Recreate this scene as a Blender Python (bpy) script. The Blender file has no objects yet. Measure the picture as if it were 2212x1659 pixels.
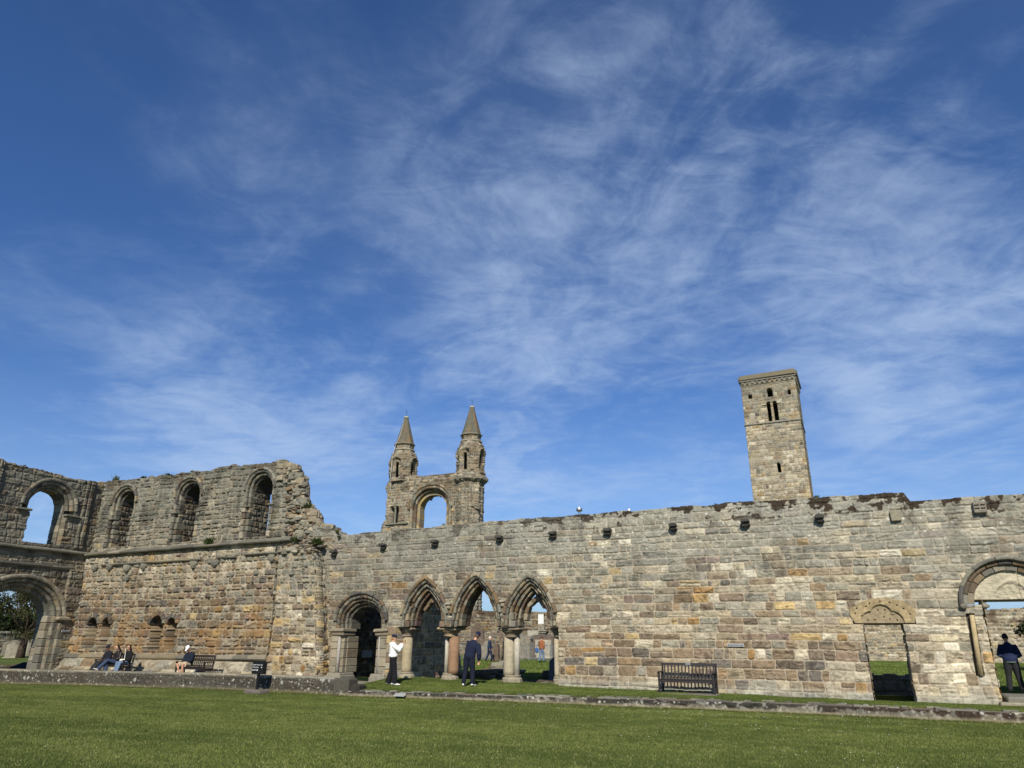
import bpy, bmesh, math, random
import numpy as np
from mathutils import Vector, Matrix

# ------------------------------------------------------------------ camera
S = bpy.context.scene
COL = S.collection
R = math.radians
cam_d = bpy.data.cameras.new('camera'); cam = bpy.data.objects.new('camera', cam_d); COL.objects.link(cam)
S.camera = cam
cam_d.sensor_fit = 'HORIZONTAL'; cam_d.sensor_width = 36.0
cam_d.lens = 36.0 * 1534 / 2212
cam_d.clip_start = 0.1; cam_d.clip_end = 6000
yaw, pitch, roll = R(25.6), R(19.72), R(0.35)
fwd = Vector((-math.sin(yaw) * math.cos(pitch), math.cos(yaw) * math.cos(pitch), math.sin(pitch)))
rgt = Vector((math.cos(yaw), math.sin(yaw), 0)); upv = rgt.cross(fwd)
r2 = rgt * math.cos(roll) + upv * math.sin(roll); u2 = upv * math.cos(roll) - rgt * math.sin(roll)
m = Matrix((r2, u2, -fwd)).transposed().to_4x4(); m.translation = (0, 0, 1.82); cam.matrix_world = m

# ------------------------------------------------------------------ sun, sky, exposure
SUN_AZ, SUN_EL = R(-19), R(37)        # azimuth from the wall's normal (negative: towards +X), elevation
sdir = Vector((-math.sin(SUN_AZ) * math.cos(SUN_EL), -math.cos(SUN_AZ) * math.cos(SUN_EL), math.sin(SUN_EL)))
sl = bpy.data.lights.new('sun', 'SUN'); sl.energy = 4.1; sl.angle = R(0.53); sl.color = (1.0, 0.945, 0.84)
so = bpy.data.objects.new('sun', sl); COL.objects.link(so)
so.rotation_euler = sdir.to_track_quat('Z', 'Y').to_euler(); so.location = (0, 0, 60)
S.view_settings.view_transform = 'Standard'; S.view_settings.look = 'None'
S.view_settings.exposure = 0.42; S.view_settings.gamma = 1.0; S.view_settings.use_curve_mapping = False
try:
    S.cycles.use_denoising = True
    S.cycles.max_bounces = 6; S.cycles.diffuse_bounces = 3; S.cycles.glossy_bounces = 2; S.cycles.transparent_max_bounces = 8
except Exception: pass
world = bpy.data.worlds.new('World'); S.world = world; world.use_nodes = True

class NT:
    def __init__(s, t): s.t = t; s.n = t.nodes; s.l = t.links
    def new(s, ty, **k):
        n = s.n.new(ty)
        for a, b in k.items():
            setattr(n, a, b)
        return n
    def lk(s, a, b): s.l.new(a, b)
    def val(s, sock, v):
        if hasattr(v, 'is_output'): s.l.new(v, sock)
        else: sock.default_value = v
    def math(s, op, a, b=None, c=None, clamp=False):
        n = s.n.new('ShaderNodeMath'); n.operation = op; n.use_clamp = clamp
        for i, v in enumerate((a, b, c)):
            if v is not None: s.val(n.inputs[i], v)
        return n.outputs[0]
    def vmath(s, op, a, b=None):
        n = s.n.new('ShaderNodeVectorMath'); n.operation = op
        s.val(n.inputs[0], a)
        if b is not None: s.val(n.inputs[1], b)
        return n
    def noise(s, vec, scale, detail=4, rough=.55, dist=0.0):
        n = s.n.new('ShaderNodeTexNoise'); s.l.new(vec, n.inputs['Vector'])
        n.inputs['Scale'].default_value = scale; n.inputs['Detail'].default_value = detail
        n.inputs['Roughness'].default_value = rough; n.inputs['Distortion'].default_value = dist
        return n.outputs['Fac']
    def ramp(s, fac, lo, hi, a=0.0, b=1.0, smooth=True):
        n = s.n.new('ShaderNodeMapRange'); n.interpolation_type = 'SMOOTHSTEP' if smooth else 'LINEAR'
        s.l.new(fac, n.inputs[0]); n.inputs[1].default_value = lo; n.inputs[2].default_value = hi
        n.inputs[3].default_value = a; n.inputs[4].default_value = b
        return n.outputs[0]

def build_world():
    w = NT(world.node_tree); w.n.clear()
    sky = w.new('ShaderNodeTexSky', sky_type='NISHITA', sun_disc=False)
    sky.sun_elevation = SUN_EL
    sky.sun_rotation = math.atan2(sdir.x, sdir.y)
    sky.altitude = 0; sky.air_density = 1.0; sky.dust_density = 0.5; sky.ozone_density = 3.0
    tc = w.new('ShaderNodeTexCoord').outputs['Generated']
    d = w.vmath('NORMALIZE', tc).outputs[0]
    sep = w.new('ShaderNodeSeparateXYZ'); w.lk(d, sep.inputs[0])
    zz = w.math('ADD', w.math('MAXIMUM', sep.outputs[2], 0.0), 0.10)
    px = w.math('DIVIDE', sep.outputs[0], zz); py = w.math('DIVIDE', sep.outputs[1], zz)
    cb = w.new('ShaderNodeCombineXYZ'); w.lk(px, cb.inputs[0]); w.lk(py, cb.inputs[1])
    P = cb.outputs[0]
    def mapped(rot, sx, sy, off=(0, 0, 0)):
        a = w.new('ShaderNodeMapping', vector_type='POINT'); w.lk(P, a.inputs[0])
        a.inputs['Rotation'].default_value = (0, 0, rot)
        b = w.new('ShaderNodeMapping', vector_type='POINT'); w.lk(a.outputs[0], b.inputs[0])
        b.inputs['Scale'].default_value = (sx, sy, 1); b.inputs['Location'].default_value = off
        return b.outputs[0]
    # warp
    def warp(v, sc, amt):
        n = w.new('ShaderNodeTexNoise'); w.lk(v, n.inputs['Vector']); n.inputs['Scale'].default_value = sc; n.inputs['Detail'].default_value = 3
        c = w.vmath('SUBTRACT', n.outputs['Color'], (.5, .5, .5)).outputs[0]
        s_ = w.new('ShaderNodeVectorMath', operation='SCALE'); w.lk(c, s_.inputs[0]); s_.inputs['Scale'].default_value = amt
        return w.vmath('ADD', v, s_.outputs[0]).outputs[0]
    streak = w.noise(warp(mapped(R(25), 1.05, 1.3, (2.6, 4.3, 0)), .7, 1.1), 2.5, 10, .60, .8)
    ripple = w.noise(warp(mapped(R(60), 1.2, 1.6, (3, 1, 0)), 1.0, .9), 5.2, 9, .64, .4)
    broad = w.noise(warp(mapped(0, 1, 1, (5, 2, 0)), .8, .5), 1.1, 5, .5)
    fine = w.noise(warp(mapped(R(-30), 1.2, 2.2, (1, 7, 0)), 1.3, .8), 4.2, 9, .66, .5)
    def blob(v, inner, outer, amp):
        L = math.sqrt(sum(c * c for c in v)); v = tuple(c / L for c in v)
        dt = w.vmath('DOT_PRODUCT', d, v).outputs['Value']
        return w.ramp(dt, math.cos(R(outer)), math.cos(R(inner)), 0, amp)
    blobs = [((-.271, .77, .577), 2, 20, .60), ((-.08, .859, .505), 2, 18, .74), ((-.111, .767, .632), 1, 17, .58), ((-.0, .80, .60), 1, 12, .40),
             ((-.40, .80, .47), 2, 16, .50), ((.093, .915, .393), 1, 14, .55), ((-.671, .675, .307), 1, 13, .60),
             ((-.817, .481, .319), 1, 11, .28), ((-.685, .535, .494), 1, 10, .14), ((.131, .94, .316), 1, 13, .70), ((.16, .85, .45), 1, 10, .42),
             ((-.321, .886, .336), 1, 15, .50), ((.212, .754, .621), 1, 11, .42), ((-.557, .591, .583), 1, 13, .32),
             ((-.5, .82, .24), 1, 14, .50), ((-.76, .60, .22), 1, 12, .45)]
    acc = None
    for v, i, o, a in blobs:
        b = blob(v, i, o, a)
        acc = b if acc is None else w.math('SUBTRACT', w.math('ADD', acc, b), w.math('MULTIPLY', acc, b))
    band = w.ramp(sep.outputs[2], .42, .08, .02, .60)
    acc = w.math('MAXIMUM', acc, band)
    tex = w.math('ADD', w.math('MULTIPLY', streak, .50), w.math('ADD', w.math('MULTIPLY', ripple, .22), w.math('MULTIPLY', fine, .28)))
    tex = w.math('ADD', tex, w.math('MULTIPLY', w.math('SUBTRACT', broad, .5), .60))
    # coverage: the mask lowers the threshold
    thr = w.math('SUBTRACT', .585, w.math('MULTIPLY', acc, .19))
    cov = w.ramp(w.math('SUBTRACT', tex, thr), -.09, .27, 0, 1)
    cov = w.math('MULTIPLY', cov, w.math('ADD', .06, w.math('MULTIPLY', acc, .50)), clamp=True)
    veil = w.math('MULTIPLY', acc, w.ramp(broad, .35, .7, .02, .14))
    veil = w.math('ADD', veil, w.ramp(sep.outputs[2], .36, .04, 0, .30))
    cov = w.math('ADD', cov, veil, clamp=True)
    tint = w.new('ShaderNodeMix', data_type='RGBA', blend_type='MULTIPLY'); tint.inputs[0].default_value = 1
    w.lk(sky.outputs[0], tint.inputs[6]); tint.inputs[7].default_value = (0.50, 0.76, 1.13, 1)
    mx = w.new('ShaderNodeMix', data_type='RGBA')
    w.lk(cov, mx.inputs[0]); w.lk(tint.outputs[2], mx.inputs[6]); mx.inputs[7].default_value = (5.3, 6.7, 8.9, 1)
    bg = w.new('ShaderNodeBackground'); w.lk(mx.outputs[2], bg.inputs[0]); bg.inputs[1].default_value = 0.074
    out = w.new('ShaderNodeOutputWorld'); w.lk(bg.outputs[0], out.inputs[0])
build_world()

# ------------------------------------------------------------------ numpy noise
_T = {}
def _tab(seed):
    if seed not in _T: _T[seed] = np.random.RandomState(seed).rand(256, 256).astype(np.float32)
    return _T[seed]
def vn(x, y, seed=0):
    t = _tab(seed); xf = np.floor(x); yf = np.floor(y)
    xi = xf.astype(np.int64) & 255; yi = yf.astype(np.int64) & 255
    fx = (x - xf).astype(np.float32); fy = (y - yf).astype(np.float32)
    fx = fx * fx * (3 - 2 * fx); fy = fy * fy * (3 - 2 * fy)
    x1 = (xi + 1) & 255; y1 = (yi + 1) & 255
    a = t[xi, yi]; b = t[x1, yi]; c = t[xi, y1]; e = t[x1, y1]
    return (a + (b - a) * fx) * (1 - fy) + (c + (e - c) * fx) * fy
def fbm(x, y, o=4, seed=0, g=.55):
    x = np.asarray(x, dtype=np.float64); y = np.asarray(y, dtype=np.float64)
    s = 0; a = 1; n = 0
    for i in range(o):
        s = s + a * vn(x * 2 ** i + 17.3 * i, y * 2 ** i + 9.1 * i, seed + i); n += a; a *= g
    return s / n
def spots(x, y, n, seed=0, p=.5, rmax=.45, rmin=.08):
    """round lichen patches: n cells per metre, share p of the cells holds one"""
    w = .35; gx = x * n + w * (fbm(x * n * 1.9, y * n * 1.9, 2, seed + 50) - .5); gy = y * n + w * (fbm(x * n * 1.9 + 40, y * n * 1.9, 2, seed + 51) - .5)
    t1, t2, t3 = _tab(seed + 60), _tab(seed + 61), _tab(seed + 62); xi = np.floor(gx).astype(np.int64); yi = np.floor(gy).astype(np.int64); m = np.zeros(np.shape(gx))
    for i in (-1, 0, 1):
        for j in (-1, 0, 1):
            a, b = (xi + i) & 255, (yi + j) & 255; r = rmin + (rmax - rmin) * t3[a, b] ** 3; on = t3[b, a] < p
            d = np.hypot(gx - (xi + i + t1[a, b]), gy - (yi + j + t2[a, b])); m = np.maximum(m, on * np.clip((r - d) / .10, 0, 1))
    return m
def ss(x, a, b):
    t = np.clip((x - a) / (b - a), 0, 1); return t * t * (3 - 2 * t)
def lin(c):
    c = np.asarray(c, dtype=np.float64) / 255.
    return np.where(c <= .04045, c / 12.92, ((c + .055) / 1.055) ** 2.4)
ALB = 0.80
def pal(*cs): return np.array([lin(np.array(c) * np.array([.995, .997, .990])) * ALB for c in cs])

# ------------------------------------------------------------------ materials
MATS = {}
def mat(name):
    if name in MATS: return MATS[name]
    m = bpy.data.materials.new(name); m.use_nodes = True; MATS[name] = m
    return m
def stone_material(name='stone', sc=1.0, bump=.5, var=.34):
    m = mat(name); t = NT(m.node_tree); b = t.n['Principled BSDF']
    at = t.new('ShaderNodeAttribute', attribute_name='Col').outputs['Color']
    ob = t.new('ShaderNodeTexCoord').outputs['Object']
    n1 = t.noise(ob, 9 * sc, 6, .65); n2 = t.noise(ob, 38 * sc, 5, .7)
    mm = t.math('ADD', t.math('MULTIPLY', n1, .6), t.math('MULTIPLY', n2, .4))
    k = t.ramp(mm, .3, .7, 1 - var, 1 + var, False)
    vm = t.new('ShaderNodeVectorMath', operation='SCALE'); t.lk(at, vm.inputs[0]); t.lk(k, vm.inputs['Scale'])
    t.lk(vm.outputs[0], b.inputs['Base Color'])
    b.inputs['Roughness'].default_value = .93; b.inputs['Specular IOR Level'].default_value = .15
    bp = t.new('ShaderNodeBump'); bp.inputs['Strength'].default_value = bump; bp.inputs['Distance'].default_value = .03 / sc
    t.lk(mm, bp.inputs['Height']); t.lk(bp.outputs[0], b.inputs['Normal'])
    return m
STONE = stone_material()
STONE_FAR = stone_material('stone_far', .35, .5, .3)
def plain(name, col, rough=.7, metal=0.0, var=.12, sc=12, spec=.3, bump=0):
    """procedural material: one colour broken up by noise; col is sRGB 0-255 of the surface itself"""
    if name in MATS: return MATS[name]
    m = mat(name); t = NT(m.node_tree); b = t.n['Principled BSDF']
    c = lin(col)
    ob = t.new('ShaderNodeTexCoord').outputs['Object']
    n = t.noise(ob, sc, 5, .6)
    k = t.ramp(n, .3, .7, 1 - var, 1 + var, False)
    vm = t.new('ShaderNodeVectorMath', operation='SCALE'); vm.inputs[0].default_value = tuple(c); t.lk(k, vm.inputs['Scale'])
    t.lk(vm.outputs[0], b.inputs['Base Color'])
    b.inputs['Roughness'].default_value = rough; b.inputs['Metallic'].default_value = metal
    b.inputs['Specular IOR Level'].default_value = spec
    if bump:
        bp = t.new('ShaderNodeBump'); bp.inputs['Strength'].default_value = bump; bp.inputs['Distance'].default_value = .01
        t.lk(n, bp.inputs['Height']); t.lk(bp.outputs[0], b.inputs['Normal'])
    return m
def attr_mat(name, rough=.8, trans=0.0, spec=.2):
    if name in MATS: return MATS[name]
    m = mat(name); t = NT(m.node_tree); b = t.n['Principled BSDF']
    at = t.new('ShaderNodeAttribute', attribute_name='Col').outputs['Color']
    ob = t.new('ShaderNodeTexCoord').outputs['Object']
    k = t.ramp(t.noise(ob, 3.0, 4, .6), .3, .7, .82, 1.18, False)
    vm = t.new('ShaderNodeVectorMath', operation='SCALE'); t.lk(at, vm.inputs[0]); t.lk(k, vm.inputs['Scale'])
    t.lk(vm.outputs[0], b.inputs['Base Color'])
    b.inputs['Roughness'].default_value = rough; b.inputs['Specular IOR Level'].default_value = spec
    if trans:
        tr = t.new('ShaderNodeBsdfTranslucent'); t.lk(vm.outputs[0], tr.inputs[0])
        mx = t.new('ShaderNodeMixShader'); mx.inputs[0].default_value = trans
        t.lk(b.outputs[0], mx.inputs[1]); t.lk(tr.outputs[0], mx.inputs[2])
        t.lk(mx.outputs[0], t.n['Material Output'].inputs[0])
    return m
LEAF = attr_mat('leaf', .7, .3); BLADE = attr_mat('grass_blade', .75, .25)

# ------------------------------------------------------------------ objects
def tag(o, label=None, cat=None, group=None, kind=None):
    if label: o['label'] = label
    if cat: o['category'] = cat
    if group: o['group'] = group
    if kind: o['kind'] = kind
    return o
def empty(name, loc=(0, 0, 0), label=None, cat=None, group=None, kind=None, rz=0):
    o = bpy.data.objects.new(name, None); o.location = loc; o.rotation_euler = (0, 0, rz); o.empty_display_size = .3
    COL.objects.link(o); return tag(o, label, cat, group, kind)
def np_obj(name, V, F, C, material, parent=None, smooth=False):
    """V (n,3); F (m,3|4) int; C (n,3) linear colours or None. Coordinates are the parent's."""
    V = np.ascontiguousarray(V, dtype=np.float32); F = np.ascontiguousarray(F, dtype=np.int32)
    me = bpy.data.meshes.new(name); me.vertices.add(len(V)); me.vertices.foreach_set('co', V.ravel())
    k = F.shape[1]; me.loops.add(F.size); me.loops.foreach_set('vertex_index', F.ravel())
    me.polygons.add(len(F)); me.polygons.foreach_set('loop_start', np.arange(0, F.size, k, dtype=np.int32))
    me.polygons.foreach_set('loop_total', np.full(len(F), k, dtype=np.int32))
    me.update(calc_edges=True)
    if C is not None:
        a = me.color_attributes.new('Col', 'FLOAT_COLOR', 'POINT')
        cc = np.ones((len(V), 4), dtype=np.float32); cc[:, :3] = C
        a.data.foreach_set('color', cc.ravel())
    if smooth: me.polygons.foreach_set('use_smooth', np.ones(len(F), dtype=bool))
    me.materials.append(material)
    o = bpy.data.objects.new(name, me); COL.objects.link(o)
    if parent is not None: o.parent = parent
    return o
class MB:
    """collects small pieces (verts, quads/tris, one colour each) into ONE mesh object"""
    def __init__(s): s.v = []; s.f = []; s.c = []; s.n = 0
    def add(s, V, F, col=(.2, .2, .2)):
        V = np.asarray(V, float).reshape(-1, 3)
        for f in F: s.f.append(tuple(int(i) + s.n for i in f))
        s.v.append(V); s.c.append(np.tile(np.asarray(col, float), (len(V), 1)) if np.ndim(col) == 1 else np.asarray(col)); s.n += len(V)
    def box(s, c, d, col=(.2, .2, .2), rz=0, bev=0.0, rx=0, ry=0, taper=1.0):
        hx, hy, hz = d[0] / 2, d[1] / 2, d[2] / 2
        if bev <= 0:
            P = np.array([(x * hx * (taper if z > 0 else 1), y * hy * (taper if z > 0 else 1), z * hz) for z in (-1, 1) for x, y in ((-1, -1), (1, -1), (1, 1), (-1, 1))])
            F = [(3, 2, 1, 0), (4, 5, 6, 7), (0, 1, 5, 4), (1, 2, 6, 5), (2, 3, 7, 6), (3, 0, 4, 7)]
        else:
            b = min(bev, hx * .9, hy * .9, hz * .9); P = []; F = []
            rings = [(-hz, b), (-hz + b, 0), (hz - b, 0), (hz, b)]
            for z, i in rings:
                X, Y = hx - i, hy - i
                if z > 0: X *= taper; Y *= taper
                bb = b * .7
                P += [(-X + bb, -Y, z), (X - bb, -Y, z), (X, -Y + bb, z), (X, Y - bb, z), (X - bb, Y, z), (-X + bb, Y, z), (-X, Y - bb, z), (-X, -Y + bb, z)]
            for r in range(3):
                for i in range(8): F.append((r * 8 + i, r * 8 + (i + 1) % 8, (r + 1) * 8 + (i + 1) % 8, (r + 1) * 8 + i))
            F.append(tuple(range(7, -1, -1))); F.append(tuple(range(24, 32))); P = np.array(P)
        M = (Matrix.Rotation(rz, 3, 'Z') @ Matrix.Rotation(ry, 3, 'Y') @ Matrix.Rotation(rx, 3, 'X'))
        P = P @ np.array(M).T + np.array(c); s.add(P, F, col)
    def tube(s, pts, rad, n=8, col=(.2, .2, .2), cap=True, ax=None):
        """round/elliptic tube along points. rad: number or list of r or (ra, rb); ax: fixed side vector for the ra axis"""
        pts = [Vector(p) for p in pts]; m_ = len(pts)
        rr = [(r, r) if not hasattr(r, '__len__') else r for r in (rad if hasattr(rad, '__len__') else [rad] * m_)]
        P = []; prev = None
        for i, p in enumerate(pts):
            t = (pts[min(i + 1, m_ - 1)] - pts[max(i - 1, 0)]).normalized()
            a = Vector(ax) if ax is not None else (prev if prev is not None else (Vector((0, 0, 1)) if abs(t.z) < .8 else Vector((1, 0, 0))))
            a = (a - t * a.dot(t)).normalized(); prev = a; b = t.cross(a)
            for k in range(n):
                an = 2 * math.pi * k / n; P.append(p + a * (math.cos(an) * rr[i][0]) + b * (math.sin(an) * rr[i][1]))
        F = [(i * n + k, i * n + (k + 1) % n, (i + 1) * n + (k + 1) % n, (i + 1) * n + k) for i in range(m_ - 1) for k in range(n)]
        if cap: F += [tuple(range(n - 1, -1, -1)), tuple((m_ - 1) * n + k for k in range(n))]
        s.add([tuple(p) for p in P], F, col)
    def lathe(s, c, prof, n=16, col=(.2, .2, .2), cap=True, sq=0.0):
        """prof: list of (radius, z)"""
        P = []
        for r, z in prof:
            for k in range(n):
                a = 2 * math.pi * (k + .5) / n; P.append((c[0] + r * math.cos(a), c[1] + r * math.sin(a), c[2] + z))
        m_ = len(prof)
        F = [(i * n + k, i * n + (k + 1) % n, (i + 1) * n + (k + 1) % n, (i + 1) * n + k) for i in range(m_ - 1) for k in range(n)]
        if cap: F += [tuple(range(n - 1, -1, -1)), tuple((m_ - 1) * n + k for k in range(n))]
        s.add(P, F, col)
    def poly(s, pts2, y0, y1, col=(.2, .2, .2), axis='y'):
        """extrude a 2-D outline (u,z), counter-clockwise, from y0 (front) to y1"""
        n = len(pts2); A = [(u, y0, z) for u, z in pts2] + [(u, y1, z) for u, z in pts2]
        F = [tuple(range(n)), tuple(range(2 * n - 1, n - 1, -1))] + [(i, i + n, (i + 1) % n + n, (i + 1) % n) for i in range(n)]
        if axis == 'x': A = [(y, u, z) for u, y, z in A]
        s.add(A, F, col)
    def sphere(s, c, r, n=12, m_=8, col=(.2, .2, .2)):
        r = (r, r, r) if not hasattr(r, '__len__') else r
        P = []; F = []
        for i in range(m_ + 1):
            th = math.pi * i / m_
            for k in range(n):
                a = 2 * math.pi * k / n; P.append((c[0] + r[0] * math.sin(th) * math.cos(a), c[1] + r[1] * math.sin(th) * math.sin(a), c[2] + r[2] * math.cos(th)))
        for i in range(m_):
            for k in range(n): F.append((i * n + k, (i + 1) * n + k, (i + 1) * n + (k + 1) % n, i * n + (k + 1) % n))
        s.add(P, F, col)
    def jitter(s, amp, sc=3.0, seed=1):
        V = np.concatenate(s.v); x, y, z = V.T
        d = np.stack([fbm(x * sc + z * sc * .7 + 5, y * sc + z * 1.3 * sc, 3, seed + i * 11) - .5 for i in range(3)], 1) * 2 * amp
        V = V + d; s.v = [V]
    def build(s, name, material, parent=None, smooth=False, weld=False):
        V = np.concatenate(s.v); C = np.concatenate(s.c)
        me = bpy.data.meshes.new(name); me.from_pydata(V.tolist(), [], s.f); me.update()
        a = me.color_attributes.new('Col', 'FLOAT_COLOR', 'POINT'); cc = np.ones((len(V), 4), dtype=np.float32); cc[:, :3] = C
        a.data.foreach_set('color', cc.ravel())
        bm = bmesh.new(); bm.from_mesh(me); bmesh.ops.recalc_face_normals(bm, faces=bm.faces); bm.to_mesh(me); bm.free()
        if smooth: me.polygons.foreach_set('use_smooth', np.ones(len(me.polygons), dtype=bool))
        me.materials.append(material)
        o = bpy.data.objects.new(name, me); COL.objects.link(o)
        if parent is not None: o.parent = parent
        return o

# ------------------------------------------------------------------ masonry
def masonry(U, Z, seed, hc=(.18, .26), wc=(.28, .62), wob=.02, rad=.035, z0=-1, z1=8, split=.12, hsplit=.05, grow=None):
    rg = np.random.RandomState(seed)
    cb = [z0]
    while cb[-1] < z1:
        h = rg.uniform(*hc)
        if grow: h *= grow(cb[-1])
        cb.append(cb[-1] + h)
    cb = np.array(cb)
    Zw = Z + wob * (fbm(U * .35 + seed, Z * .8, 3, seed) - .5) * 2.6 + wob * .5 * (fbm(U * 2.1, Z * 2.1, 2, seed + 5) - .5)
    Uw = U + wob * (fbm(U * 1.1 + 7, Z * 2.6, 3, seed + 9) - .5) * 3.0
    k = np.clip(np.searchsorted(cb, Zw) - 1, 0, len(cb) - 2)
    ID = np.zeros(U.shape, np.int64); L = np.zeros(U.shape); Rr = np.zeros(U.shape)
    umin, umax = float(Uw.min()) - .5, float(Uw.max()) + .5
    base = 0
    for kk in range(int(k.min()), int(k.max()) + 1):
        h = cb[kk + 1] - cb[kk]; wf = (.75 + .5 * rg.rand())
        e = [umin - rg.rand() * wc[1]]
        while e[-1] < umax: e.append(e[-1] + rg.uniform(*wc) * wf * (1 if rg.rand() > .12 else .5))
        e = np.array(e); mk = (k == kk)
        if mk.any():
            j = np.searchsorted(e, Uw[mk]); j = np.clip(j, 1, len(e) - 1)
            ID[mk] = base + j; L[mk] = e[j - 1]; Rr[mk] = e[j]
        base += len(e) + 1
    B = cb[k]; T = cb[k + 1]
    rnd = np.random.RandomState(seed + 3).rand(base + 5, 4)
    r = rnd[ID]
    # some stones are cut in two, upright or lying
    vs = (r[..., 0] < split) & ((Rr - L) > 1.0 * (T - B)); midu = L + (Rr - L) * (.35 + .3 * r[..., 1])
    rt = vs & (Uw > midu); lf = vs & (Uw <= midu); L = np.where(rt, midu, L); Rr = np.where(lf, midu, Rr); ID2 = ID * 4 + rt
    hs = (r[..., 0] > 1 - hsplit); midz = B + (T - B) * (.4 + .25 * r[..., 2])
    up = hs & (Zw > midz); dn = hs & (Zw <= midz); B = np.where(up, midz, B); T = np.where(dn, midz, T); ID2 = ID2 + 2 * up
    _, inv = np.unique(ID2, return_inverse=True); inv = inv.reshape(U.shape); n = int(inv.max()) + 1
    rb = np.random.RandomState(seed + 8).rand(n, 8)
    cx = (L + Rr) / 2; cz = (B + T) / 2; hx = (Rr - L) / 2; hz = (T - B) / 2
    rr = np.minimum(rad * (.4 + 1.2 * rb[inv, 0]), np.minimum(hx, hz) * .85)
    qx = np.abs(Uw - cx) - (hx - rr); qz = np.abs(Zw - cz) - (hz - rr)
    D = -(np.hypot(np.maximum(qx, 0), np.maximum(qz, 0)) + np.minimum(np.maximum(qx, qz), 0) - rr)
    ccx = np.zeros(n); ccz = np.zeros(n); ccx[inv.ravel()] = cx.ravel(); ccz[inv.ravel()] = cz.ravel()
    return dict(inv=inv, D=D, n=n, cx=ccx, cz=ccz, r=rb, lx=(Uw - cx) / hx, lz=(Zw - cz) / hz, Uw=Uw, Zw=Zw)

PAL = dict(
    gray=pal((140, 135, 120), (131, 127, 113), (148, 143, 128), (135, 129, 112), (143, 138, 120), (126, 122, 110)),
    beige=pal((168, 155, 131), (158, 145, 122), (174, 163, 141), (163, 148, 120), (152, 139, 116), (166, 156, 136)),
    brown=pal((134, 114, 90), (124, 106, 84), (141, 122, 98), (118, 103, 86), (130, 110, 92), (143, 119, 90)),
    dark=pal((106, 100, 92), (112, 103, 92), (98, 93, 88), (108, 96, 82)),
    orange=pal((164, 130, 78), (156, 118, 66), (168, 138, 88), (146, 108, 62)),
    ochre=pal((180, 155, 108), (172, 146, 98), (188, 165, 120)),
    purple=pal((128, 105, 96), (120, 100, 92), (134, 114, 104)),
    cream=pal((200, 188, 162), (190, 178, 153), (206, 196, 174), (184, 170, 140)),
    mortar=pal((170, 156, 134)), mortarg=pal((156, 148, 130)),
)
FAM = ['gray', 'beige', 'brown', 'dark', 'orange', 'ochre', 'purple', 'cream']
def block_colours(M, seed, wfn):
    """wfn(cx, cz) -> list of 8 weights (arrays) for FAM"""
    rg = np.random.RandomState(seed); n = M['n']
    W = np.stack([np.broadcast_to(np.asarray(w, float), (n,)) for w in wfn(M['cx'], M['cz'])], 1)
    W = W / W.sum(1, keepdims=True); c = np.cumsum(W, 1); f = (rg.rand(n, 1) > c).sum(1).clip(0, 7)
    out = np.zeros((n, 3))
    for i, nm in enumerate(FAM):
        mk = f == i; p = PAL[nm]; out[mk] = p[rg.randint(0, len(p), mk.sum())]
    loc = sum(W[:, i:i + 1] * PAL[nm].mean(0) for i, nm in enumerate(FAM))
    out = out * .78 + loc * .22
    out *= rg.uniform(.80, 1.17, (n, 1)); return out

def surface(U, Z, M, seed, wfn, depth=.03, joint=.010, soft=.03, rough=.008, off=.012, mortar='mortar', layer=.35, colvar=.22):
    inv = M['inv']; r = M['r'][inv]
    e = fbm(U * 9, Z * 9, 3, seed + 1); e2 = fbm(U * 28, Z * 28, 2, seed + 2)
    D = M['D'] + (e - .5) * .022 + (e2 - .5) * .012
    s = ss(D, joint * .6, joint * .6 + soft)
    body = ss(D, joint * .4, joint * 1.3)
    lay = (r[..., 3] < layer)
    ang = (r[..., 4] - .5) * .9
    lz = Z * 1.0 + U * ang * .5
    strat = vn(lz * 26 + e * 3.0, U * 1.3, seed + 4) - .5
    H = -depth * (1 - s) + s * ((r[..., 5] - .5) * 2 * off + (M['lx'] * (r[..., 6] - .5) + M['lz'] * (r[..., 7] - .5)) * off * .8)
    H = H + s * ((e - .5) * rough * 2.4 + (e2 - .5) * rough * 1.6) + s * np.where(lay, strat * rough * 3.2, 0)
    pit = ss(fbm(U * 3.1, Z * 5.0, 3, seed + 6), .66, .78)
    H = H - pit * s * rough * 2.5
    C = block_colours(M, seed + 7, wfn)[inv]
    t = fbm(U * 4.2, Z * 6.5, 4, seed + 12) - .5
    C = C * (1 + t * colvar * 3.0 + (e2 - .5) * .45)[..., None]
    C = C * (1 - .38 * ss(fbm(U * 5.5, Z * 8, 3, seed + 21), .60, .72))[..., None]
    C = C * (1 + np.where(lay, strat * .65, 0))[..., None]
    # second colour inside a stone
    two = ss(fbm(U * 2.3 + r[..., 1] * 9, Z * 3.7, 3, seed + 14), .55, .68) * (r[..., 2] > .62)
    alt = PAL['beige'][0] * .9 + 0 * C; alt2 = PAL['brown'][0] + 0 * C
    C = C * (1 - .55 * two[..., None]) + np.where((r[..., 1] > .5)[..., None], alt, alt2) * .55 * two[..., None]
    mc = PAL[mortar][0] * (.80 + .4 * e)[..., None]
    C = mc * (1 - body[..., None]) + C * body[..., None]
    return H, C

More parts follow.
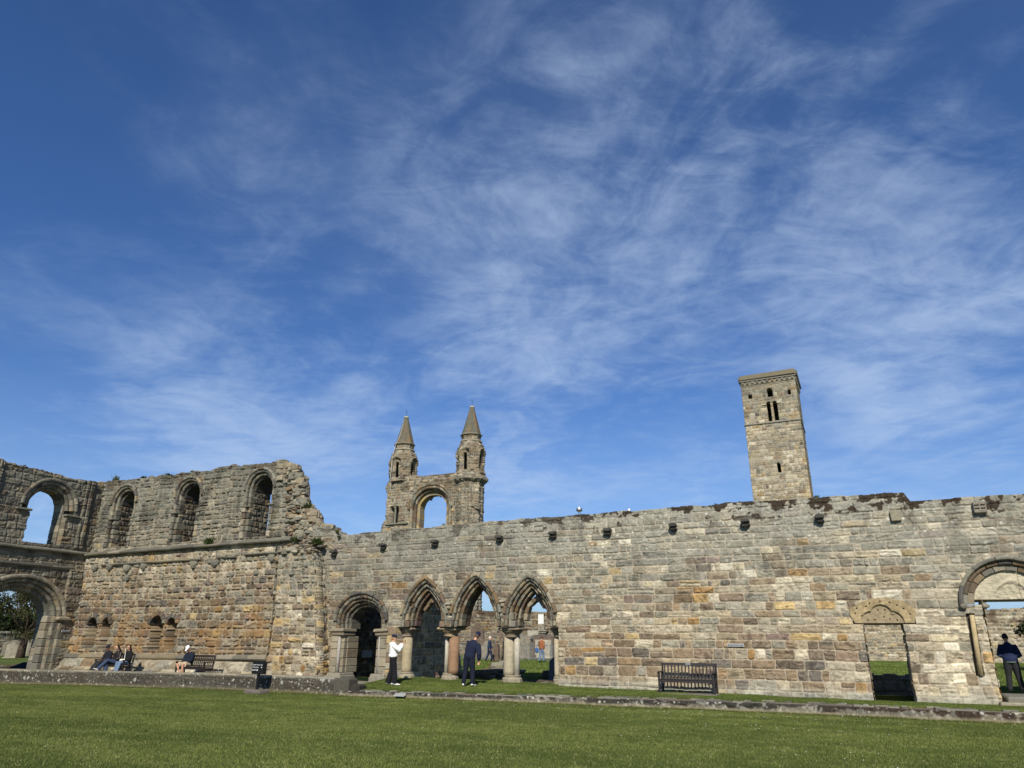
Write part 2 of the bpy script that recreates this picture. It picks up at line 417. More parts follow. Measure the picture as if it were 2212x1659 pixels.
def sheet(name, u0, u1, z0, z1, res, mapfn, seed, wfn, parent, inside=None, thick=0, material=None, mkw=None, skw=None, stain=None, relief=None, smooth=False):
    """a masonry face as real relief; inside(U,Z,M)->bool keeps cells; thick extrudes edges back along the map"""
    nu = max(2, int(round((u1 - u0) / res)) + 1); nz = max(2, int(round((z1 - z0) / res)) + 1)
    U, Z = np.meshgrid(np.linspace(u0, u1, nu), np.linspace(z0, z1, nz))
    M = masonry(U, Z, seed, z0=z0 - .5, z1=z1 + .6, **(mkw or {}))
    H, C = surface(U, Z, M, seed, wfn, **(skw or {}))
    if stain is not None: C, H = stain(U, Z, C, H, M)
    if relief is not None: H = H + relief(U, Z)
    keep = np.ones(U.shape, bool) if inside is None else inside(U, Z, M)
    cell = keep[:-1, :-1] & keep[1:, :-1] & keep[:-1, 1:] & keep[1:, 1:]
    idx = np.arange(nu * nz).reshape(nz, nu)
    a, b, c, d = idx[:-1, :-1], idx[:-1, 1:], idx[1:, 1:], idx[1:, :-1]
    F = np.stack([a[cell], b[cell], c[cell], d[cell]], 1)
    V = mapfn(U.ravel(), Z.ravel(), H.ravel()); Cc = np.clip(C.reshape(-1, 3), .004, .95)
    if thick:
        VB = mapfn(U.ravel(), Z.ravel(), np.full(U.size, -thick)); N = len(V)
        pc = np.zeros((nz + 1, nu + 1), bool); pc[1:-1, 1:-1] = cell
        ex = []
        hz = pc[1:, 1:-1] != pc[:-1, 1:-1]           # horizontal edges, row j between cell j-1 and j
        up = hz & pc[1:, 1:-1]; dn = hz & pc[:-1, 1:-1]
        j, i = np.nonzero(up); p, q = idx[j, i], idx[j, i + 1]; ex.append(np.stack([q, p, p + N, q + N], 1))
        j, i = np.nonzero(dn); p, q = idx[j, i], idx[j, i + 1]; ex.append(np.stack([p, q, q + N, p + N], 1))
        vz = pc[1:-1, 1:] != pc[1:-1, :-1]
        rt = vz & pc[1:-1, 1:]; lf = vz & pc[1:-1, :-1]
        j, i = np.nonzero(rt); p, q = idx[j, i], idx[j + 1, i]; ex.append(np.stack([p, q, q + N, p + N], 1))
        j, i = np.nonzero(lf); p, q = idx[j, i], idx[j + 1, i]; ex.append(np.stack([q, p, p + N, q + N], 1))
        # coarse back
        st = max(1, int(round(.1 / res))); jj = np.arange(0, nz - 1, st); ii = np.arange(0, nu - 1, st)
        ja, ia = np.meshgrid(jj, ii, indexing='ij'); jb = np.minimum(ja + st, nz - 1); ib = np.minimum(ia + st, nu - 1)
        ok = cell[np.minimum(ja + st // 2, nz - 2), np.minimum(ia + st // 2, nu - 2)]
        ex.append(np.stack([idx[ja, ia][ok], idx[jb, ia][ok], idx[jb, ib][ok], idx[ja, ib][ok]], 1) + N)
        F = np.concatenate([F] + ex); V = np.concatenate([V, VB]); Cc = np.concatenate([Cc, Cc])
    used = np.zeros(len(V), bool); used[F.ravel()] = True
    remap = np.cumsum(used) - 1
    return np_obj(name, V[used], remap[F], Cc[used], material or STONE, parent, smooth)

def plane_map(o, du, n):
    o = np.array(o, float); du = np.array(du, float); n = np.array(n, float)
    return lambda U, Z, H: o + U[:, None] * du + Z[:, None] * np.array([0, 0, 1.]) + H[:, None] * n
def frontY(y): return plane_map((0, y, 0), (1, 0, 0), (0, -1, 0))     # u = world X, faces -Y
def interp(xs, ys): return lambda u: np.interp(u, xs, ys)
# ------------------------------------------------------------------ arches and columns
def arc_path(kind, cu, zs, a, b, d=0.0, zb=None, n=40):
    """polyline (u,z) from the left foot over the crown to the right foot; d is an inward offset"""
    if kind == 'round':
        th = np.linspace(math.pi, 0, n); P = np.stack([cu + (a - d) * np.cos(th), zs + (b - d) * np.sin(th)], 1)
    else:
        Rr = (a * a + b * b) / (2 * a); r = Rr - d; c = Rr - a
        top = math.acos(min(1, c / r)); h = n // 2
        t1 = np.linspace(0, top, h)
        Lf = np.stack([cu + c - r * np.cos(t1), zs + r * np.sin(t1)], 1)
        Rt = np.stack([cu - c + r * np.cos(t1[::-1]), zs + r * np.sin(t1[::-1])], 1)
        P = np.concatenate([Lf, Rt[1:]])
    if zb is not None:
        P = np.concatenate([[[P[0, 0], zb]], P, [[P[-1, 0], zb]]])
    return P
def path_at(P, s):
    seg = np.hypot(*np.diff(P, axis=0).T); c = np.concatenate([[0], np.cumsum(seg)]); s = s * c[-1]
    return np.stack([np.interp(s, c, P[:, 0]), np.interp(s, c, P[:, 1])], 1)
def arch_ring(mb, A, d0, d1, y0, y1, vl=.3, fam='gray', seed=1, prof='roll', gap=.012, lo=0.0, hi=1.0, jit=.012, axis=None, tone=1.0, skip=()):
    """a ring of voussoirs between inward offsets d0 and d1, from depth y0 (front) to y1"""
    rg = np.random.RandomState(seed)
    P = arc_path(d=(d0 + d1) / 2, **A); L = np.hypot(*np.diff(P, axis=0).T).sum()
    n = max(3, int(round(L / vl))); cuts = np.linspace(0, 1, n + 1); cuts[1:-1] += (rg.rand(n - 1) - .5) * .3 / n
    Po = arc_path(d=d0, **A); Pi = arc_path(d=d1, **A); g = gap / L
    fams = fam if isinstance(fam, (list, tuple)) else [fam]
    for i in range(n):
        s0, s1 = cuts[i], cuts[i + 1]
        if s1 <= lo or s0 >= hi or i in skip: continue
        s0 = max(s0, lo) + g; s1 = min(s1, hi) - g
        if s1 - s0 < g: continue
        p = PAL[fams[rg.randint(len(fams))]]; col = p[rg.randint(len(p))] * rg.uniform(.8, 1.12) * tone
        jd, jy = (rg.rand(2) - .5) * 2 * jit
        m_ = 4; ss_ = np.linspace(s0, s1, m_); O = path_at(Po, ss_); I = path_at(Pi, ss_)
        w = 1.0
        if prof == 'roll':      # section in (t across the ring 0 outer..1 inner, y)
            h = (y1 - y0); rr = min(abs(d1 - d0) * .5, h * .6)
            sec = [(0, y1), (0, y0 + rr)] + [(.5 - .5 * math.cos(a), y0 + rr - rr * math.sin(a)) for a in np.linspace(.35, math.pi - .35, 6)] + [(1, y0 + rr), (1, y1)]
        elif prof == 'tworoll':
            r_ = min(abs(d1 - d0) * .25, .06)
            sec = [(0, y1)]
            for c0 in (.25, .75): sec += [(c0 - .25 * math.cos(a), y0 + r_ - r_ * math.sin(a)) for a in np.linspace(0.1, math.pi - .1, 6)]
            sec += [(1, y1)]
        elif prof == 'hood': sec = [(0, y1), (0, y0 + .03), (.35, y0), (.75, y0 + .01), (1, y0 + .07), (1, y1)]
        else: b_ = .018; wd = abs(d1 - d0); sec = [(0, y1), (0, y0 + b_), (b_ / wd, y0), (1 - b_ / wd, y0), (1, y0 + b_), (1, y1)]
        k = len(sec); V = []
        for q in range(m_):
            e = (rg.rand(k) - .5) * .012
            for j, (t, y) in enumerate(sec):
                p_ = O[q] + (I[q] - O[q]) * t; V.append((p_[0] + jd * .5 + e[j], y + jy + e[-j] * .6, p_[1] + jd * .5 + e[j]))
        if axis == 'x': V = [(-y, u, z) for u, y, z in V]
        F = [(q * k + j, q * k + (j + 1) % k, (q + 1) * k + (j + 1) % k, (q + 1) * k + j) for q in range(m_ - 1) for j in range(k)]
        F += [tuple(range(k)), tuple((m_ - 1) * k + j for j in range(k - 1, -1, -1))]
        mb.add(V, F, col)
def inside_arch(U, Z, A, d, zb):
    k, cu, zs, a, b = A['kind'], A['cu'], A['zs'], A['a'], A['b']
    if k == 'round': cap = ((U - cu) / (a - d)) ** 2 + ((Z - zs) / (b - d)) ** 2 < 1
    else:
        Rr = (a * a + b * b) / (2 * a); r = Rr - d; c = Rr - a
        cap = (np.hypot(U - cu - c, Z - zs) < r) & (np.hypot(U - cu + c, Z - zs) < r)
    body = (np.abs(U - cu) < a - d) & (Z <= zs) & (Z > zb)
    return (cap & (Z > zs)) | body
def column(parent, x, y, z0, zsh0, zsh1, zc, r, base_r, cap_r, col, seed, cap_col=None, slim=None, slim_col=None, cols_base=None):
    e = empty('column', (x, y, z0)); e.parent = parent; cc = lin((140, 126, 106)) * ALB if cap_col is None else cap_col
    mb = MB(); h0, h1, h2 = zsh0 - z0, zsh1 - z0, zc - z0
    mb.lathe((0, 0, 0), [(r * 1.04, h0 - .02), (r * 1.0, h0 + .15), (r * .985, (h0 + h1) / 2), (r * .94, h1 + .02)], 20, col); mb.jitter(.012, 3, seed)
    mb.build('shaft', STONE, e, smooth=True)
    if slim:
        sx, sr = slim; mb = MB(); mb.lathe((sx, .02, 0), [(sr, h0 - .02), (sr * .97, (h0 + h1) / 2), (sr * .95, h1 + .02)], 14, slim_col); mb.jitter(.008, 3, seed + 1)
        mb.build('shaft', STONE, e, smooth=True)
    mb = MB(); x0 = 0 if not slim else slim[0] * .45
    sc = [(cap_r * .62, h1), (cap_r * .66, h1 + .03), (cap_r * .60, h1 + .06), (cap_r * .66, h1 + .12), (cap_r * .86, h1 + .20), (cap_r * .92, h1 + .235), (cap_r * .90, h1 + .25)]
    mb.lathe((x0, 0, 0), sc, 14, cc); mb.box((x0, .02, h1 + .25 + (h2 - h1 - .25) / 2), (cap_r * 2.0, cap_r * 2.0, h2 - h1 - .25), cc * 1.08, bev=.035); mb.jitter(.035, 3.4, seed + 2)
    mb.build('capital', STONE, e)
    mb = MB(); cb_ = lin((158, 148, 126)) * ALB if cols_base is None else cols_base
    mb.lathe((x0, 0, 0), [(base_r * .80, h0), (base_r * .84, h0 - .03), (base_r * .78, h0 - .06), (base_r * .98, h0 - .13), (base_r * 1.0, .06), (base_r * 1.04, .04), (base_r * 1.06, -.12)], 10, cb_, sq=1)
    mb.jitter(.03, 3, seed + 3); mb.build('base', STONE, e)
    return e

# ------------------------------------------------------------------ ground levels
KX = [-60, -38, -31.5, -25.6, -20.7, -17.2, -12.6, -7.8, -2.4, 2, 12]
lawn_z = lambda x: np.interp(x, KX, [-.42, -.36, -.25, -.18, -.15, -.16, -.12, -.10, -.07, -.07, -.05])
kerb_z = interp([-17.2, -12.6, -7.8, -2.4, 2, 12], [.00, .05, .11, .17, .17, .16])
wall_z = interp([-20, -12.4, -7.2, 0, 4], [.30, .22, .17, .10, .12])
TY0, TY1 = 22.95, 26.0
def terrace_z(x, y):
    t = np.clip((y - 22.7) / 3.3, 0, 1); k = kerb_z(x); w = wall_z(x); return k + (w - k) * t

# ------------------------------------------------------------------ main wall
YW = 26.0
main = empty('ruined_wall', (-6, YW, .1), 'long coursed sandstone wall with three pointed arches and two doorways, moss along its top', 'wall')
O0 = Vector((-6, YW, .1))
def under(o, root):   # keep world coordinates while parenting to an Empty
    o.parent = root; o.matrix_parent_inverse = Matrix.Translation(-Vector(root.location)); return o
A1 = dict(kind='round', cu=-19.55, zs=2.5, a=1.42, b=1.22)
A2 = dict(kind='pointed', cu=-16.38, zs=2.28, a=1.22, b=1.98)
A3 = dict(kind='pointed', cu=-14.00, zs=2.28, a=1.22, b=2.08)
A4 = dict(kind='pointed', cu=-11.66, zs=2.28, a=1.19, b=1.94)
A5 = dict(kind='round', cu=3.92, zs=2.86, a=1.40, b=1.38)
top_main = interp([-23, -22.4, -21.5, -21.3, -20.5, -19, -13.8, -8, -3.5, -1, 1.45, 1.6, 1.75, 4.8, 12], [6.9, 6.65, 6.45, 6.2, 6.2, 6.22, 6.32, 6.37, 6.40, 6.38, 6.36, 6.33, 6.05, 6.07, 6.1])
lint_top = interp([-.56, -.52, -.06, .2, .54, 1.01, 1.35, 1.38], [2.5, 2.76, 3.01, 3.08, 3.10, 2.99, 2.74, 2.4])
def main_inside(U, Z, M):
    n1 = fbm(U * 3, Z * 3, 3, 41) - .5
    k = Z < top_main(U) + n1 * .07 + (vn(U * 1.9, U * 0, 3) - .5) * .05
    hole = inside_arch(U, Z, A1, .12, -1) & (Z > 2.0)
    hole |= (U > -20.86) & (U < -18.25) & (Z < 2.05) & (Z > -1)
    for A in (A2, A3, A4): hole |= inside_arch(U, Z, A, .10, 2.2)
    hole |= (U > -17.62) & (U < -10.50) & (Z < 2.24)
    hole |= (U > -.185) & (U < .94 + n1 * .02) & (Z < 2.32)
    hole |= (U > -.46) & (U < 1.30) & (Z > 2.31) & (Z < lint_top(U) - .03)
    hole |= inside_arch(U, Z, A5, .14, 2.95) | ((U > 3.11 + n1 * .05) & (U < 4.73) & (Z < 3.0))
    hole |= (U > 2.66 - (2.58 - Z) * .035) & (U < 2.86 - (2.58 - Z) * .035) & (Z > .87) & (Z < 2.6)
    return k & ~hole
def w_main(cx, cz):
    t = ss(cz, 1.2, 5.2); n = fbm(cx * .35, cz * .6, 3, 77); lo = 1 - ss(cz, .9, 2.4)
    rt = ss(cx, .8, 1.6) * (1 - ss(cz, 2.4, 3.4))      # pale stones between the two doors
    lf = 1 - ss(cx, -19, -15)
    return [.2 + 2.4 * t + 1.0 * ss(n, .5, .7), 1.1 - .55 * t + 1.0 * rt, (.75 * (1 - t) + 1.9 * lo) * (1 - .85 * rt) + .12 + .4 * lf, .10 + 1.1 * lo * (1 - rt) * (1 - ss(cz, 1.3, 2.2)),
            .07 + .16 * (1 - t) * ss(n, .45, .62) + .14 * lf * (1 - t), .16 * (1 - t) + .02 + .3 * rt, .05 + .10 * lo, .14 + 3.2 * rt * (1 - t) + .12 * (1 - t) + .35 * ss(cx, -11, -4) * ss(cz, 1.5, 2.4)]
def stain_main(U, Z, C, H, M):
    tp = top_main(U); n = fbm(U * 1.6, Z * 2.6, 5, 91); nf = fbm(U * 11, Z * 11, 3, 95)
    pos = ss(U, -15, -7) * .8 + .2
    hd = ss(Z, tp - .42, tp - .34)[..., None]; C = C * (1 - .45 * hd) + lin((150, 147, 132)) * ALB * (.6 + .8 * nf)[..., None] * .45 * hd
    # dark weathering just under the coping, and grey lichen film high up
    up = ss(Z, 3.3, 5.6); g = lin((147, 144, 131)) * ALB
    f = (up * (.28 + .42 * ss(fbm(U * .9, Z * 1.7, 4, 17), .42, .62)))[..., None]
    C = C * (1 - f) + g * (.78 + .5 * nf)[..., None] * f
    sp = spots(U, Z, 8, 55, .35, .40, .05) * (.3 + .7 * up)
    C = C * (1 - .55 * sp[..., None]) + lin((196, 192, 176)) * .55 * sp[..., None]
    dk = ss(fbm(U * 2.3, Z * .9, 5, 29), .58, .72) * .26 * ss(Z, 1.5, 4); C = C * (1 - dk[..., None])
    n3 = fbm(U * 2.6, Z * 3.4, 5, 191)
    mo = ss(n3 * .55 + n * .45 + (nf - .5) * .22 + .12 * ss(Z, tp - .5, tp - .1) * (.25 + pos) - .030, .565, .595) * ss(Z, tp - 1.25 + .5 * n, tp - .75 + .5 * n) * (.55 + .45 * pos)
    C = C * (1 - .93 * mo[..., None]) + (lin((40, 29, 19)) * (.5 + 1.0 * nf)[..., None]) * .93 * mo[..., None]
    ft = (1 - ss(Z, wall_z(U) + .02, wall_z(U) + .42 + .15 * (n - .5))) * (.45 + .5 * nf)      # lichened footing course
    C = C * (1 - ft[..., None]) + lin((150, 148, 132)) * ALB * (.55 + .9 * nf)[..., None] * ft[..., None]
    H = H + .07 * (1 - ss(Z, wall_z(U) + .20, wall_z(U) + .25)) - .0 * H
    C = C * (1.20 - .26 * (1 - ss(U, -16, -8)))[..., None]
    return C, H
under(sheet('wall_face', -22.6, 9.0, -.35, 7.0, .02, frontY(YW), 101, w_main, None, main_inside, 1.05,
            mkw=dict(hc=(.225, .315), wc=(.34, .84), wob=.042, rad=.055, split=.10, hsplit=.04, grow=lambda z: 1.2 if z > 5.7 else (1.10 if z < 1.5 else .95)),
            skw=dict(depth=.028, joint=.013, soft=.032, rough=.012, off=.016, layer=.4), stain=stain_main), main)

# arch 1, round, four orders with a damaged left foot
mb = MB(); A1J = dict(A1, zb=2.17)
g = ['gray', 'beige', 'brown', 'dark']
arch_ring(mb, A1, 0.0, .15, YW - .10, YW + .08, .34, ['gray', 'dark', 'brown'], 11, 'hood', tone=.86)
arch_ring(mb, A1J, .14, .30, YW - .01, YW + .30, .22, g, 12, 'roll', tone=.80)
arch_ring(mb, A1J, .29, .42, YW + .10, YW + .46, .20, g, 13, 'roll', tone=.75)
arch_ring(mb, A1J, .41, .53, YW + .24, YW + .7, .22, g, 14, 'roll', tone=.70)
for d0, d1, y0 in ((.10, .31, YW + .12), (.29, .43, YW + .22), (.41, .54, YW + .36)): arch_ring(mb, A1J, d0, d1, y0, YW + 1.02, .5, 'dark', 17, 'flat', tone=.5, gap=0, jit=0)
arch_ring(mb, A1J, .52, .64, YW + .40, YW + 1.05, .24, g, 15, 'flat', tone=.66)
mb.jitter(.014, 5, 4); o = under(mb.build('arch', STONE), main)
# its jambs: stepped piers, slender shafts, capitals, bases
def jamb(x_out, x_in, sgn, seed, shaft=True):
    mb = MB(); rg = np.random.RandomState(seed)
    z = .42; steps = [(x_out, x_out + sgn * .36, 0.0), (x_out + sgn * .34, x_out + sgn * .62, .14), (x_out + sgn * .60, x_in, .34)]
    while z < 1.86:
        h = rg.uniform(.24, .42); h = min(h, 1.88 - z)
        for a, b, dy in steps:
            if abs(b - a) < .05: continue
            p = PAL[['gray', 'beige', 'gray', 'brown'][rg.randint(4)]]; c = (p[rg.randint(len(p))] * .5 + PAL['beige'][0] * .5) * rg.uniform(.78, .98)
            xa, xb = min(a, b), max(a, b)
            mb.box(((xa + xb) / 2, YW + dy + .35 + rg.uniform(-.01, .01), z + h / 2), (xb - xa - .006, .74, h - .012), c, bev=.02)
        z += h
    mb.jitter(.008, 6, seed); under(mb.build('jamb', STONE), main)
    if shaft:
        mb = MB(); xs = x_out + sgn * .40
        mb.lathe((xs, YW + .07, 0), [(.075, .42), (.07, 1.1), (.068, 1.86)], 12, lin((168, 162, 150)) * ALB); mb.jitter(.006, 4, seed); under(mb.build('shaft', STONE, smooth=True), main)
    mb = MB(); cx = (x_out + x_in) / 2; w = abs(x_in - x_out)
    mb.box((cx, YW + .33, 2.115), (w + .10, .92, .13), lin((150, 138, 116)) * ALB, bev=.03)
    mb.box((cx, YW + .36, 1.97), (w + .02, .84, .18), lin((132, 120, 100)) * ALB, bev=.05)
    mb.jitter(.03, 3, seed + 1); under(mb.build('capital', STONE), main)
    mb = MB(); mb.box((cx, YW + .33, .36), (w + .10, .96, .14), lin((146, 138, 122)) * ALB, bev=.03); mb.box((cx, YW + .34, .16), (w + .18, 1.04, .34), lin((140, 134, 118)) * ALB, bev=.04)
    mb.jitter(.02, 3, seed + 2); under(mb.build('base', STONE), main)
jamb(-21.02, -20.36, 1, 21)
jamb(-18.12, -18.72, -1, 22)

# pointed arches
def pointed(A, seed, inner, zl=0.04, bites=(), k=1.0):
    mb = MB()
    arch_ring(mb, A, 0.0, .14, YW - .10, YW + .06, .42, ['gray', 'beige', 'brown'], seed, 'hood', lo=zl + .06, hi=.94 - zl, tone=.95)
    arch_ring(mb, A, .12, .12 + .12 * k, YW - .02, YW + .24, .24, ['gray', 'gray', 'beige', 'dark'], seed + 1, 'roll', tone=.86, jit=.02)
    arch_ring(mb, A, .13 + .12 * k, .13 + .23 * k, YW + .10, YW + .38, .26, ['gray', 'beige', 'brown'], seed + 2, 'roll', tone=.82, skip=bites, jit=.02)
    arch_ring(mb, A, .13 + .24 * k, .13 + .36 * k, YW + .24, YW + .58, .26, ['brown', 'beige', 'gray'], seed + 3, 'tworoll', tone=.80, jit=.02)
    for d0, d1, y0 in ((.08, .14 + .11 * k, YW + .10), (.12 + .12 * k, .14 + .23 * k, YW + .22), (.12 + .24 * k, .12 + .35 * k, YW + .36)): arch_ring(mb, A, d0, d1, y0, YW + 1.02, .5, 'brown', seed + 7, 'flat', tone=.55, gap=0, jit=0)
    if inner is not None:
        arch_ring(mb, A, .13 + .37 * k, .13 + .47 * k, YW + .40, YW + .80, .30, ['brown', 'beige', 'purple'], seed + 4, 'roll', tone=.80, lo=inner[0], hi=inner[1])
    return mb
def lump(mb, c, d, seed, col):
    b = MB(); b.box(c, d, col, bev=min(d) * .3, rz=seed % 3 * .2, ry=(seed % 7 - 3) * .12); b.jitter(min(d) * .25, 4, seed); mb.add(b.v[0], b.f, b.c[0])
m2 = pointed(A2, 31, (0.0, 1.0), bites=(3,))
for i, (dx, z, ry) in enumerate([(-.30, 3.02, .7), (-.14, 3.24, .75), (.10, 3.30, -.75), (.27, 3.05, -.7), (.0, 3.36, 0)]):
    m2.box((A2['cu'] + dx, YW + .75, z), (.12, .3, .34), PAL['brown'][i] * .9, ry=ry, bev=.03)
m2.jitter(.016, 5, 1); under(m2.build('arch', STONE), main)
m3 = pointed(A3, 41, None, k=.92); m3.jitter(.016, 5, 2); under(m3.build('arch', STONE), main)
m4 = pointed(A4, 51, (0.0, .96), k=.95)
for i, (dx, z, ry) in enumerate([(-.46, 2.62, .15), (-.40, 2.88, .35), (-.27, 3.10, .95), (-.10, 3.24, .9), (.05, 3.38, 0), (.16, 3.22, -.9), (.28, 3.06, -.6)]):
    m4.box((A4['cu'] + dx, YW + .8, z), (.16, .34, .30), PAL['brown' if i % 2 else 'beige'][i % 6] * .85, ry=ry, bev=.04)
m4.jitter(.016, 5, 3); under(m4.build('arch', STONE), main)
# springer blocks standing on the capitals, between the arches
mb = MB(); rg = np.random.RandomState(5)
for x, w in ((-17.46, .62), (-15.30, .80), (-12.72, .80), (-10.66, .42)):
    z = 2.22
    for h in (.26, .30, .34, .30):
        for j in range(3):
            ww = w * (1 - (z - 2.2) * .62) / 3; p = PAL[['gray', 'beige', 'brown'][rg.randint(3)]]
            mb.box((x + (j - 1) * ww, YW + .50 + (.06 if j != 1 else -.02), z + h / 2), (ww + .01, .94, h - .015), p[rg.randint(6)] * rg.uniform(.72, 1.0), bev=.03)
        z += h
mb.jitter(.012, 5, 9); under(mb.build('springer', STONE), main)
# small carved corbel heads at the hood ends
for x, z in ((-15.20, 3.12), (-12.78, 3.18)):
    mb = MB(); mb.box((x, YW - .03, z), (.24, .26, .09), lin((168, 156, 134)) * ALB, bev=.03); mb.box((x, YW, z - .12), (.17, .2, .18), lin((158, 146, 122)) * ALB, bev=.05, taper=1.1); mb.jitter(.02, 6, int(-x)); under(mb.build('corbel', STONE), main)

cream = lin((172, 158, 128)) * ALB; whit = lin((186, 178, 160)) * ALB; redd = lin((152, 121, 94)) * ALB
def relw(o): under(o, main)
def col_at(x, z0, r, seed, col, **k):
    c = column(None, x, YW + .6, z0, .50, 1.87, 2.23, r, k.pop('br', .36), k.pop('cr', .38), col, seed, **k)
    loc = Vector(c.location); under(c, main); return c
col_at(-17.50, .20, .215, 61, cream, cr=.40, br=.38)
col_at(-15.27, .11, .215, 62, redd, slim=(-.34, .085), slim_col=whit, cr=.45, br=.36, cap_col=lin((160, 140, 110)) * ALB)
col_at(-12.80, .14, .215, 63, lin((178, 166, 140)) * ALB, slim=(.33, .12), slim_col=whit, cr=.45, br=.40)
col_at(-10.80, .20, .10, 64, lin((184, 172, 146)) * ALB, slim=(.20, .075), slim_col=lin((176, 150, 108)) * ALB, cr=.27, br=.24)
# pier left of the first pointed arch
mb = MB(); rg = np.random.RandomState(6); z = .2
while z < 2.2:
    h = rg.uniform(.26, .42); h = min(h, 2.24 - z + .01)
    if h < .05: break
    p = PAL[['beige', 'brown', 'gray', 'ochre'][rg.randint(4)]]
    mb.box((-17.90, YW + .42, z + h / 2), (.46, .90, h - .012), p[rg.randint(3)] * rg.uniform(.8, 1.05), bev=.025); z += h
mb.jitter(.012, 5, 10); under(mb.build('pier', STONE), main)
# threshold stones under the arcade
mb = MB(); rg = np.random.RandomState(7); x = -17.2
while x < -10.5:
    w = rg.uniform(.5, 1.0); p = PAL[['gray', 'brown', 'dark'][rg.randint(3)]]
    mb.box((x + w / 2, YW + .62 + rg.uniform(-.05, .05), .08), (w - .03, rg.uniform(.7, .95), .14), p[rg.randint(4)] * .7, bev=.03); x += w
mb.jitter(.02, 4, 12); under(mb.build('threshold', STONE), main)

# door 2: carved lintel stone with a trefoil sunk in it
def trefoil(U, Z):
    c1 = np.hypot(U - .39, (Z - 2.58) * 1.0) < .31
    c2 = (np.hypot(U - .12, Z - 2.37) < .33) | (np.hypot(U - .66, Z - 2.37) < .33)
    return (c1 | c2) & (Z > 2.3)
def lint_in(U, Z, M):
    return (U > -.52 + .10 * ss(Z, 2.6, 2.34)) & (U < 1.36 - .08 * ss(Z, 2.7, 2.36)) & (Z < lint_top(U)) & (Z > 2.325)
holes = [(-.30, 2.78), (-.18, 2.55), (-.36, 2.62), (.10, 2.93), (.40, 2.98), (.66, 2.95), (.86, 2.86), (1.02, 2.76), (1.18, 2.60), (-.02, 2.84), (-.02, 2.42), (.18, 2.44), (.30, 2.72), (.50, 2.73), (.44, 2.52), (.60, 2.46), (.80, 2.42)]
def lint_rel(U, Z):
    D = np.zeros(U.shape); T = trefoil(U, Z)
    # soft inner edge
    D -= .07 * T
    for i, (hx, hz) in enumerate(holes): D -= .05 * (np.hypot(U - hx, Z - hz) < .022)
    D += .05 * np.exp(-(((U - .70) / .05) ** 2 + ((Z - 2.62) / .035) ** 2))
    return D + .012 * (fbm(U * 5, Z * 5, 4, 3) - .5)
def lint_st(U, Z, C, H, M):
    c = lin((180, 159, 120)) * ALB; c2 = lin((158, 142, 112)) * ALB; n = fbm(U * 4, Z * 4, 4, 8)
    T = trefoil(U, Z)[..., None]
    C = np.where(T, c2, c * (1 - .25 * ss(n, .45, .6))[..., None]) * (.8 + .4 * fbm(U * 14, Z * 14, 2, 6))[..., None]
    h = np.zeros(U.shape, bool)
    for hx, hz in holes: h |= np.hypot(U - hx, Z - hz) < .022
    C = np.where(h[..., None], lin((40, 34, 28)), C); return C, H * 0
under(sheet('carved_lintel', -.56, 1.40, 2.30, 3.125, .0125, frontY(YW - .012), 3, w_main, None, lint_in, .9, relief=lint_rel, stain=lint_st), main)

# door 3: big round arch with hood, one order, tympanum and a loose shaft
mb = MB()
arch_ring(mb, A5, 0.0, .13, YW - .10, YW + .05, .62, ['gray', 'dark'], 71, 'hood', tone=1.0, gap=.006)
arch_ring(mb, A5, .11, .26, YW + .02, YW + .26, .34, ['dark', 'gray', 'brown', 'cream'], 72, 'roll', tone=.85)
arch_ring(mb, A5, .24, .42, YW + .10, YW + .40, .32, ['cream', 'brown', 'gray', 'beige'], 73, 'flat', tone=.85)
under(mb.build('arch', STONE), main)
def tymp_in(U, Z, M): return inside_arch(U, Z, A5, .36, 2.96) & (Z > 2.985)
def tymp_rel(U, Z):
    r = np.hypot((U - 3.95) / 1.0, (Z - 3.05) / .9); D = .03 * np.exp(-((r - .50 + .05 * np.sin(U * 9)) / .05) ** 2) * ss(Z, 3.0, 3.25)
    D -= .02 * (r < .44); D -= .05 * (np.abs(U - 4.15 - .05 * (Z - 3.3)) < .012)
    return D + .035 * (fbm(U * 9, Z * 16, 3, 5) - .5) * (1 + 1.0 * (r < .46))
def tymp_st(U, Z, C, H, M):
    n = fbm(U * 3, Z * 3, 4, 18); return lin((192, 181, 154)) * ALB * (.66 + .6 * n)[..., None] + 0 * C, H * 0
under(sheet('tympanum', 2.8, 5.1, 2.95, 4.2, .0167, frontY(YW + .20), 4, w_main, None, tymp_in, .5, relief=tymp_rel, stain=tymp_st), main)
mb = MB(); mb.tube([(2.80, YW + .0, 2.56), (2.755, YW - .01, 1.7), (2.73, YW + .0, .88)], [.062, .066, .070], 12, lin((186, 166, 126)) * ALB); mb.jitter(.008, 5, 2); under(mb.build('shaft', STONE, smooth=True), main)
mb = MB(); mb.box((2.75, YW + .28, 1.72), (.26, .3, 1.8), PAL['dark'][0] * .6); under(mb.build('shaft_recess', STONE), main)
for x in (2.62, 5.22):
    mb = MB(); mb.box((x, YW - .04, 2.80), (.17, .2, .16), lin((134, 126, 110)) * ALB, bev=.05, taper=1.2); mb.jitter(.02, 6, 8); under(mb.build('corbel', STONE), main)
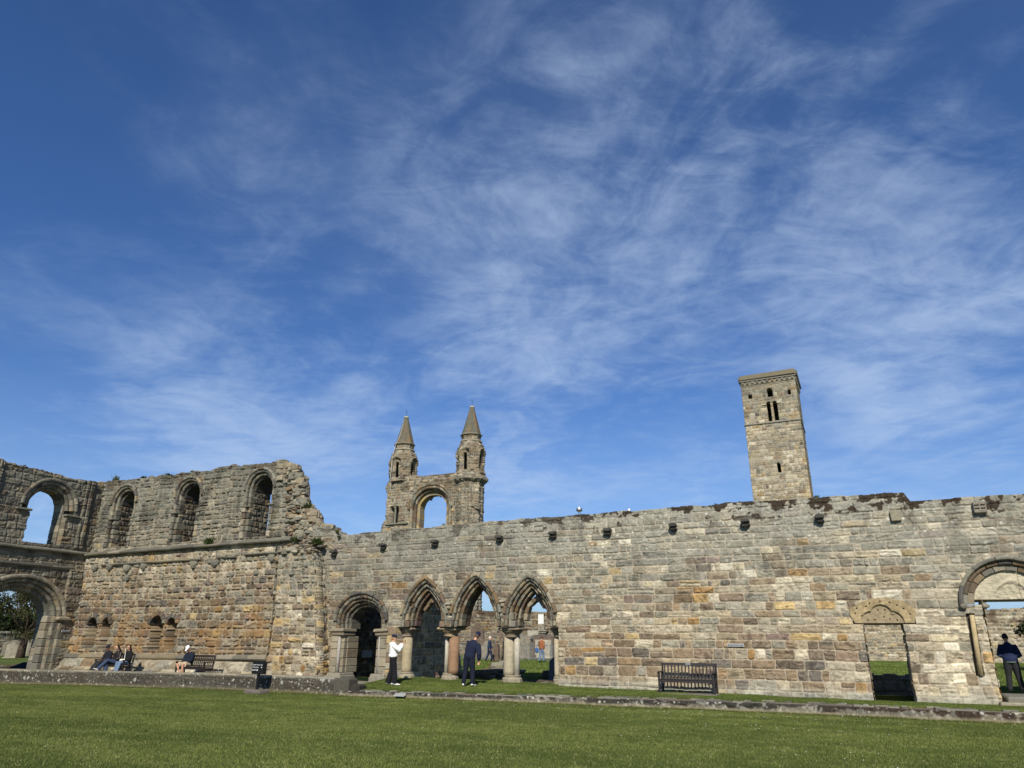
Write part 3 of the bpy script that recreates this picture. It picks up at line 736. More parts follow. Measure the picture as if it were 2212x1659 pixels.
# masonry on the reveals of the two doorways
def reveal(parent, x, sg, ya, yb, z0, z1, seed, wfn, nm='reveal', dark=.9):
    pm = plane_map((x, 0, 0), (0, 1, 0), (1, 0, 0)) if sg > 0 else plane_map((x, 0, 0), (0, -1, 0), (-1, 0, 0)); ua, ub = (ya, yb) if sg > 0 else (-yb, -ya)
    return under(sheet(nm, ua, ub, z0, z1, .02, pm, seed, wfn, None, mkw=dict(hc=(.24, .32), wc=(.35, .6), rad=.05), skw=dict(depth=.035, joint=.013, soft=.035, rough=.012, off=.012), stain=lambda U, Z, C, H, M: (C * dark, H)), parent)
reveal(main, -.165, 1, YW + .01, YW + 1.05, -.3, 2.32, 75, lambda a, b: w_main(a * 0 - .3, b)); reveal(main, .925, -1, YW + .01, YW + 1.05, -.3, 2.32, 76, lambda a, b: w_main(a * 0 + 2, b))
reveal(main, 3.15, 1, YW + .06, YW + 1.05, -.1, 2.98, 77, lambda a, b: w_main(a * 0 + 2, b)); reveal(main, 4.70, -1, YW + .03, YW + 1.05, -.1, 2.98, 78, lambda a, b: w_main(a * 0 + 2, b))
mb = MB(); mb.box((.38, YW + .55, -.16), (1.12, 1.2, .28), PAL['dark'][0] * .8, bev=.02); mb.jitter(.02, 3, 79); under(mb.build('threshold', STONE), main)
# corbels under the wall head
for i, (x, z) in enumerate([(-21.22, 5.38), (-18.57, 5.53), (-15.95, 5.56), (-12.93, 5.58), (-10.62, 5.62), (-8.40, 5.61), (-5.92, 5.64), (-3.39, 5.64), (-1.0, 5.63)]):
    mb = MB(); c = lin((72, 70, 64)) * ALB
    mb.box((x, YW - .11, z + .07), (.27, .34, .13), c * 1.25, bev=.03); mb.box((x, YW - .06, z - .07), (.24, .24, .17), c * .9, bev=.06, taper=1.12)
    mb.jitter(.03, 5, 80 + i); under(mb.build('corbel', STONE), main)
mb = MB(); mb.box((1.25, YW - .03, 5.60), (.30, .16, .34), lin((150, 142, 120)) * ALB, bev=.02); mb.jitter(.01, 5, 90); under(mb.build('corbel', STONE), main)
mb = MB(); mb.box((3.57, YW - .05, 5.70), (.34, .22, .36), lin((140, 132, 116)) * ALB, bev=.03); 
for dz in (-.05, .05):
    for dx in (-.08, .08): mb.box((3.57 + dx, YW - .165, 5.72 + dz), (.12, .02, .03), lin((30, 28, 26)))
under(mb.build('corbel', STONE), main)
# top-row projecting block at the slype end
# small sign plates fixed to the masonry are things of their own (see below)

# ------------------------------------------------------------------ transept wall (upper left) and nave wall
tw = empty('transept_wall', (-30, YW, .1), None, 'wall')
tw['label'] = 'tall ruined wall with three deep lancet windows above a ledge, broken stepped right end'
XC = -38.4
TW = [-46, -40.2, -38.7, -37.3, -35.9, -34.4, -33.2, -31.1, -30.1, -29.4, -27.6, -26.6, -25.6, -25.1, -24.9, -24.86, -24.2, -23.95, -23.75, -23.6, -23.55, -23.35, -22.95, -22.6, -22.5, -21.75, -21.6, -21.4, -20]
TZ = [10.3, 10.28, 10.18, 10.1, 10.1, 10.08, 10.07, 10.1, 10.02, 10.2, 10.1, 10.06, 10.06, 10.0, 9.98, 9.82, 9.66, 9.3, 8.95, 8.7, 8.2, 7.8, 7.5, 7.15, 6.78, 6.62, 6.3, 6.2, 6.2]
top_tw = interp(TW, TZ)
WIN = [dict(kind='round', cu=x, zs=8.78, a=1.02, b=1.04) for x in (-36.42, -31.45, -26.47)]
YU = YW + .22
def up_inside(U, Z, M):
    n = fbm(U * 3.5, Z * 3.5, 3, 44) - .5
    bz = M['cz'][M['inv']]; bx = M['cx'][M['inv']]
    k = (Z < top_tw(U) + n * (.22 + .7 * ss(U, -25, -24.3))) & (bz < top_tw(bx) + .08)
    for A in WIN: k &= ~(inside_arch(U, Z, A, .06, 6.42))
    return k
def w_up(cx, cz):
    n = fbm(cx * .5, cz * .7, 3, 71); rt = ss(cx, -26, -23.5)
    return [3.4 - rt, 1.0 + .8 * ss(n, .45, .65), .18 + .5 * rt, .22, .02, .05, .05, .10 + .25 * ss(6.9 - cz, 0, .6)]
def stain_up(U, Z, C, H, M):
    tp = top_tw(U); n = fbm(U * 1.7, Z * 2.2, 5, 191); nf = fbm(U * 10, Z * 10, 3, 195)
    mo = ss(n + (nf - .5) * .3 + .22 * ss(Z, tp - .8, tp), .66, .72) * ss(Z, tp - 1.6, tp - .8) * ss(-U, 22, 25)
    C = C * (1 - .85 * mo[..., None]) + lin((64, 50, 36)) * (.7 + .6 * nf)[..., None] * .85 * mo[..., None]
    f = (ss(Z, 6.6, 8.2) * .45 * ss(fbm(U * .8, Z * 1.1, 4, 117), .35, .6))[..., None]; C = C * (1 - f) + lin((128, 129, 116)) * ALB * (.8 + .4 * nf)[..., None] * f
    dk = ss(fbm(U * 1.3, Z * .5, 4, 129), .58, .74) * .45; C = (.75 * C + .25 * lin((140, 137, 122)) * ALB * (.6 + .8 * nf)[..., None]) * (1 - dk[..., None]) * .88; return C, H
def up_rel(U, Z):
    n = fbm(U * 1.3, Z * 1.3, 4, 88) - .5; rt = ss(U, -24.9, -24.0)
    H = n * .10 + rt * (fbm(U * 3, Z * 3, 4, 89) - .5) * .5 - rt * .22
    for x in (-33.58, -28.35, -37.95): H = H + .20 * np.sqrt(np.clip(1 - ((U - x) / .13) ** 2, 0, 1)) + .15 * np.sqrt(np.clip(1 - ((U - x - .26) / .10) ** 2, 0, 1))     # wall shafts
    return H
for zone, tk_ in ((lambda U: U < -25.9 + 1e-6, 1.42), (lambda U: U > -25.9 - 1e-6, .42)):
    under(sheet('upper_wall', -38.6, -21.3, 6.0, 10.5, .025, frontY(YU), 201, w_up, None, lambda U, Z, M, zone=zone: up_inside(U, Z, M) & zone(U), tk_,
            mkw=dict(hc=(.22, .34), wc=(.28, .68), wob=.04, rad=.06, split=.2, hsplit=.1), skw=dict(depth=.06, joint=.016, soft=.05, rough=.022, off=.035, layer=.5), stain=stain_up, relief=up_rel), tw)
for i, A in enumerate(WIN):
    mb = MB(); gg = ['gray', 'gray', 'beige', 'dark']
    AJ = dict(A); 
    arch_ring(mb, A, -.06, .10, YU - .09, YU + .12, .36, gg, 210 + i, 'hood', tone=.9)
    AS = dict(A, zb=7.9)
    arch_ring(mb, AS, .05, .20, YU + .0, YU + .30, .26, gg, 220 + i, 'roll', tone=.85)
    arch_ring(mb, AS, .18, .34, YU + .14, YU + .50, .26, gg, 230 + i, 'roll', tone=.82)
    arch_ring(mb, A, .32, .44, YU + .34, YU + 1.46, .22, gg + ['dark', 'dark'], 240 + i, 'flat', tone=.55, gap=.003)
    for sg in (-1, 1):
        xx = A['cu'] + sg * .60; pm = plane_map((xx, 0, 0), (0, 1, 0), (-sg, 0, 0)) if sg < 0 else plane_map((xx, 0, 0), (0, -1, 0), (-1, 0, 0)); ua, ub = (YU + .36, YU + 1.45) if sg < 0 else (-YU - 1.45, -YU - .36)
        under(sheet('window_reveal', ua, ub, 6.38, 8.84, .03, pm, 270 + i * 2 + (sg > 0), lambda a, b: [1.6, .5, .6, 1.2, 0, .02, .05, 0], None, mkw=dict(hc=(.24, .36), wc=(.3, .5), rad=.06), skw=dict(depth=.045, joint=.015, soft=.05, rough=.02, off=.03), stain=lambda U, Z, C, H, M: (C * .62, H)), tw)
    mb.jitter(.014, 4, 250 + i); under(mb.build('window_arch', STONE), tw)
    mb = MB(); rg = np.random.RandomState(255 + i)
    for sg in (-1, 1):
        z = 6.38
        while z < 7.86:
            h = min(rg.uniform(.20, .36), 7.9 - z)
            for o_, wd, y in ((.90, .22, 0), (.73, .20, .16)):
                p = PAL[gg[rg.randint(4)]]; mb.box((A['cu'] + sg * o_, YU + y + .24 + rg.uniform(-.03, .03), z + h / 2), (wd + rg.uniform(-.03, .04), .5, h - .014), p[rg.randint(4)] * rg.uniform(.65, 1.0), bev=.03)
            z += h
        mb.box((A['cu'] + sg * .86, YU + .14, 7.94), (.40, .40, .11), PAL['gray'][1] * .75, bev=.04)
    mb.jitter(.03, 4, 257 + i); under(mb.build('jamb', STONE), tw)
# ledge and string courses
def string(parent, xa, xb, z0, h, y_out, y_in, seed, vl=.6, tone=.8, name='string_course', slope=.0, skip=.0, tab='gray'):
    mb = MB(); rg = np.random.RandomState(seed); x = xa
    while x < xb - .05:
        w = min(rg.uniform(.6, 1.4) * vl, xb - x); p = PAL[[tab, 'beige', 'gray'][rg.randint(3)]]
        z_ = z0(x) if callable(z0) else z0
        if rg.rand() > skip:
            y0 = y_out + rg.uniform(-.02, .02); A_ = [(y_in, z_), (y0 + h * .3, z_), (y0, z_ + h * .35), (y0, z_ + h * .75), (y_in, z_ + h + slope)]
            mb.poly([(a, b) for a, b in A_], x + .004, x + w - .004, p[rg.randint(6)] * rg.uniform(.8, 1.1) * tone, axis='x')
        x += w
    mb.jitter(.022, 3.5, seed); return under(mb.build(name, STONE), parent)
string(tw, -38.5, -23.2, lambda x: np.interp(x, [-38.5, -23.2], [5.93, 6.06]), .14, YW - .22, YW + .5, 260, .7, .78, slope=.22)
string(tw, -36.9, -27.2, lambda x: 5.36 + .006 * (x + 37), .14, YW - .12, YW + .2, 261, .9, .85, skip=.12)
string(tw, -26.6, -23.9, 5.5, .13, YW - .12, YW + .2, 262, .8, .85)
# lower wall with niches
NI = [(-36.75, .72), (-35.68, .64), (-31.95, .84), (-30.88, .62)]
def niche(U, Z, g=0):
    k = np.zeros(U.shape, bool)
    for x, w in NI:
        hw = w / 2 + g; z_s = 2.45
        k |= ((np.abs(U - x) < hw) & (Z > 1.22 - g) & (Z < z_s)) | (np.hypot((U - x), (Z - z_s) * .95) < hw) & (Z >= z_s)
    return k
def lo_inside(U, Z, M):
    n = (fbm(U * 7, Z * 7, 3, 3) - .5) * .06; return (Z < 6.1) & ~niche(U + n, Z + n)
def lo_rel(U, Z):
    n = fbm(U * 1.1, Z * 1.1, 4, 188) - .5; Hh = n * .07
    Hh = Hh + .05 * ((np.abs(U + 33.55) < .10) & (Z > 2.3) & (Z < 4.4)) + .04 * (np.abs(U + 28.6) < .09) * (Z > 3.6) * (Z < 5.0)
    return Hh
def w_lo(cx, cz):
    n = fbm(cx * .45, cz * .7, 3, 171); t = ss(cz, 3.6, 5.2); low = 1 - ss(cz, 2.0, 3.4); org = np.maximum(ss(n, .50, .62), 1.0 * ss(cx, -24.5, -23) * low) * low + .15
    g_ = ss(cx, -24.4, -23.6) * t * ss(5.9 - cz, 0, .3)
    return [.5 + .7 * t + 3 * g_, 1.1 + 1.2 * t, 1.7 * (1 - t) + .15, .35 * (1 - t) + .05, .30 * org, .35 * org + .08, .12, .03 + .4 * t * ss(n, .4, .6)]
def stain_lo(U, Z, C, H, M):
    nf = fbm(U * 9, Z * 9, 3, 295); n = fbm(U * .9, Z * 1.4, 4, 217)
    f = (.42 * ss(n, .48, .64) * (1 - ss(Z, 2.6, 3.6)))[..., None]; C = C * (1 - f) + lin((168, 128, 74)) * ALB * (.75 + .5 * nf)[..., None] * f
    bs = (1 - ss(Z, .78, .84))[..., None]; C = C * (1 - bs) + lin((152, 144, 122)) * ALB * (.6 + .7 * fbm(U * 1.5, Z * 7, 4, 9))[..., None] * bs
    st = ss(fbm(U * 2.2, Z * .3, 3, 39), .6, .72) * .3 * ss(Z, 3, 5); C = C * (1 - st[..., None])
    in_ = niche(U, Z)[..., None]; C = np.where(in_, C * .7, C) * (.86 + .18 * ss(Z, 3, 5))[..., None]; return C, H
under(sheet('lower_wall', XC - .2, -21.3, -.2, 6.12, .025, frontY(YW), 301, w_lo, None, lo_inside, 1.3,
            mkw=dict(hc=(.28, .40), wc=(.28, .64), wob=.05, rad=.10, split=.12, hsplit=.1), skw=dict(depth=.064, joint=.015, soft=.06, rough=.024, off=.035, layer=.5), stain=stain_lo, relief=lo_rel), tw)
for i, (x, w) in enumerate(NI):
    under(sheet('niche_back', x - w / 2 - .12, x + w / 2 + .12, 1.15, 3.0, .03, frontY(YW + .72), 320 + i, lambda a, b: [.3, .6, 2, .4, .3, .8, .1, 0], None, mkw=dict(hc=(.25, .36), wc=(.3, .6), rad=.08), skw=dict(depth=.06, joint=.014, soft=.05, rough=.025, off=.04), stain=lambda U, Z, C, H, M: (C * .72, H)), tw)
    mb = MB(); AN = dict(kind='round', cu=x, zs=2.42, a=w / 2 + .17, b=w / 2 + .17); arch_ring(mb, AN, 0, .20, YW - .07, YW + .34, .20, ['gray', 'brown', 'dark'], 330 + i, 'flat', tone=.85, jit=.03); mb.jitter(.03, 5, 335 + i); under(mb.build('niche_arch', STONE), tw)
string(tw, -38.3, -23.7, lambda x: np.interp(x, [-38.3, -23.7], [.72, .84]), .20, YW - .20, YW + .1, 263, 1.1, .88, name='base_moulding', slope=.05, tab='beige')
mb = MB(); rg = np.random.RandomState(66)
def pl_map(U, Z, H):
    y = YW - np.interp(Z, [0, .22, .27, .62, .72], [.62, .60, .40, .30, .16]); return np.stack([U, y - H, Z], 1)
under(sheet('plinth_course', -38.4, -23.6, -.1, .76, .025, pl_map, 266, lambda a, b: [1.5, 1.6, .5, .2, 0, .1, .05, .5], None, mkw=dict(hc=(.30, .5), wc=(.5, 1.4), wob=.02, rad=.03), skw=dict(depth=.02, joint=.008, rough=.02),
            stain=lambda U, Z, C, H, M: (C * (.55 + .8 * fbm(U * 1.8, Z * 5, 5, 19))[..., None] * (1 - .35 * (1 - ss(Z, .2, .32)))[..., None], H), relief=lambda U, Z: (fbm(U * 2.2, Z * 4, 4, 20) - .5) * .10), tw)
for i, (x, z, w) in enumerate([(-37.4, 5.29, .42), (-36.2, 5.32, .4), (-34.83, 5.2, .42), (-33.56, 5.24, .38), (-29.95, 5.22, .42), (-28.49, 5.22, .5), (-24.85, 5.34, .4), (-34.7, 4.72, .3)]):
    mb = MB(); mb.lathe((x, YW - .02, z - .16), [(w * .28, -.02), (w * .42, .06), (w * .5, .16), (w * .5, .30)], 12, PAL['gray'][i % 6] * .95); mb.jitter(.025, 5, 400 + i); under(mb.build('corbel', STONE), tw)
# buttress at the join
def bmap_f(U, Z, H):   # front face, leaning back as it rises
    y = 25.15 + .02 * Z; xr = np.interp(Z, [.1, 2.8, 5.4], [-20.95, -21.3, -21.85]); xl = np.interp(Z, [.1, 2.8, 5.4], [-23.75, -23.7, -23.9])
    x = xl + (xr - xl) * U / 2.4; return np.stack([x, y - H, Z], 1)
def bmap_r(U, Z, H):
    y0 = 25.15 + .02 * Z; xr = np.interp(Z, [.1, 2.8, 5.4], [-20.95, -21.3, -21.85]) + H
    return np.stack([xr, y0 + U, Z], 1)
def bmap_l(U, Z, H):
    xl = np.interp(Z, [.1, 2.8, 5.4], [-23.75, -23.7, -23.9]) - H; return np.stack([xl, 26.1 - U, Z], 1)
bt = interp([0, .9, 1.3, 2.4], [5.75, 5.72, 5.55, 5.45])
def w_bt(cx, cz):
    t = ss(cz, 3.4, 4.4); low = 1 - ss(cz, 1.0, 3.0)
    return [.5 + 5 * t, 1.3, .8 * (1 - t) + .3 * low, .10, .22 * (1 - t) * low, .7 * (1 - t), .04, .45]
bk = dict(mkw=dict(hc=(.25, .36), wc=(.25, .62), wob=.04, rad=.09, split=.16), skw=dict(depth=.05, joint=.012, soft=.06, rough=.022, off=.045, layer=.5))
b_rel = lambda U, Z: (fbm(U * 1.6 + 3, Z * 2.2, 4, 55) - .5) * .22 * (1 - .6 * ss(Z, 3.2, 4.2)) * np.minimum(1, 6 * np.minimum(U, .4)) ** 0
b_st = lambda U, Z, C, H, M: (C * (1 + (fbm(U * 2, Z * 3, 4, 5) - .5) * .4)[..., None], H)
under(sheet('buttress', 0, 2.4, -.1, 5.8, .025, bmap_f, 310, w_bt, None, lambda U, Z, M: Z < bt(U) + .1 * (fbm(U * 3, Z, 3, 4) - .5), .5, stain=b_st, **bk), tw)
under(sheet('buttress', 0, 1.0, -.1, 5.5, .025, bmap_r, 311, w_bt, None, None, 0, stain=b_st, **bk), tw)
under(sheet('buttress', 0, 1.0, -.1, 5.7, .025, bmap_l, 312, w_bt, None, None, 0, stain=b_st, **bk), tw)
mb = MB(); rg = np.random.RandomState(70)
for i in range(150):
    x = rg.uniform(-23.8, -21.75); y = rg.uniform(25.22, 26.3); z = 5.36 + (y - 25.1) * .65 + rg.uniform(-.08, .06) - .12 * max(0, x + 22.4)
    s_ = rg.uniform(.10, .24); p = PAL[['gray', 'brown', 'beige'][rg.randint(3)]]; mb.box((x, y, z), (s_ * 1.3, s_, s_ * .6), p[rg.randint(6)] * rg.uniform(.55, 1.0), rz=rg.uniform(-.5, .5), bev=.05, rx=rg.uniform(-.2, .2))
for i in range(430):    # rubble core along the broken end
    x = rg.uniform(-24.5, -21.6); tz = float(top_tw(x)); z = rg.uniform(6.1, max(6.2, tz - .08)); s_ = rg.uniform(.10, .22); p = PAL[['gray', 'gray', 'beige', 'brown'][rg.randint(4)]]
    mb.box((x, YU + rg.uniform(-.04, .12) + .25 * max(0, x + 23.2), z), (s_ * 1.9, s_ * 1.6, s_ * .8), p[rg.randint(6)] * rg.uniform(.75, 1.1), rz=rg.uniform(-.5, .5), bev=.03, ry=rg.uniform(-.2, .2))
for i in range(520):     # ragged stones stepping down the broken end, through the wall's thickness
    x = rg.uniform(-25.2, -21.55); tz = float(top_tw(x)); s_ = rg.uniform(.12, .27); p = PAL[['gray', 'beige', 'beige'][rg.randint(3)]]
    yy = rg.uniform(0, .42); mb.box((x * (1 + yy / 26) + rg.uniform(-.10, .0), YU + yy, tz - rg.rand() ** 2 * .9 + .03), (s_ * 1.6, s_ * 1.5, s_ * .95), p[rg.randint(6)] * rg.uniform(.7, 1.05), rz=rg.uniform(-.5, .5), bev=.03, ry=rg.uniform(-.15, .15))
for i in range(70):     # loose stones along the wall head
    x = rg.uniform(-38.2, -25.4); s_ = rg.uniform(.12, .30); p = PAL[['gray', 'brown', 'dark'][rg.randint(3)]]
    mb.box((x, YU + rg.uniform(.05, .9), float(top_tw(x)) + rg.uniform(-.06, .06)), (s_ * 1.6, s_, s_ * .5), p[rg.randint(4)] * rg.uniform(.6, .95), rz=rg.uniform(-.6, .6), bev=.04)
mb.jitter(.03, 6, 71); under(mb.build('rubble_core', STONE), tw)

# nave wall: its face looks towards +X
nw = empty('nave_wall', (XC, 20, .1), 'shaded ruined wall at the corner with one open round-headed window above a wide round doorway', 'wall')
nmap = plane_map((XC, 0, 0), (0, 1, 0), (1, 0, 0))
top_nw = interp([8, 20.4, 21.8, 23.2, 24.1, 24.8, 26.3], [10.6, 10.22, 10.1, 10.08, 10.0, 10.0, 10.12])
NWIN = dict(kind='round', cu=23.45, zs=8.22, a=1.50, b=1.52); NDOOR = dict(kind='round', cu=23.0, zs=2.5, a=2.60, b=2.28)
def n_inside(U, Z, M):
    n = fbm(U * 3.5, Z * 3.5, 3, 144) - .5; bz = M['cz'][M['inv']]
    k = Z < top_nw(U) + n * .2
    k &= ~(inside_arch(U, Z, NWIN, .10, 8.0)); k &= ~((U > 22.45 + n * .35) & (U < 24.45) & (Z > 6.36) & (Z < 8.3))
    k &= ~inside_arch(U, Z, NDOOR, .12, 2.3); k &= ~((U > 21.05) & (U < 24.95) & (Z < 2.5))
    return k
def w_n(cx, cz):
    n = fbm(cx * .5, cz * .7, 3, 271); low = 1 - ss(cz, 3, 5)
    return [1.9 - .9 * low, .7 + .3 * low, .5 + .8 * low, .25, .02 + .05 * low, .05 + .1 * low, .06, .08]
def n_rel(U, Z):
    H = (fbm(U * 1.3, Z * 1.3, 4, 288) - .5) * .09
    for y in (20.6, 25.55): H = H + .10 * (np.abs(U - y) < .10) * (Z > 6.3) + .08 * (np.abs(U - y + .24) < .08) * (Z > 6.3)
    return H + .14 * ((U > 25.25) & (Z < 5.2))
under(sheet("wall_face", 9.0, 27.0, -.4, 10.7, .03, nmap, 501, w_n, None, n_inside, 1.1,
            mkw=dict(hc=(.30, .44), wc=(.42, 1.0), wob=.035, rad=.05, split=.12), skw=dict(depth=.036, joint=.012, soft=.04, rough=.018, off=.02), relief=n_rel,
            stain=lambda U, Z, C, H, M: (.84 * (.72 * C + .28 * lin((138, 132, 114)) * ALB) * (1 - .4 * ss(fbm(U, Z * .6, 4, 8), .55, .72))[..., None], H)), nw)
def ring_x(mb, A, d0, d1, x0, x1, vl, fam, seed, prof, tone):
    b = MB(); arch_ring(b, A, d0, d1, x0, x1, vl, fam, seed, prof, axis='x', tone=tone)
    for v, c in zip(b.v, b.c): v[:, 0] += XC
    mb.v += b.v; mb.c += b.c; mb.f += [tuple(i + mb.n for i in f) for f in b.f]; mb.n += b.n
gg = ['gray', 'gray', 'beige', 'dark']
mb = MB(); J = dict(NWIN, zb=6.4)
ring_x(mb, NWIN, -.04, .14, -.10, .1, .42, gg, 511, 'hood', .9); ring_x(mb, NWIN, .10, .32, .0, .34, .34, gg, 512, 'roll', .85); ring_x(mb, NWIN, .30, .46, .16, .6, .34, gg, 513, 'roll', .82)
ring_x(mb, J, .45, .58, .36, 1.08, .36, gg, 514, 'flat', .8); mb.jitter(.02, 4, 515)
for y in (22.15, 24.75): mb.box((XC - .02, y, 7.95), (.3, .8, .12), PAL['gray'][1] * .85, bev=.03)
under(mb.build('window_arch', STONE), nw)
mb = MB(); J = dict(NDOOR, zb=.2); bb = ['gray', 'beige', 'gray']
ring_x(mb, NDOOR, .0, .20, -.16, .1, .42, bb, 521, 'hood', .9); ring_x(mb, NDOOR, .18, .40, -.02, .36, .3, bb, 522, 'roll', .85); ring_x(mb, NDOOR, .38, .60, .14, .6, .3, bb, 523, 'roll', .85)
ring_x(mb, J, .58, .80, .36, 1.15, .36, bb, 524, 'flat', .85); mb.jitter(.02, 4, 525)
under(mb.build('arch', STONE), nw)
mb = MB(); rg = np.random.RandomState(530)
for sg, ye in ((1, 24.95), (-1, 21.05)):
    z = .1
    while z < 2.6:
        h = rg.uniform(.3, .42)
        for k_, (a, xx) in enumerate(((.30, -.10), (.05, .05), (-.18, .30))):
            p = PAL[bb[rg.randint(3)]] * .78; mb.box((XC - xx - .2, ye + sg * (a + .12), z + h / 2), (.5, .30, h - .015), p[rg.randint(6)] * rg.uniform(.75, 1.05), bev=.03)
        z += h
    mb.box((XC + .02, ye + sg * .42, 2.66), (.5, .7, .2), PAL['beige'][1] * .9, bev=.06)
mb.jitter(.015, 5, 531); under(mb.build('jamb', STONE), nw)
def string_x(parent, ya, yb, z0, h, x_out, seed, tone=.85, slope=.2, name='string_course'):
    mb = MB(); rg = np.random.RandomState(seed); y = ya
    while y < yb - .05:
        w = min(rg.uniform(.5, 1.2), yb - y); p = PAL['gray']; x0 = XC + x_out + rg.uniform(-.02, .02)
        A_ = [(XC - .4, z0 + h + slope), (x0, z0 + h * .75), (x0, z0 + h * .35), (x0 - h * .3, z0), (XC - .4, z0)]
        n = len(A_); V = [(a, y + .004, b) for a, b in A_] + [(a, y + w - .004, b) for a, b in A_]
        mb.add(V, [tuple(range(n)), tuple(range(2 * n - 1, n - 1, -1))] + [(i, i + n, (i + 1) % n + n, (i + 1) % n) for i in range(n)], p[rg.randint(6)] * rg.uniform(.8, 1.1) * tone); y += w
    mb.jitter(.02, 3.5, seed); return under(mb.build(name, STONE), parent)
string_x(nw, 9, 26.0, 5.98, .16, .18, 541); string_x(nw, 18.0, 25.4, 5.15, .26, .10, 542, slope=.0)
# ------------------------------------------------------------------ low wall, kerb, lawn
def edging(name, label, cat, xa, xb, yf, yb, zt, zb, vl, seed, fam, bev=.03, jit=.02):
    mb = MB(); rg = np.random.RandomState(seed); x = xa
    while x < xb - .05:
        w = min(rg.uniform(.7, 1.35) * vl, xb - x); p = PAL[fam[rg.randint(len(fam))]]
        t = float(zt(x + w / 2)) + rg.uniform(-.015, .015); b = float(zb(x + w / 2)) - .25
        mb.box((x + w / 2, (yf + yb) / 2 + rg.uniform(-.01, .01), (t + b) / 2), (w - .014, yb - yf, t - b), p[rg.randint(len(p))] * rg.uniform(.85, 1.1), bev=bev); x += w
    return mb
def face_strip(name, u0, u1, yf, ztop, zbot, seed, wfn, stain, parent, mkw, depth=.012):
    return sheet(name, u0, u1, -.75, .5, .02, frontY(yf), seed, wfn, parent, lambda U, Z, M: (Z < ztop(U)) & (Z > zbot(U) - .2), .45, mkw=mkw, skw=dict(depth=depth, joint=.008, soft=.03, rough=.012, off=.01, layer=.2), stain=stain)
plinth_top = interp([-60, -38, -31.5, -25.7, -20.8, -17.4], [.22, .27, .34, .40, .42, .41])
def st_plinth(U, Z, C, H, M):
    nf = fbm(U * 13, Z * 13, 3, 395); n = fbm(U * 1.4, Z * 2.4, 5, 391)
    base = lin((64, 60, 53)) * ALB; C = .15 * C + .85 * base * (.4 + 1.2 * n)[..., None]
    t = plinth_top(U); tl = ss(Z, t - .10, t - .01)[..., None]; C = C * (1 - .6 * tl) + lin((150, 144, 126)) * ALB * .6 * tl
    sp = np.maximum(spots(U, Z, 11, 55, .32, .5, .06), .6 * spots(U, Z, 22, 56, .3, .45, .1))[..., None] * (.4 + .6 * ss(n, .42, .56))[..., None]; C = C * (1 - .8 * sp) + lin((180, 176, 162)) * .8 * sp
    sp = spots(U, Z, 4.5, 155, .4, .45, .1)[..., None]; C = C * (1 - .8 * sp) + lin((158, 158, 146)) * .8 * sp
    b = (1 - ss(Z, lawn_z(U) + .04, lawn_z(U) + .16))[..., None]; C = C * (1 - .6 * b) + lin((128, 120, 92)) * ALB * .6 * b
    return C * (.8 + .4 * nf)[..., None], H
lw = empty('low_wall', (-28, 22.7, -.2), 'long knee-high dark wall covered in pale lichen spots in front of the benches', 'low wall')
wp = lambda cx, cz: [1, .6, .5, .6, 0, 0, .1, .05]
under(face_strip('wall_face', -52, -18.05, 22.70, plinth_top, lambda u: lawn_z(u), 601, wp, st_plinth, None, dict(hc=(.30, .42), wc=(.7, 1.5), wob=.015, rad=.02)), lw)
mb = MB(); rg = np.random.RandomState(602)
mb.box((-17.74, 22.98, .10), (.70, .60, .62), lin((88, 84, 74)) * ALB, bev=.05); mb.box((-17.16, 23.0, .06), (.42, .5, .30), lin((60, 57, 50)) * ALB, bev=.06); mb.jitter(.035, 3.5, 603)
under(mb.build('end_block', STONE), lw)
mb = edging('coping', '', '', -52, -18.1, 22.72, 23.15, lambda x: plinth_top(x) + .012, lambda x: plinth_top(x) + .20, 1.3, 604, ['gray', 'beige'], .02); mb.jitter(.012, 3, 605)
under(mb.build('coping', STONE), lw)
def st_kerb(U, Z, C, H, M):
    n = fbm(U * 2.1, Z * 4.2, 5, 491); nf = fbm(U * 13, Z * 13, 3, 495); t = kerb_z(U); lo = lawn_z(U)
    C = C * .35 + lin((108, 103, 90)) * ALB * .65
    k = ss(n + .30 * ss(Z, lo + .06, t) - .10, .44, .52)[..., None]
    bq = (.9 * ss(U, -3, 1))[..., None]; brown = (bq * lin((50, 34, 26)) + (1 - bq) * lin((48, 46, 41))) * (.5 + nf)[..., None]
    C = C * (1 - .88 * k) + brown * .88 * k
    w_ = ss(fbm(U * 8.7, Z * 11.0, 3, 65), .62, .70)[..., None]; C = C * (1 - .5 * w_) + lin((160, 156, 142)) * .5 * w_
    sp = spots(U, Z, 10, 75, .25, .5, .08)[..., None]; C = C * (1 - .8 * sp) + lin((190, 186, 172)) * .8 * sp
    b = (1 - ss(Z, lo + .03, lo + .10))[..., None]; C = C * (1 - .7 * b) + lin((150, 140, 112)) * ALB * .7 * b
    return C * (.8 + .4 * nf)[..., None], H
ke = empty('stone_kerb', (-6, 22.7, -.1), 'low mossy stone kerb running along the front edge of the grass terrace', 'kerb')
under(face_strip('kerb_face', -17.9, 9.5, 22.68, kerb_z, lambda u: lawn_z(u), 611, wp, st_kerb, None, dict(hc=(.9, .91), wc=(.55, 1.1), wob=.01, rad=.03, split=0, hsplit=0)), ke)
mb = edging('coping', '', '', -17.9, 9.5, 22.74, 23.02, lambda x: kerb_z(x) + .012, lambda x: kerb_z(x) + .16, .9, 614, ['gray', 'dark', 'dark'], .02)
rg = np.random.RandomState(615)
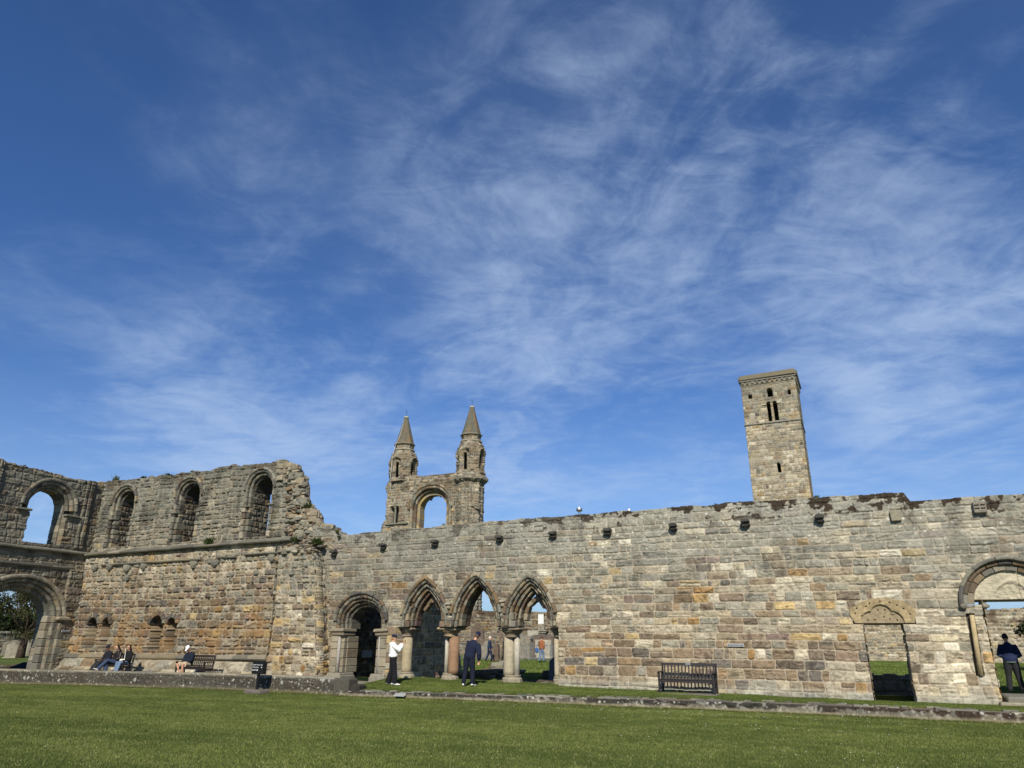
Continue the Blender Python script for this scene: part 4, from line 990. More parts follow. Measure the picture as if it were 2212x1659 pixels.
for i in range(70): mb.box((rg.uniform(-17.5, 5), rg.uniform(22.75, 23.1), 0), (rg.uniform(.1, .4), rg.uniform(.08, .2), .05), PAL['gray'][i % 6] * rg.uniform(.5, 1.1), rz=rg.uniform(-.3, .3), bev=.015); mb.v[-1][:, 2] += kerb_z(mb.v[-1][:, 0].mean()) + .02
mb.jitter(.018, 4, 616); under(mb.build('coping', STONE), ke)

def grass_mat(name, c1, c2, c3):
    m = mat(name); t = NT(m.node_tree); b = t.n['Principled BSDF']
    ob = t.new('ShaderNodeTexCoord').outputs['Object']
    n1 = t.noise(ob, .35, 5, .6, .4); n2 = t.noise(ob, 14, 6, .7); n3 = t.noise(ob, 90, 3, .7)
    mx = t.new('ShaderNodeMix', data_type='RGBA'); t.lk(t.ramp(n1, .35, .65), mx.inputs[0]); mx.inputs[6].default_value = (*lin(c1), 1); mx.inputs[7].default_value = (*lin(c2), 1)
    m2 = t.new('ShaderNodeMix', data_type='RGBA'); t.lk(t.ramp(n2, .5, .72, 0, .7), m2.inputs[0]); t.lk(mx.outputs[2], m2.inputs[6]); m2.inputs[7].default_value = (*lin(c3), 1)
    t.lk(m2.outputs[2], b.inputs['Base Color']); b.inputs['Roughness'].default_value = .95; b.inputs['Specular IOR Level'].default_value = .1
    bp = t.new('ShaderNodeBump'); bp.inputs['Strength'].default_value = .8; bp.inputs['Distance'].default_value = .04
    t.lk(t.math('ADD', n3, n2), bp.inputs['Height']); t.lk(bp.outputs[0], b.inputs['Normal']); return m
GRASS = grass_mat('grass_ground', (80, 93, 42), (94, 104, 52), (106, 106, 64))
def ground_sheet(name, xs, ys, zf, material, kind='structure', parent=None):
    X, Y = np.meshgrid(xs, ys); Z = zf(X, Y); n, m_ = X.shape; idx = np.arange(n * m_).reshape(n, m_)
    F = np.stack([idx[:-1, :-1].ravel(), idx[:-1, 1:].ravel(), idx[1:, 1:].ravel(), idx[1:, :-1].ravel()], 1)
    o = np_obj(name, np.stack([X.ravel(), Y.ravel(), Z.ravel()], 1), F, None, material, parent, True)
    if kind: o['kind'] = kind
    return o
def lawn_h(x, y): return lawn_z(x) * ss(y, 4, 20) - .06 * (1 - ss(y, 4, 20)) + .05 * (fbm(x * .25, y * .25, 3, 700) - .5) - .035 * ss(y, 19, 22)
ground_sheet('lawn', np.arange(-60, 40, .5), np.arange(-15, 22.80, .3), lawn_h, GRASS)
ground_sheet('terrace', np.arange(-18.0, 9.6, .25), np.linspace(22.9, 27.4, 24), lambda x, y: terrace_z(x, np.minimum(y, 26)) - .0 + .06 * (fbm(x * .8, y * .8, 3, 701) - .5) - .22 * ((x > -.15) & (x < .9) & (y > 26.1)), GRASS)
PATH = plain('path_stone', (120, 114, 98), .95, var=.3, sc=3, bump=.4)
ground_sheet('path', np.arange(-52, -17.8, .5), np.linspace(23.0, 26.2, 8), lambda x, y: .12 + .03 * (fbm(x, y, 3, 702) - .5), PATH)
# all the land behind the walls, one sheet to the horizon; the nave floor lies left of the nave wall
def rear_h(x, y):
    z = .22 + .06 * (fbm(x * .12, y * .12, 3, 703) - .5)
    pit = ss(x, -24, -17.5) * (1 - ss(x, 2.5, 3.0)) * ss(y, 27.2, 27.6) * (1 - ss(y, 30.1, 31.4)); z = z - .34 * pit
    z = z * (ss(x, -38.5, -37) + (1 - ss(x, -38.5, -37)) * .45) * 1.0
    return z
gx = np.concatenate([np.linspace(-2500, -90, 14), np.arange(-85, 45, 1.0), np.linspace(50, 2500, 14)]); gy = np.concatenate([np.linspace(27.0, 34, 30), np.arange(34.5, 95, 1.5), np.linspace(100, 4000, 16)])
ground_sheet('rear_ground', gx, gy, rear_h, GRASS)
ground_sheet('nave_ground', np.concatenate([np.linspace(-2500, -100, 10), np.arange(-98, XC + .1, 1.0)]), np.concatenate([np.linspace(-400, 0, 8), np.arange(2, 27.2, .8)]), lambda x, y: .08 + .0 * x - .16 * ss(x, -44, -39.5) * 0, GRASS)
ground_sheet('outer_ground', np.array([-2500, -1200, -61, -60.0]), np.array([-2000, -900, -401.0]), lambda x, y: 0 * x - .5, GRASS)
ground_sheet('side_ground', np.concatenate([np.linspace(9.4, 60, 10), np.linspace(80, 2500, 8)]), np.concatenate([np.array([22.8, 24, 26, 27.1])]), lambda x, y: .1 + 0 * x, GRASS)

# grass blades: short mown turf, one mesh per lawn
def blades(name, n, xf, zf, seed, h=(.025, .05), w=.009, parent=None, tint=(1, 1, 1)):
    rg = np.random.RandomState(seed); x, y = xf(rg, n); n = len(x); z = zf(x, y)
    a = rg.rand(n) * 2 * math.pi; hh = rg.uniform(*h, n) * (.7 + .6 * fbm(x * .9, y * .9, 3, seed)); ww = w * rg.uniform(.6, 1.4, n)
    lean = rg.rand(n) * .9; la = rg.rand(n) * 2 * math.pi
    dx, dy = np.cos(a) * ww, np.sin(a) * ww; tx, ty = np.cos(la) * lean * hh, np.sin(la) * lean * hh
    V = np.empty((n, 3, 3), np.float32); V[:, 0] = np.stack([x - dx, y - dy, z - .004], 1); V[:, 1] = np.stack([x + dx, y + dy, z - .004], 1); V[:, 2] = np.stack([x + tx, y + ty, z + hh], 1)
    p = .5 * fbm(x * .22, y * .5, 4, seed + 2) + .5 * fbm(x * .05 + y * .02, y * .9 - x * .12, 3, seed + 6); q = fbm(x * 1.7, y * 2.6, 3, seed + 4); r = rg.rand(n)
    g1, g2, g3 = lin((86, 98, 46)), lin((112, 121, 61)), lin((146, 142, 96))
    t = np.clip((p - .5) * 4.4 + .45 + (q - .5) * 1.5 + (r - .5) * .9, 0, 1)[:, None]
    C = g1 * (1 - t) + g2 * t; dry = (r > .95 - .10 * (q > .60))[:, None]; C = np.where(dry, g3, C) * rg.uniform(.8, 1.2, (n, 1)) * np.array(tint)
    F = np.arange(n * 3).reshape(n, 3); o = np_obj(name, V.reshape(-1, 3), F, np.repeat(C, 3, 0), BLADE, parent); o['kind'] = 'stuff'
    return o
def lawn_xy(rg, n):
    # more blades near the camera, inside the part of the lawn the photograph shows and a margin round it
    x = rg.uniform(-46, 16, n); y = 3.0 + 19.66 * rg.rand(n) ** .9
    # frame wedge
    yawr = 25.6; az = np.degrees(np.arctan2(x, y)); k = (az > -yawr - 50) & (az < -yawr + 54) & (np.hypot(x, y) > 6.5); return x[k], y[k]
LQ = 1.0
tag(blades('lawn_grass', int(1900000 * LQ), lawn_xy, lawn_h, 800, (.016, .036), .0075), 'short mown green turf of the big front lawn', 'grass')
tag(blades('terrace_grass', 220000, lambda rg, n: (rg.uniform(-17.9, 6.5, n), rg.uniform(22.93, 26.9, n)), lambda x, y: terrace_z(x, np.minimum(y, 26)) + .06 * (fbm(x * .8, y * .8, 3, 701) - .5) - .22 * ((x > -.15) & (x < .9) & (y > 26.1)), 801, (.016, .042), .010, tint=(.9, .95, .85)), 'grass on the raised terrace between kerb and wall', 'grass')
tag(blades('rear_grass', 260000, lambda rg, n: (rg.uniform(-42, 14, n), 27.3 + 42 * rg.rand(n) ** 1.3), rear_h, 802, (.03, .07), .02, tint=(.95, 1.05, .85)), 'grass of the graveyard beyond the arches and doorways', 'grass')
def edge_xy(rg, n):
    x = rg.uniform(-42, 6.5, n); return x, 22.68 - np.abs(rg.randn(n)) * .04
tag(blades('edge_grass', 34000, edge_xy, lawn_h, 803, (.03, .08), .008, tint=(1.1, 1.0, .9)), 'longer straw-coloured grass along the foot of the kerb and low wall', 'grass')
# daisies
rg = np.random.RandomState(810); mb = MB()
def daisies(cx, cy, sx, sy, n):
    for i in range(n):
        x, y = cx + rg.randn() * sx, cy + rg.randn() * sy
        if y > 22.6: y = 22.6 - rg.rand() * .3
        r = rg.uniform(.008, .014); z = float(lawn_h(np.array(x), np.array(y))) + .045
        a = np.linspace(0, 2 * math.pi, 7)[:-1]; V = [(x, y, z + .006)] + [(x + r * math.cos(t), y + r * math.sin(t), z) for t in a]
        mb.add(V, [(0, i_ + 1, (i_ + 1) % 6 + 1) for i_ in range(6)], lin((240, 240, 232)))
for c in ((-5, 21.3, 1.6, .25, 34), (-9.3, 21.6, .8, .2, 16), (-2.6, 18.4, 1.3, .25, 20), (-34.5, 17.6, 2, .3, 22), (-26, 19.3, 2.5, .3, 24), (-1, 20.5, 2, .6, 16), (-.5, 14.5, 1.5, .6, 8), (-6, 17, 5, 3, 10), (-20, 18, 5, 2, 8), (-2.5, 22.3, 2, .2, 14), (-12, 21, 3, .5, 8)): daisies(*c)
tag(mb.build('daisies', plain('petal', (236, 236, 230), .6), None), 'tiny white daisies scattered over the lawn', 'flowers', kind='stuff')
# ------------------------------------------------------------------ inner walls seen through the arches
iw = empty('slype_wall', (-21.4, 30, 0), 'dark shaded cross wall seen through the round arch, with a notch broken out of its top', 'wall')
xmap = lambda x0: plane_map((x0, 0, 0), (0, 1, 0), (1, 0, 0))
w_in = lambda cx, cz: [.6, .3, .9, 1.6, .03, .03, .25, .02]
def shade_tone(U, Z, C, H, M):  # cross wall's shade put into its stone colour, with random paler patches
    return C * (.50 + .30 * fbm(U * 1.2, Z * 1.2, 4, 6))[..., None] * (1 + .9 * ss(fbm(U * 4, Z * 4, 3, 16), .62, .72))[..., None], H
inner_k = dict(mkw=dict(hc=(.26, .40), wc=(.3, .7), wob=.05, rad=.06, split=.2), skw=dict(depth=.05, joint=.014, soft=.05, rough=.02, off=.035, mortar='mortarg'))
ntop = interp([27.0, 27.9, 28.2, 28.62, 28.8, 31, 34.5], [2.4, 2.80, 3.10, 3.22, 4.9, 5.2, 4.6])
under(sheet('wall_face', 26.9, 34.6, -.4, 5.6, .03, xmap(-21.45), 701, w_in, None, lambda U, Z, M: Z < ntop(U) + .22 * (fbm(U * 3, Z * 3, 3, 4) - .5), .9, stain=shade_tone, **inner_k), iw)
i2 = empty('chapter_wall', (-17.9, 30, 0), 'dark rough block wall running back behind the first pointed arch', 'wall')
t2 = interp([27, 30, 30.9, 31.3, 31.7, 32.2], [5.0, 5.0, 4.4, 3.2, 1.6, .3])
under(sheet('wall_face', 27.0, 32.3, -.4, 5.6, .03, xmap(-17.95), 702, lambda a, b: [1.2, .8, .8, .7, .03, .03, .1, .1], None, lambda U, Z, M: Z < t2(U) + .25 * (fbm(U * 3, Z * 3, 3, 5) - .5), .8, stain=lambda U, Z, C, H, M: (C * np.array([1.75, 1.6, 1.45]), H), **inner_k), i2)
# footings of vanished walls
def rubble_wall(name, label, xa, xb, ya, yb, zt, n, seed, tone=.6, cat='ruined footing', z0=-.2, fam=('dark', 'brown', 'gray')):
    mb = MB(); rg = np.random.RandomState(seed)
    for i in range(n):
        x, y = rg.uniform(xa, xb), rg.uniform(ya, yb); s_ = rg.uniform(.18, .42); ztop = zt(x) * (1 - .4 * rg.rand())
        p = PAL[fam[rg.randint(len(fam))]]; z = rg.uniform(z0, ztop)
        mb.box((x, y, z), (s_ * 1.6, s_, s_ * .55), p[rg.randint(4)] * rg.uniform(.7, 1.1) * tone, rz=rg.uniform(-.25, .25), bev=.03, ry=rg.uniform(-.1, .1))
    mb.jitter(.03, 5, seed); o = mb.build(name, STONE); return tag(o, label, cat)
rubble_wall('stone_footing', 'dark stepped footing of stacked flat stones behind the man in navy', -17.3, -14.7, 31.0, 31.8, lambda x: .34 - .10 * ss(x, -16.2, -15.2), 150, 711)
rubble_wall('rubble_pile', 'low heap of lichened rubble on the grass left of the pale column', -18.5, -17.4, 35.6, 36.3, lambda x: .25 + .4 * ss(x, -18.4, -17.7), 60, 712, .95, 'rubble', .15)
rubble_wall('stone_footing', 'low dark footing line between the pale column and the last slim column', -14.6, -10.2, 29.6, 30.1, lambda x: .12, 90, 713, .7)
mb = MB(); mb.box((-13.06, 31.3, .33), (.50, .6, .34), PAL['dark'][0] * .7, bev=.05); mb.jitter(.03, 5, 3); tag(mb.build('stone_block', STONE), 'squared dark stone block on the grass seen low in the last pointed arch', 'stone block')
mb = MB(); mb.box((-16.2, 33.5, .35), (1.6, .9, .12), PAL['gray'][0] * .8, bev=.03); mb.box((-16.2, 33.5, .22), (1.4, .8, .2), PAL['dark'][0] * .7, bev=.03); mb.jitter(.03, 3, 4); tag(mb.build('stone_slab', STONE), 'flat grey stone slab on a darker base, lying on the grass by the metal barrier', 'stone slab')
lo2 = empty('inner_low_wall', (2, 30, 0), 'low dark lichened wall crossing behind the trefoil doorway', 'low wall')
def st_low(U, Z, C, H, M):
    sp = spots(U, Z, 8, 55, .5, .5, .08)[..., None]; C = lin((138, 124, 110)) * (.5 + 1.0 * fbm(U * 2, Z * 2, 4, 9))[..., None]
    C = C * (1 - .8 * sp) + lin((150, 148, 138)) * .8 * sp; t = ss(Z, .60, .66)[..., None]; return C * (1 - .6 * t) + lin((110, 104, 90)) * ALB * .6 * t, H
under(sheet('wall_face', -9.5, 3.0, -.4, .75, .025, frontY(30.4), 721, w_in, None, lambda U, Z, M: Z < .68 + .05 * (fbm(U * 4, Z, 3, 6) - .5), .6, stain=st_low, **inner_k), lo2)
mb = MB(); rg = np.random.RandomState(722)
for x in np.arange(3.2, 8.5, .75): mb.box((x + .36, 26.3, .20), (.72, 1.5, .34), PAL['gray'][rg.randint(6)] * .85, bev=.04)
for x in np.arange(3.0, 8.5, .85): mb.box((x + .4, 25.6, .12), (.82, .5, .20), PAL['beige'][rg.randint(6)] * .8, bev=.03)
mb.jitter(.02, 3, 723); tag(mb.build('door_step', STONE), 'worn stone steps at the foot of the big round doorway on the right', 'step')

# ------------------------------------------------------------------ precinct wall with monuments
pw = empty('precinct_wall', (-10, 72, .2), 'long rubble boundary wall far behind the ruins with monuments fixed to it', 'boundary wall')
ptop = interp([-60, -40, -31, -24, -10, -2, 3, 9, 14, 40], [5.0, 4.75, 4.50, 4.3, 4.3, 4.35, 4.4, 4.3, 4.6, 4.6])
def w_p(cx, cz):
    r = ss(cx, -12, -6); return [.5 + .5 * r, .8 + 1.2 * r, 1.5 * (1 - r) + .2, .5 * (1 - r) + .1, .08 * (1 - r), .22 * (1 - r) + .08, .15 * (1 - r), .12 + 1.2 * r]
def st_p(U, Z, C, H, M):
    n = fbm(U * .9, Z * 1.2, 5, 66); tp = ptop(U); mo = (ss(n + .2 * ss(Z, tp - .9, tp), .60, .68) * .7 * ss(Z, tp - 1.6, tp - .8))[..., None]
    C = C * (1 - mo) + lin((70, 54, 40)) * mo; return C * (1 - .25 * (1 - ss(U, -12, -6)))[..., None], H
under(sheet('wall_face', -46, 26, -.1, 5.4, .06, frontY(72), 731, w_p, None, lambda U, Z, M: Z < ptop(U) + .12 * (fbm(U * 1.5, Z, 3, 8) - .5), .8, material=STONE,
            mkw=dict(hc=(.16, .30), wc=(.22, .65), wob=.06, rad=.05, split=.25, hsplit=.2), skw=dict(depth=.07, joint=.018, soft=.06, rough=.02, off=.04), stain=st_p), pw)
under(sheet('wall_face', -140, -46, -.1, 5.4, .12, frontY(72), 732, w_p, None, lambda U, Z, M: Z < 4.9, .8, material=STONE_FAR, mkw=dict(hc=(.25, .4), wc=(.4, .9)), stain=st_p), pw)
under(sheet('wall_face', 26, 140, -.1, 5.4, .12, frontY(72), 733, w_p, None, lambda U, Z, M: Z < 4.6, .8, material=STONE_FAR, mkw=dict(hc=(.25, .4), wc=(.4, .9)), stain=st_p), pw)
GRV = plain('gravestone', (128, 120, 104), .95, var=.35, sc=4, bump=.5); GRVD = plain('gravestone_dark', (98, 84, 70), .95, var=.4, sc=4, bump=.5); GRVL = plain('gravestone_pale', (160, 152, 134), .95, var=.3, sc=4, bump=.4)
WHT = plain('white_tablet', (214, 212, 204), .7, var=.1)
m_ = empty('wall_monument', (-30.9, 71.7, 2.2), 'pale marble tablet above a carved shelf on brackets, high on the boundary wall', 'monument')
mb = MB(); mb.box((-30.9 + .05, 71.75, 3.75), (.62, .12, .95)); under(mb.build('tablet', WHT), m_)
mb = MB(); mb.box((-30.85, 71.8, 2.95), (.75, .3, .62), bev=.05); mb.box((-30.85, 71.7, 2.60), (1.45, .5, .16), bev=.03); mb.box((-30.85, 71.75, 2.42), (1.2, .4, .16), bev=.03); mb.box((-30.85, 71.8, 2.22), (.8, .3, .2), bev=.05); mb.box((-31.45, 71.8, 2.85), (.3, .25, .3), bev=.08); mb.box((-30.25, 71.8, 2.85), (.3, .25, .3), bev=.08); under(mb.build('shelf', GRV), m_)
mb = MB(); mb.box((-30.85, 71.8, 4.28), (.8, .2, .14), bev=.03); under(mb.build('moulding', GRV), m_)
def headstone(kind, x, y, w, h, label, material, rz=0, tilt=0, th=.14, z=.24, grp=None):
    e = empty('gravestone', (x, y, z), label, 'gravestone', grp); e.rotation_euler = (tilt, 0, rz)
    if kind == 'round': P = [(-w / 2, 0), (w / 2, 0), (w / 2, h * .72)] + [(w / 2 * math.cos(a), h * .72 + h * .28 * math.sin(a)) for a in np.linspace(.2, math.pi - .2, 9)] + [(-w / 2, h * .72)]
    elif kind == 'shoulder': P = [(-w / 2, 0), (w / 2, 0), (w / 2, h * .7), (w * .36, h * .74)] + [(w * .30 * math.cos(a), h * .76 + h * .24 * math.sin(a)) for a in np.linspace(.1, math.pi - .1, 8)] + [(-w * .36, h * .74), (-w / 2, h * .7)]
    elif kind == 'peak': P = [(-w / 2, 0), (w / 2, 0), (w * .46, h * .80), (0, h), (-w * .46, h * .80)]
    elif kind == 'ped': P = [(-w / 2, 0), (w / 2, 0), (w / 2, h * .78), (w * .58, h * .80), (w * .58, h * .84), (0, h), (-w * .58, h * .84), (-w * .58, h * .80), (-w / 2, h * .78)]
    elif kind == 'post': P = [(-w / 2, 0), (w / 2, 0), (w * .42, h * .9), (w * .2, h), (-w * .2, h), (-w * .42, h * .9)]
    else: P = [(-w / 2, 0), (w / 2, 0), (w / 2, h), (-w / 2, h)]
    mb = MB(); mb.poly(P, -th / 2, th / 2); mb.jitter(.02, 4, int(abs(x) * 7)); mb.build('slab', material, e)
    mb = MB(); mb.box((0, 0, .03), (w * 1.25, th * 2.4, .16), bev=.03); mb.build('base', material, e)
    return e
GG = 'gravestones in front of the boundary wall'
G = [('peak', -36.6, 68.5, 1.5, 3.1, 'tall gabled monument with a pointed niche against the brown boundary wall', GRVD, .3),
     ('shoulder', -29.0, 56.0, .95, 1.4, 'round-shouldered gravestone behind the barrier beside the navy-clad man', GRV, .15),
     ('round', -30.2, 57.5, .9, 1.55, 'brownish round-topped gravestone beyond the left barrier, nearest the ruined gable', GRVD, .15),
     ('round', -28.0, 58.5, .8, 1.7, 'double-humped dark gravestone just left of the older man walking', GRVD, .15),
     ('ped', -26.9, 58.0, 2.2, 2.0, 'broad pedimented stone tomb right of the older man walking', GRV, .5),
     ('post', -25.9, 51.6, .50, 1.2, 'leaning grey stone post right behind the older man', GRVD, .3),
     ('round', -24.6, 50.6, .7, 1.2, 'dark rough-edged gravestone seen edge on left of the pale column', GRVD, .2),
     ('flat', -29.2, 66.0, 1.1, 2.3, 'pale upright slab tablet under a small carved pediment', GRVL, .2),
     ('ped', -27.5, 64.0, 2.6, 2.0, 'wide brown stone tomb with a triangular carved top behind the barrier', GRVD, .4),
     ('flat', -25.6, 60.0, 1.5, 1.5, 'worn pale slab with dark streaks standing behind the middle barrier', GRVL, .2),
     ('flat', -23.8, 61.0, 1.2, 1.5, 'streaked slab behind the man in the orange jacket', GRV, .2),
     ('shoulder', -22.4, 60.0, .9, 1.5, 'grey shouldered gravestone right of the man in the orange jacket', GRV, .15),
     ('round', -33.0, 62.0, 1.0, 1.5, 'dark rounded gravestone in front of the gable buttress', GRVD, .15)]
for k, x, y, w, h, lb, mt, th in G: headstone(k, x, y, w, h, lb, mt, th=th, grp=GG, rz=.1 * math.sin(x))
headstone('peak', -12.55, 30.6, .45, 1.0, 'leaning blue-grey slab beside the last slim column', plain('slate', (92, 96, 104), .9, var=.25, sc=5), th=.12, z=.1, rz=.6)
# left churchyard, seen through the nave doorway
wl = empty('churchyard_wall', (-75, 40, 0), 'low grey boundary wall beyond the nave doorway on the far left', 'boundary wall')
under(sheet('wall_face', 20, 75, -.2, 2.1, .06, xmap(-78), 741, lambda a, b: [2, 1.2, .4, .2, 0, .1, .02, .4], None, lambda U, Z, M: Z < 1.95, .5, material=STONE, mkw=dict(hc=(.2, .35), wc=(.3, .7), wob=.04), skw=dict(depth=.05)), wl)
mb = MB(); rg = np.random.RandomState(742); y = 20.0
while y < 75: mb.box((-78.2, y, 2.05), (.6, .62, .34), PAL['gray'][rg.randint(6)] * rg.uniform(.8, 1.1), bev=.12); y += .66
under(mb.build('coping', STONE), wl)
for x, y, w, h, k, lb, mt in [(-63.5, 38.3, .75, 1.25, 'peak', 'tall pointed pale gravestone at the left picture edge, seen through the nave doorway', GRVL), (-68.5, 43.2, .8, 1.3, 'flat', 'thick upright stone slab nearest the right side of the nave doorway', GRV),
                              (-74.5, 46.6, .9, 1.4, 'flat', 'pale square slab in the back row beyond the nave doorway', GRVL), (-72, 43.0, .7, 1.25, 'round', 'grey round-topped gravestone in the back row by the churchyard wall', GRV), (-76, 46.0, .8, 1.35, 'round', 'narrow grey headstone close to the churchyard wall', GRV)]:
    e = headstone(k, x, y, w, h, lb, mt, th=.25, z=.06, grp='gravestones beyond the nave doorway', rz=R(70))
mb = MB(); mb.box((-43.2, 26.9, .24), (1.3, .8, .05), rx=.35); tag(mb.build('info_board', plain('board_black', (26, 26, 28), .9, spec=.1)), 'low tilted black information board lying at the foot of the nave doorway', 'information board')
rubble_wall('stone_footing', 'low dark footing line crossing inside the nave doorway', -52, -40, 27.4, 28.0, lambda x: .16, 170, 744, .6, z0=-.05)

# ------------------------------------------------------------------ square tower
TX0, TX1, TYF = -9.42, -3.62, 80.0
tower = empty('square_tower', ((TX0 + TX1) / 2, TYF, .2), 'tall slim square stone tower with small round-headed openings rising behind the long wall', 'tower')
def w_t(cx, cz):
    t = ss(cz, 22, 29); return [.5 + 1.3 * t, 1.8 - .5 * t, .12 + .3 * t, .10 + .2 * t, .0, .10, .0, 1.1 - .65 * t]
def twx(Z): return 0.016 * (24 - np.minimum(Z, 24)) * .0
def t_in(U, Z, M):
    k = Z < 29.45; R_ = lambda x0, x1, z0, z1, rd=True: (U > x0) & (U < x1) & (Z > z0) & (Z < z1 - (0 if not rd else 0)) & ~(rd & (Z > z1 - (x1 - x0) / 2) & (np.hypot(U - (x0 + x1) / 2, Z - z1 + (x1 - x0) / 2) > (x1 - x0) / 2))
    for a in ((-6.70, -6.15, 27.36, 28.36), (-6.92, -6.50, 24.55, 26.78), (-6.24, -5.82, 24.55, 26.78), (-6.60, -6.27, 18.78, 19.84)): k &= ~R_(*a)
    for a in ((-8.75, -8.35, 27.42, 27.86), (-4.55, -4.25, 27.40, 27.88)): k &= ~R_(*a, rd=False)
    return k
def st_t(U, Z, C, H, M):
    n = fbm(U * .35, Z * .35, 4, 6); f = (.55 * ss(Z, 27.5, 29.5) + .2 * ss(n, .5, .65))[..., None]; C = C * (1 - f) + lin((128, 122, 104)) * ALB * f
    o_ = (ss(fbm(U * .5, Z * .4, 3, 12) + .25 * ss(U, TX1 - 1.6, TX1 - .3) * (1 - ss(Z, 17, 19)), .66, .74))[..., None] * .35; C = C * (1 - o_) + lin((178, 146, 94)) * ALB * o_; return C * (.85 + .3 * fbm(U * 3, Z * 3, 3, 7))[..., None], H
tk = dict(mkw=dict(hc=(.34, .50), wc=(.35, 1.0), wob=.03, rad=.04, split=.15), skw=dict(depth=.05, joint=.022, soft=.06, rough=.015, off=.02, colvar=.18), material=STONE, stain=st_t)
under(sheet('wall', TX0, TX1, -.2, 29.5, .055, frontY(TYF), 751, w_t, None, t_in, 1.0, **tk), tower)
w_ts = lambda cx, cz: [2, .8, .5, .5, 0, .1, 0, .2]
under(sheet('wall', TYF + .02, TYF + 5.8, -.2, 29.5, .08, xmap(TX1), 752, w_ts, None, lambda U, Z, M: ~((U > 82.7) & (U < 83.2) & (Z > 24.7) & (Z < 26.6)), .0, **tk), tower)
under(sheet('wall', -(TYF + 5.8), -(TYF + .02), -.2, 29.5, .1, plane_map((TX0, 0, 0), (0, -1, 0), (-1, 0, 0)), 753, w_ts, None, None, 0, **tk), tower)
under(sheet('wall', -TX1, -TX0, -.2, 29.5, .1, plane_map((0, TYF + 5.8, 0), (-1, 0, 0), (0, 1, 0)), 754, w_ts, None, lambda U, Z, M: ~((U > 5.75) & (U < 6.15) & (Z > 22.6) & (Z < 25.8)), 0, **tk), tower)
mb = MB(); cg = PAL['gray']; rg = np.random.RandomState(755); cx_, cy_ = (TX0 + TX1) / 2, TYF + 2.9; W_ = TX1 - TX0; D_ = 5.8
for nm_, z, h, o_ in (('string_course', 24.32, .16, .10), ('string_course', 29.0, .10, .06), ('cornice', 29.44, .14, .12)):
    mb = MB(); mb.box((cx_, cy_, z + h / 2), (W_ + 2 * o_, D_ + 2 * o_, h), cg[2] * .9, bev=.04); mb.jitter(.03, 2, 756); under(mb.build(nm_, STONE), tower)
for i in range(11):
    mb = MB(); mb.box((TX0 + .25 + i * (W_ - .5) / 10, TYF - .06, 29.26), (.22, .2, .26), cg[i % 6] * .9, bev=.04); under(mb.build('corbel', STONE), tower)
    mb = MB(); mb.box((TX1 + .06, TYF + .3 + i * .52, 29.26), (.2, .22, .26), cg[i % 6] * .8, bev=.04); under(mb.build('corbel', STONE), tower)
mb = MB(); mb.box((cx_, TYF + .12, 29.96), (W_ + .12, .7, .62), lin((126, 117, 96)) * ALB, bev=.08); mb.box((TX1 - .1, cy_, 29.9), (.7, D_, .56), lin((120, 110, 92)) * ALB, bev=.08); mb.box((TX0 + .1, cy_, 29.86), (.7, D_, .5), lin((120, 110, 92)) * ALB, bev=.08); mb.box((cx_, cy_, 29.5), (W_, D_, .2), cg[0])
mb.jitter(.12, 1.6, 757); under(mb.build('parapet', STONE), tower)
mb = MB(); mb.tube([(-6.37, TYF + .25, 24.55), (-6.37, TYF + .25, 26.5)], .085, 10, lin((176, 166, 144)) * ALB); mb.box((-6.37, TYF + .22, 26.58), (.26, .4, .14), lin((176, 166, 144)) * ALB, bev=.03); mb.box((-6.37, TYF + .25, 24.72), (.26, .4, .34), lin((170, 160, 138)) * ALB, bev=.03)
mb.box((-7.15, TYF - .03, 26.52), (.46, .14, .14), lin((190, 182, 160)) * ALB, bev=.02); mb.box((-5.58, TYF - .03, 26.56), (.46, .14, .14), lin((190, 182, 160)) * ALB, bev=.02); under(mb.build('window_shaft', STONE), tower)
# ------------------------------------------------------------------ twin-spired gable
GY = 76.0
gable = empty('twin_spired_gable', (-47.5, GY, .2), 'distant cathedral gable with two pointed turrets joined over one tall open arch', 'gable ruin')
GA = dict(kind='pointed', cu=-47.75, zs=17.2, a=3.35, b=3.15)
def g_rel(U, Z):
    H = (fbm(U * .5, Z * .5, 4, 12) - .5) * .3
    for x in (-43.55, -42.7, -41.9, -41.1): H = H + .10 * (np.abs(U - x) < .14) * (Z < 19.4)
    for x in (-51.9, -52.3): H = H + .10 * (np.abs(U - x) < .12) * (Z < 17.5)
    return H
gl = interp([0, 13.9, 14.5, 15.3, 16.2, 19.5, 20.4, 20.9, 21.6], [-55.6, -55.5, -55.15, -55.0, -54.4, -54.45, -54.7, -54.5, -54.1])
def g_in(U, Z, M):
    n = fbm(U * 1.2, Z * 1.2, 3, 15) - .5
    k = (U > gl(Z) + n * .4) & (U < -42.5 + n * .05) & (Z < np.where(U < -49.9, 21.6, np.where(U > -44.3, 21.4, 21.3 + .1 * n)))
    k &= ~inside_arch(U, Z, GA, .15, 0)
    k &= ~((U > -53.75) & (U < -52.5) & (Z > 15.6) & (Z < 17.75)); k &= ~((U > -44.35) & (U < -43.72) & (Z > 15.3) & (Z < 17.9))
    return k
def w_g(cx, cz): return [1.8, 1.0, .4, .3, .0, .05 + .1 * ss(17 - cz, 0, 3), .0, .15]
def st_g(U, Z, C, H, M):
    n = fbm(U * .6, Z * .6, 5, 16); d = (ss(n, .52, .68) * .35)[..., None]; C = C * (1 - d); o_ = (.35 * ss(fbm(U * .4, Z * .9, 4, 26) + .12 * ss(Z, 19, 21), .62, .72))[..., None]
    return C * (1 - o_) + lin((112, 92, 62)) * ALB * o_, H
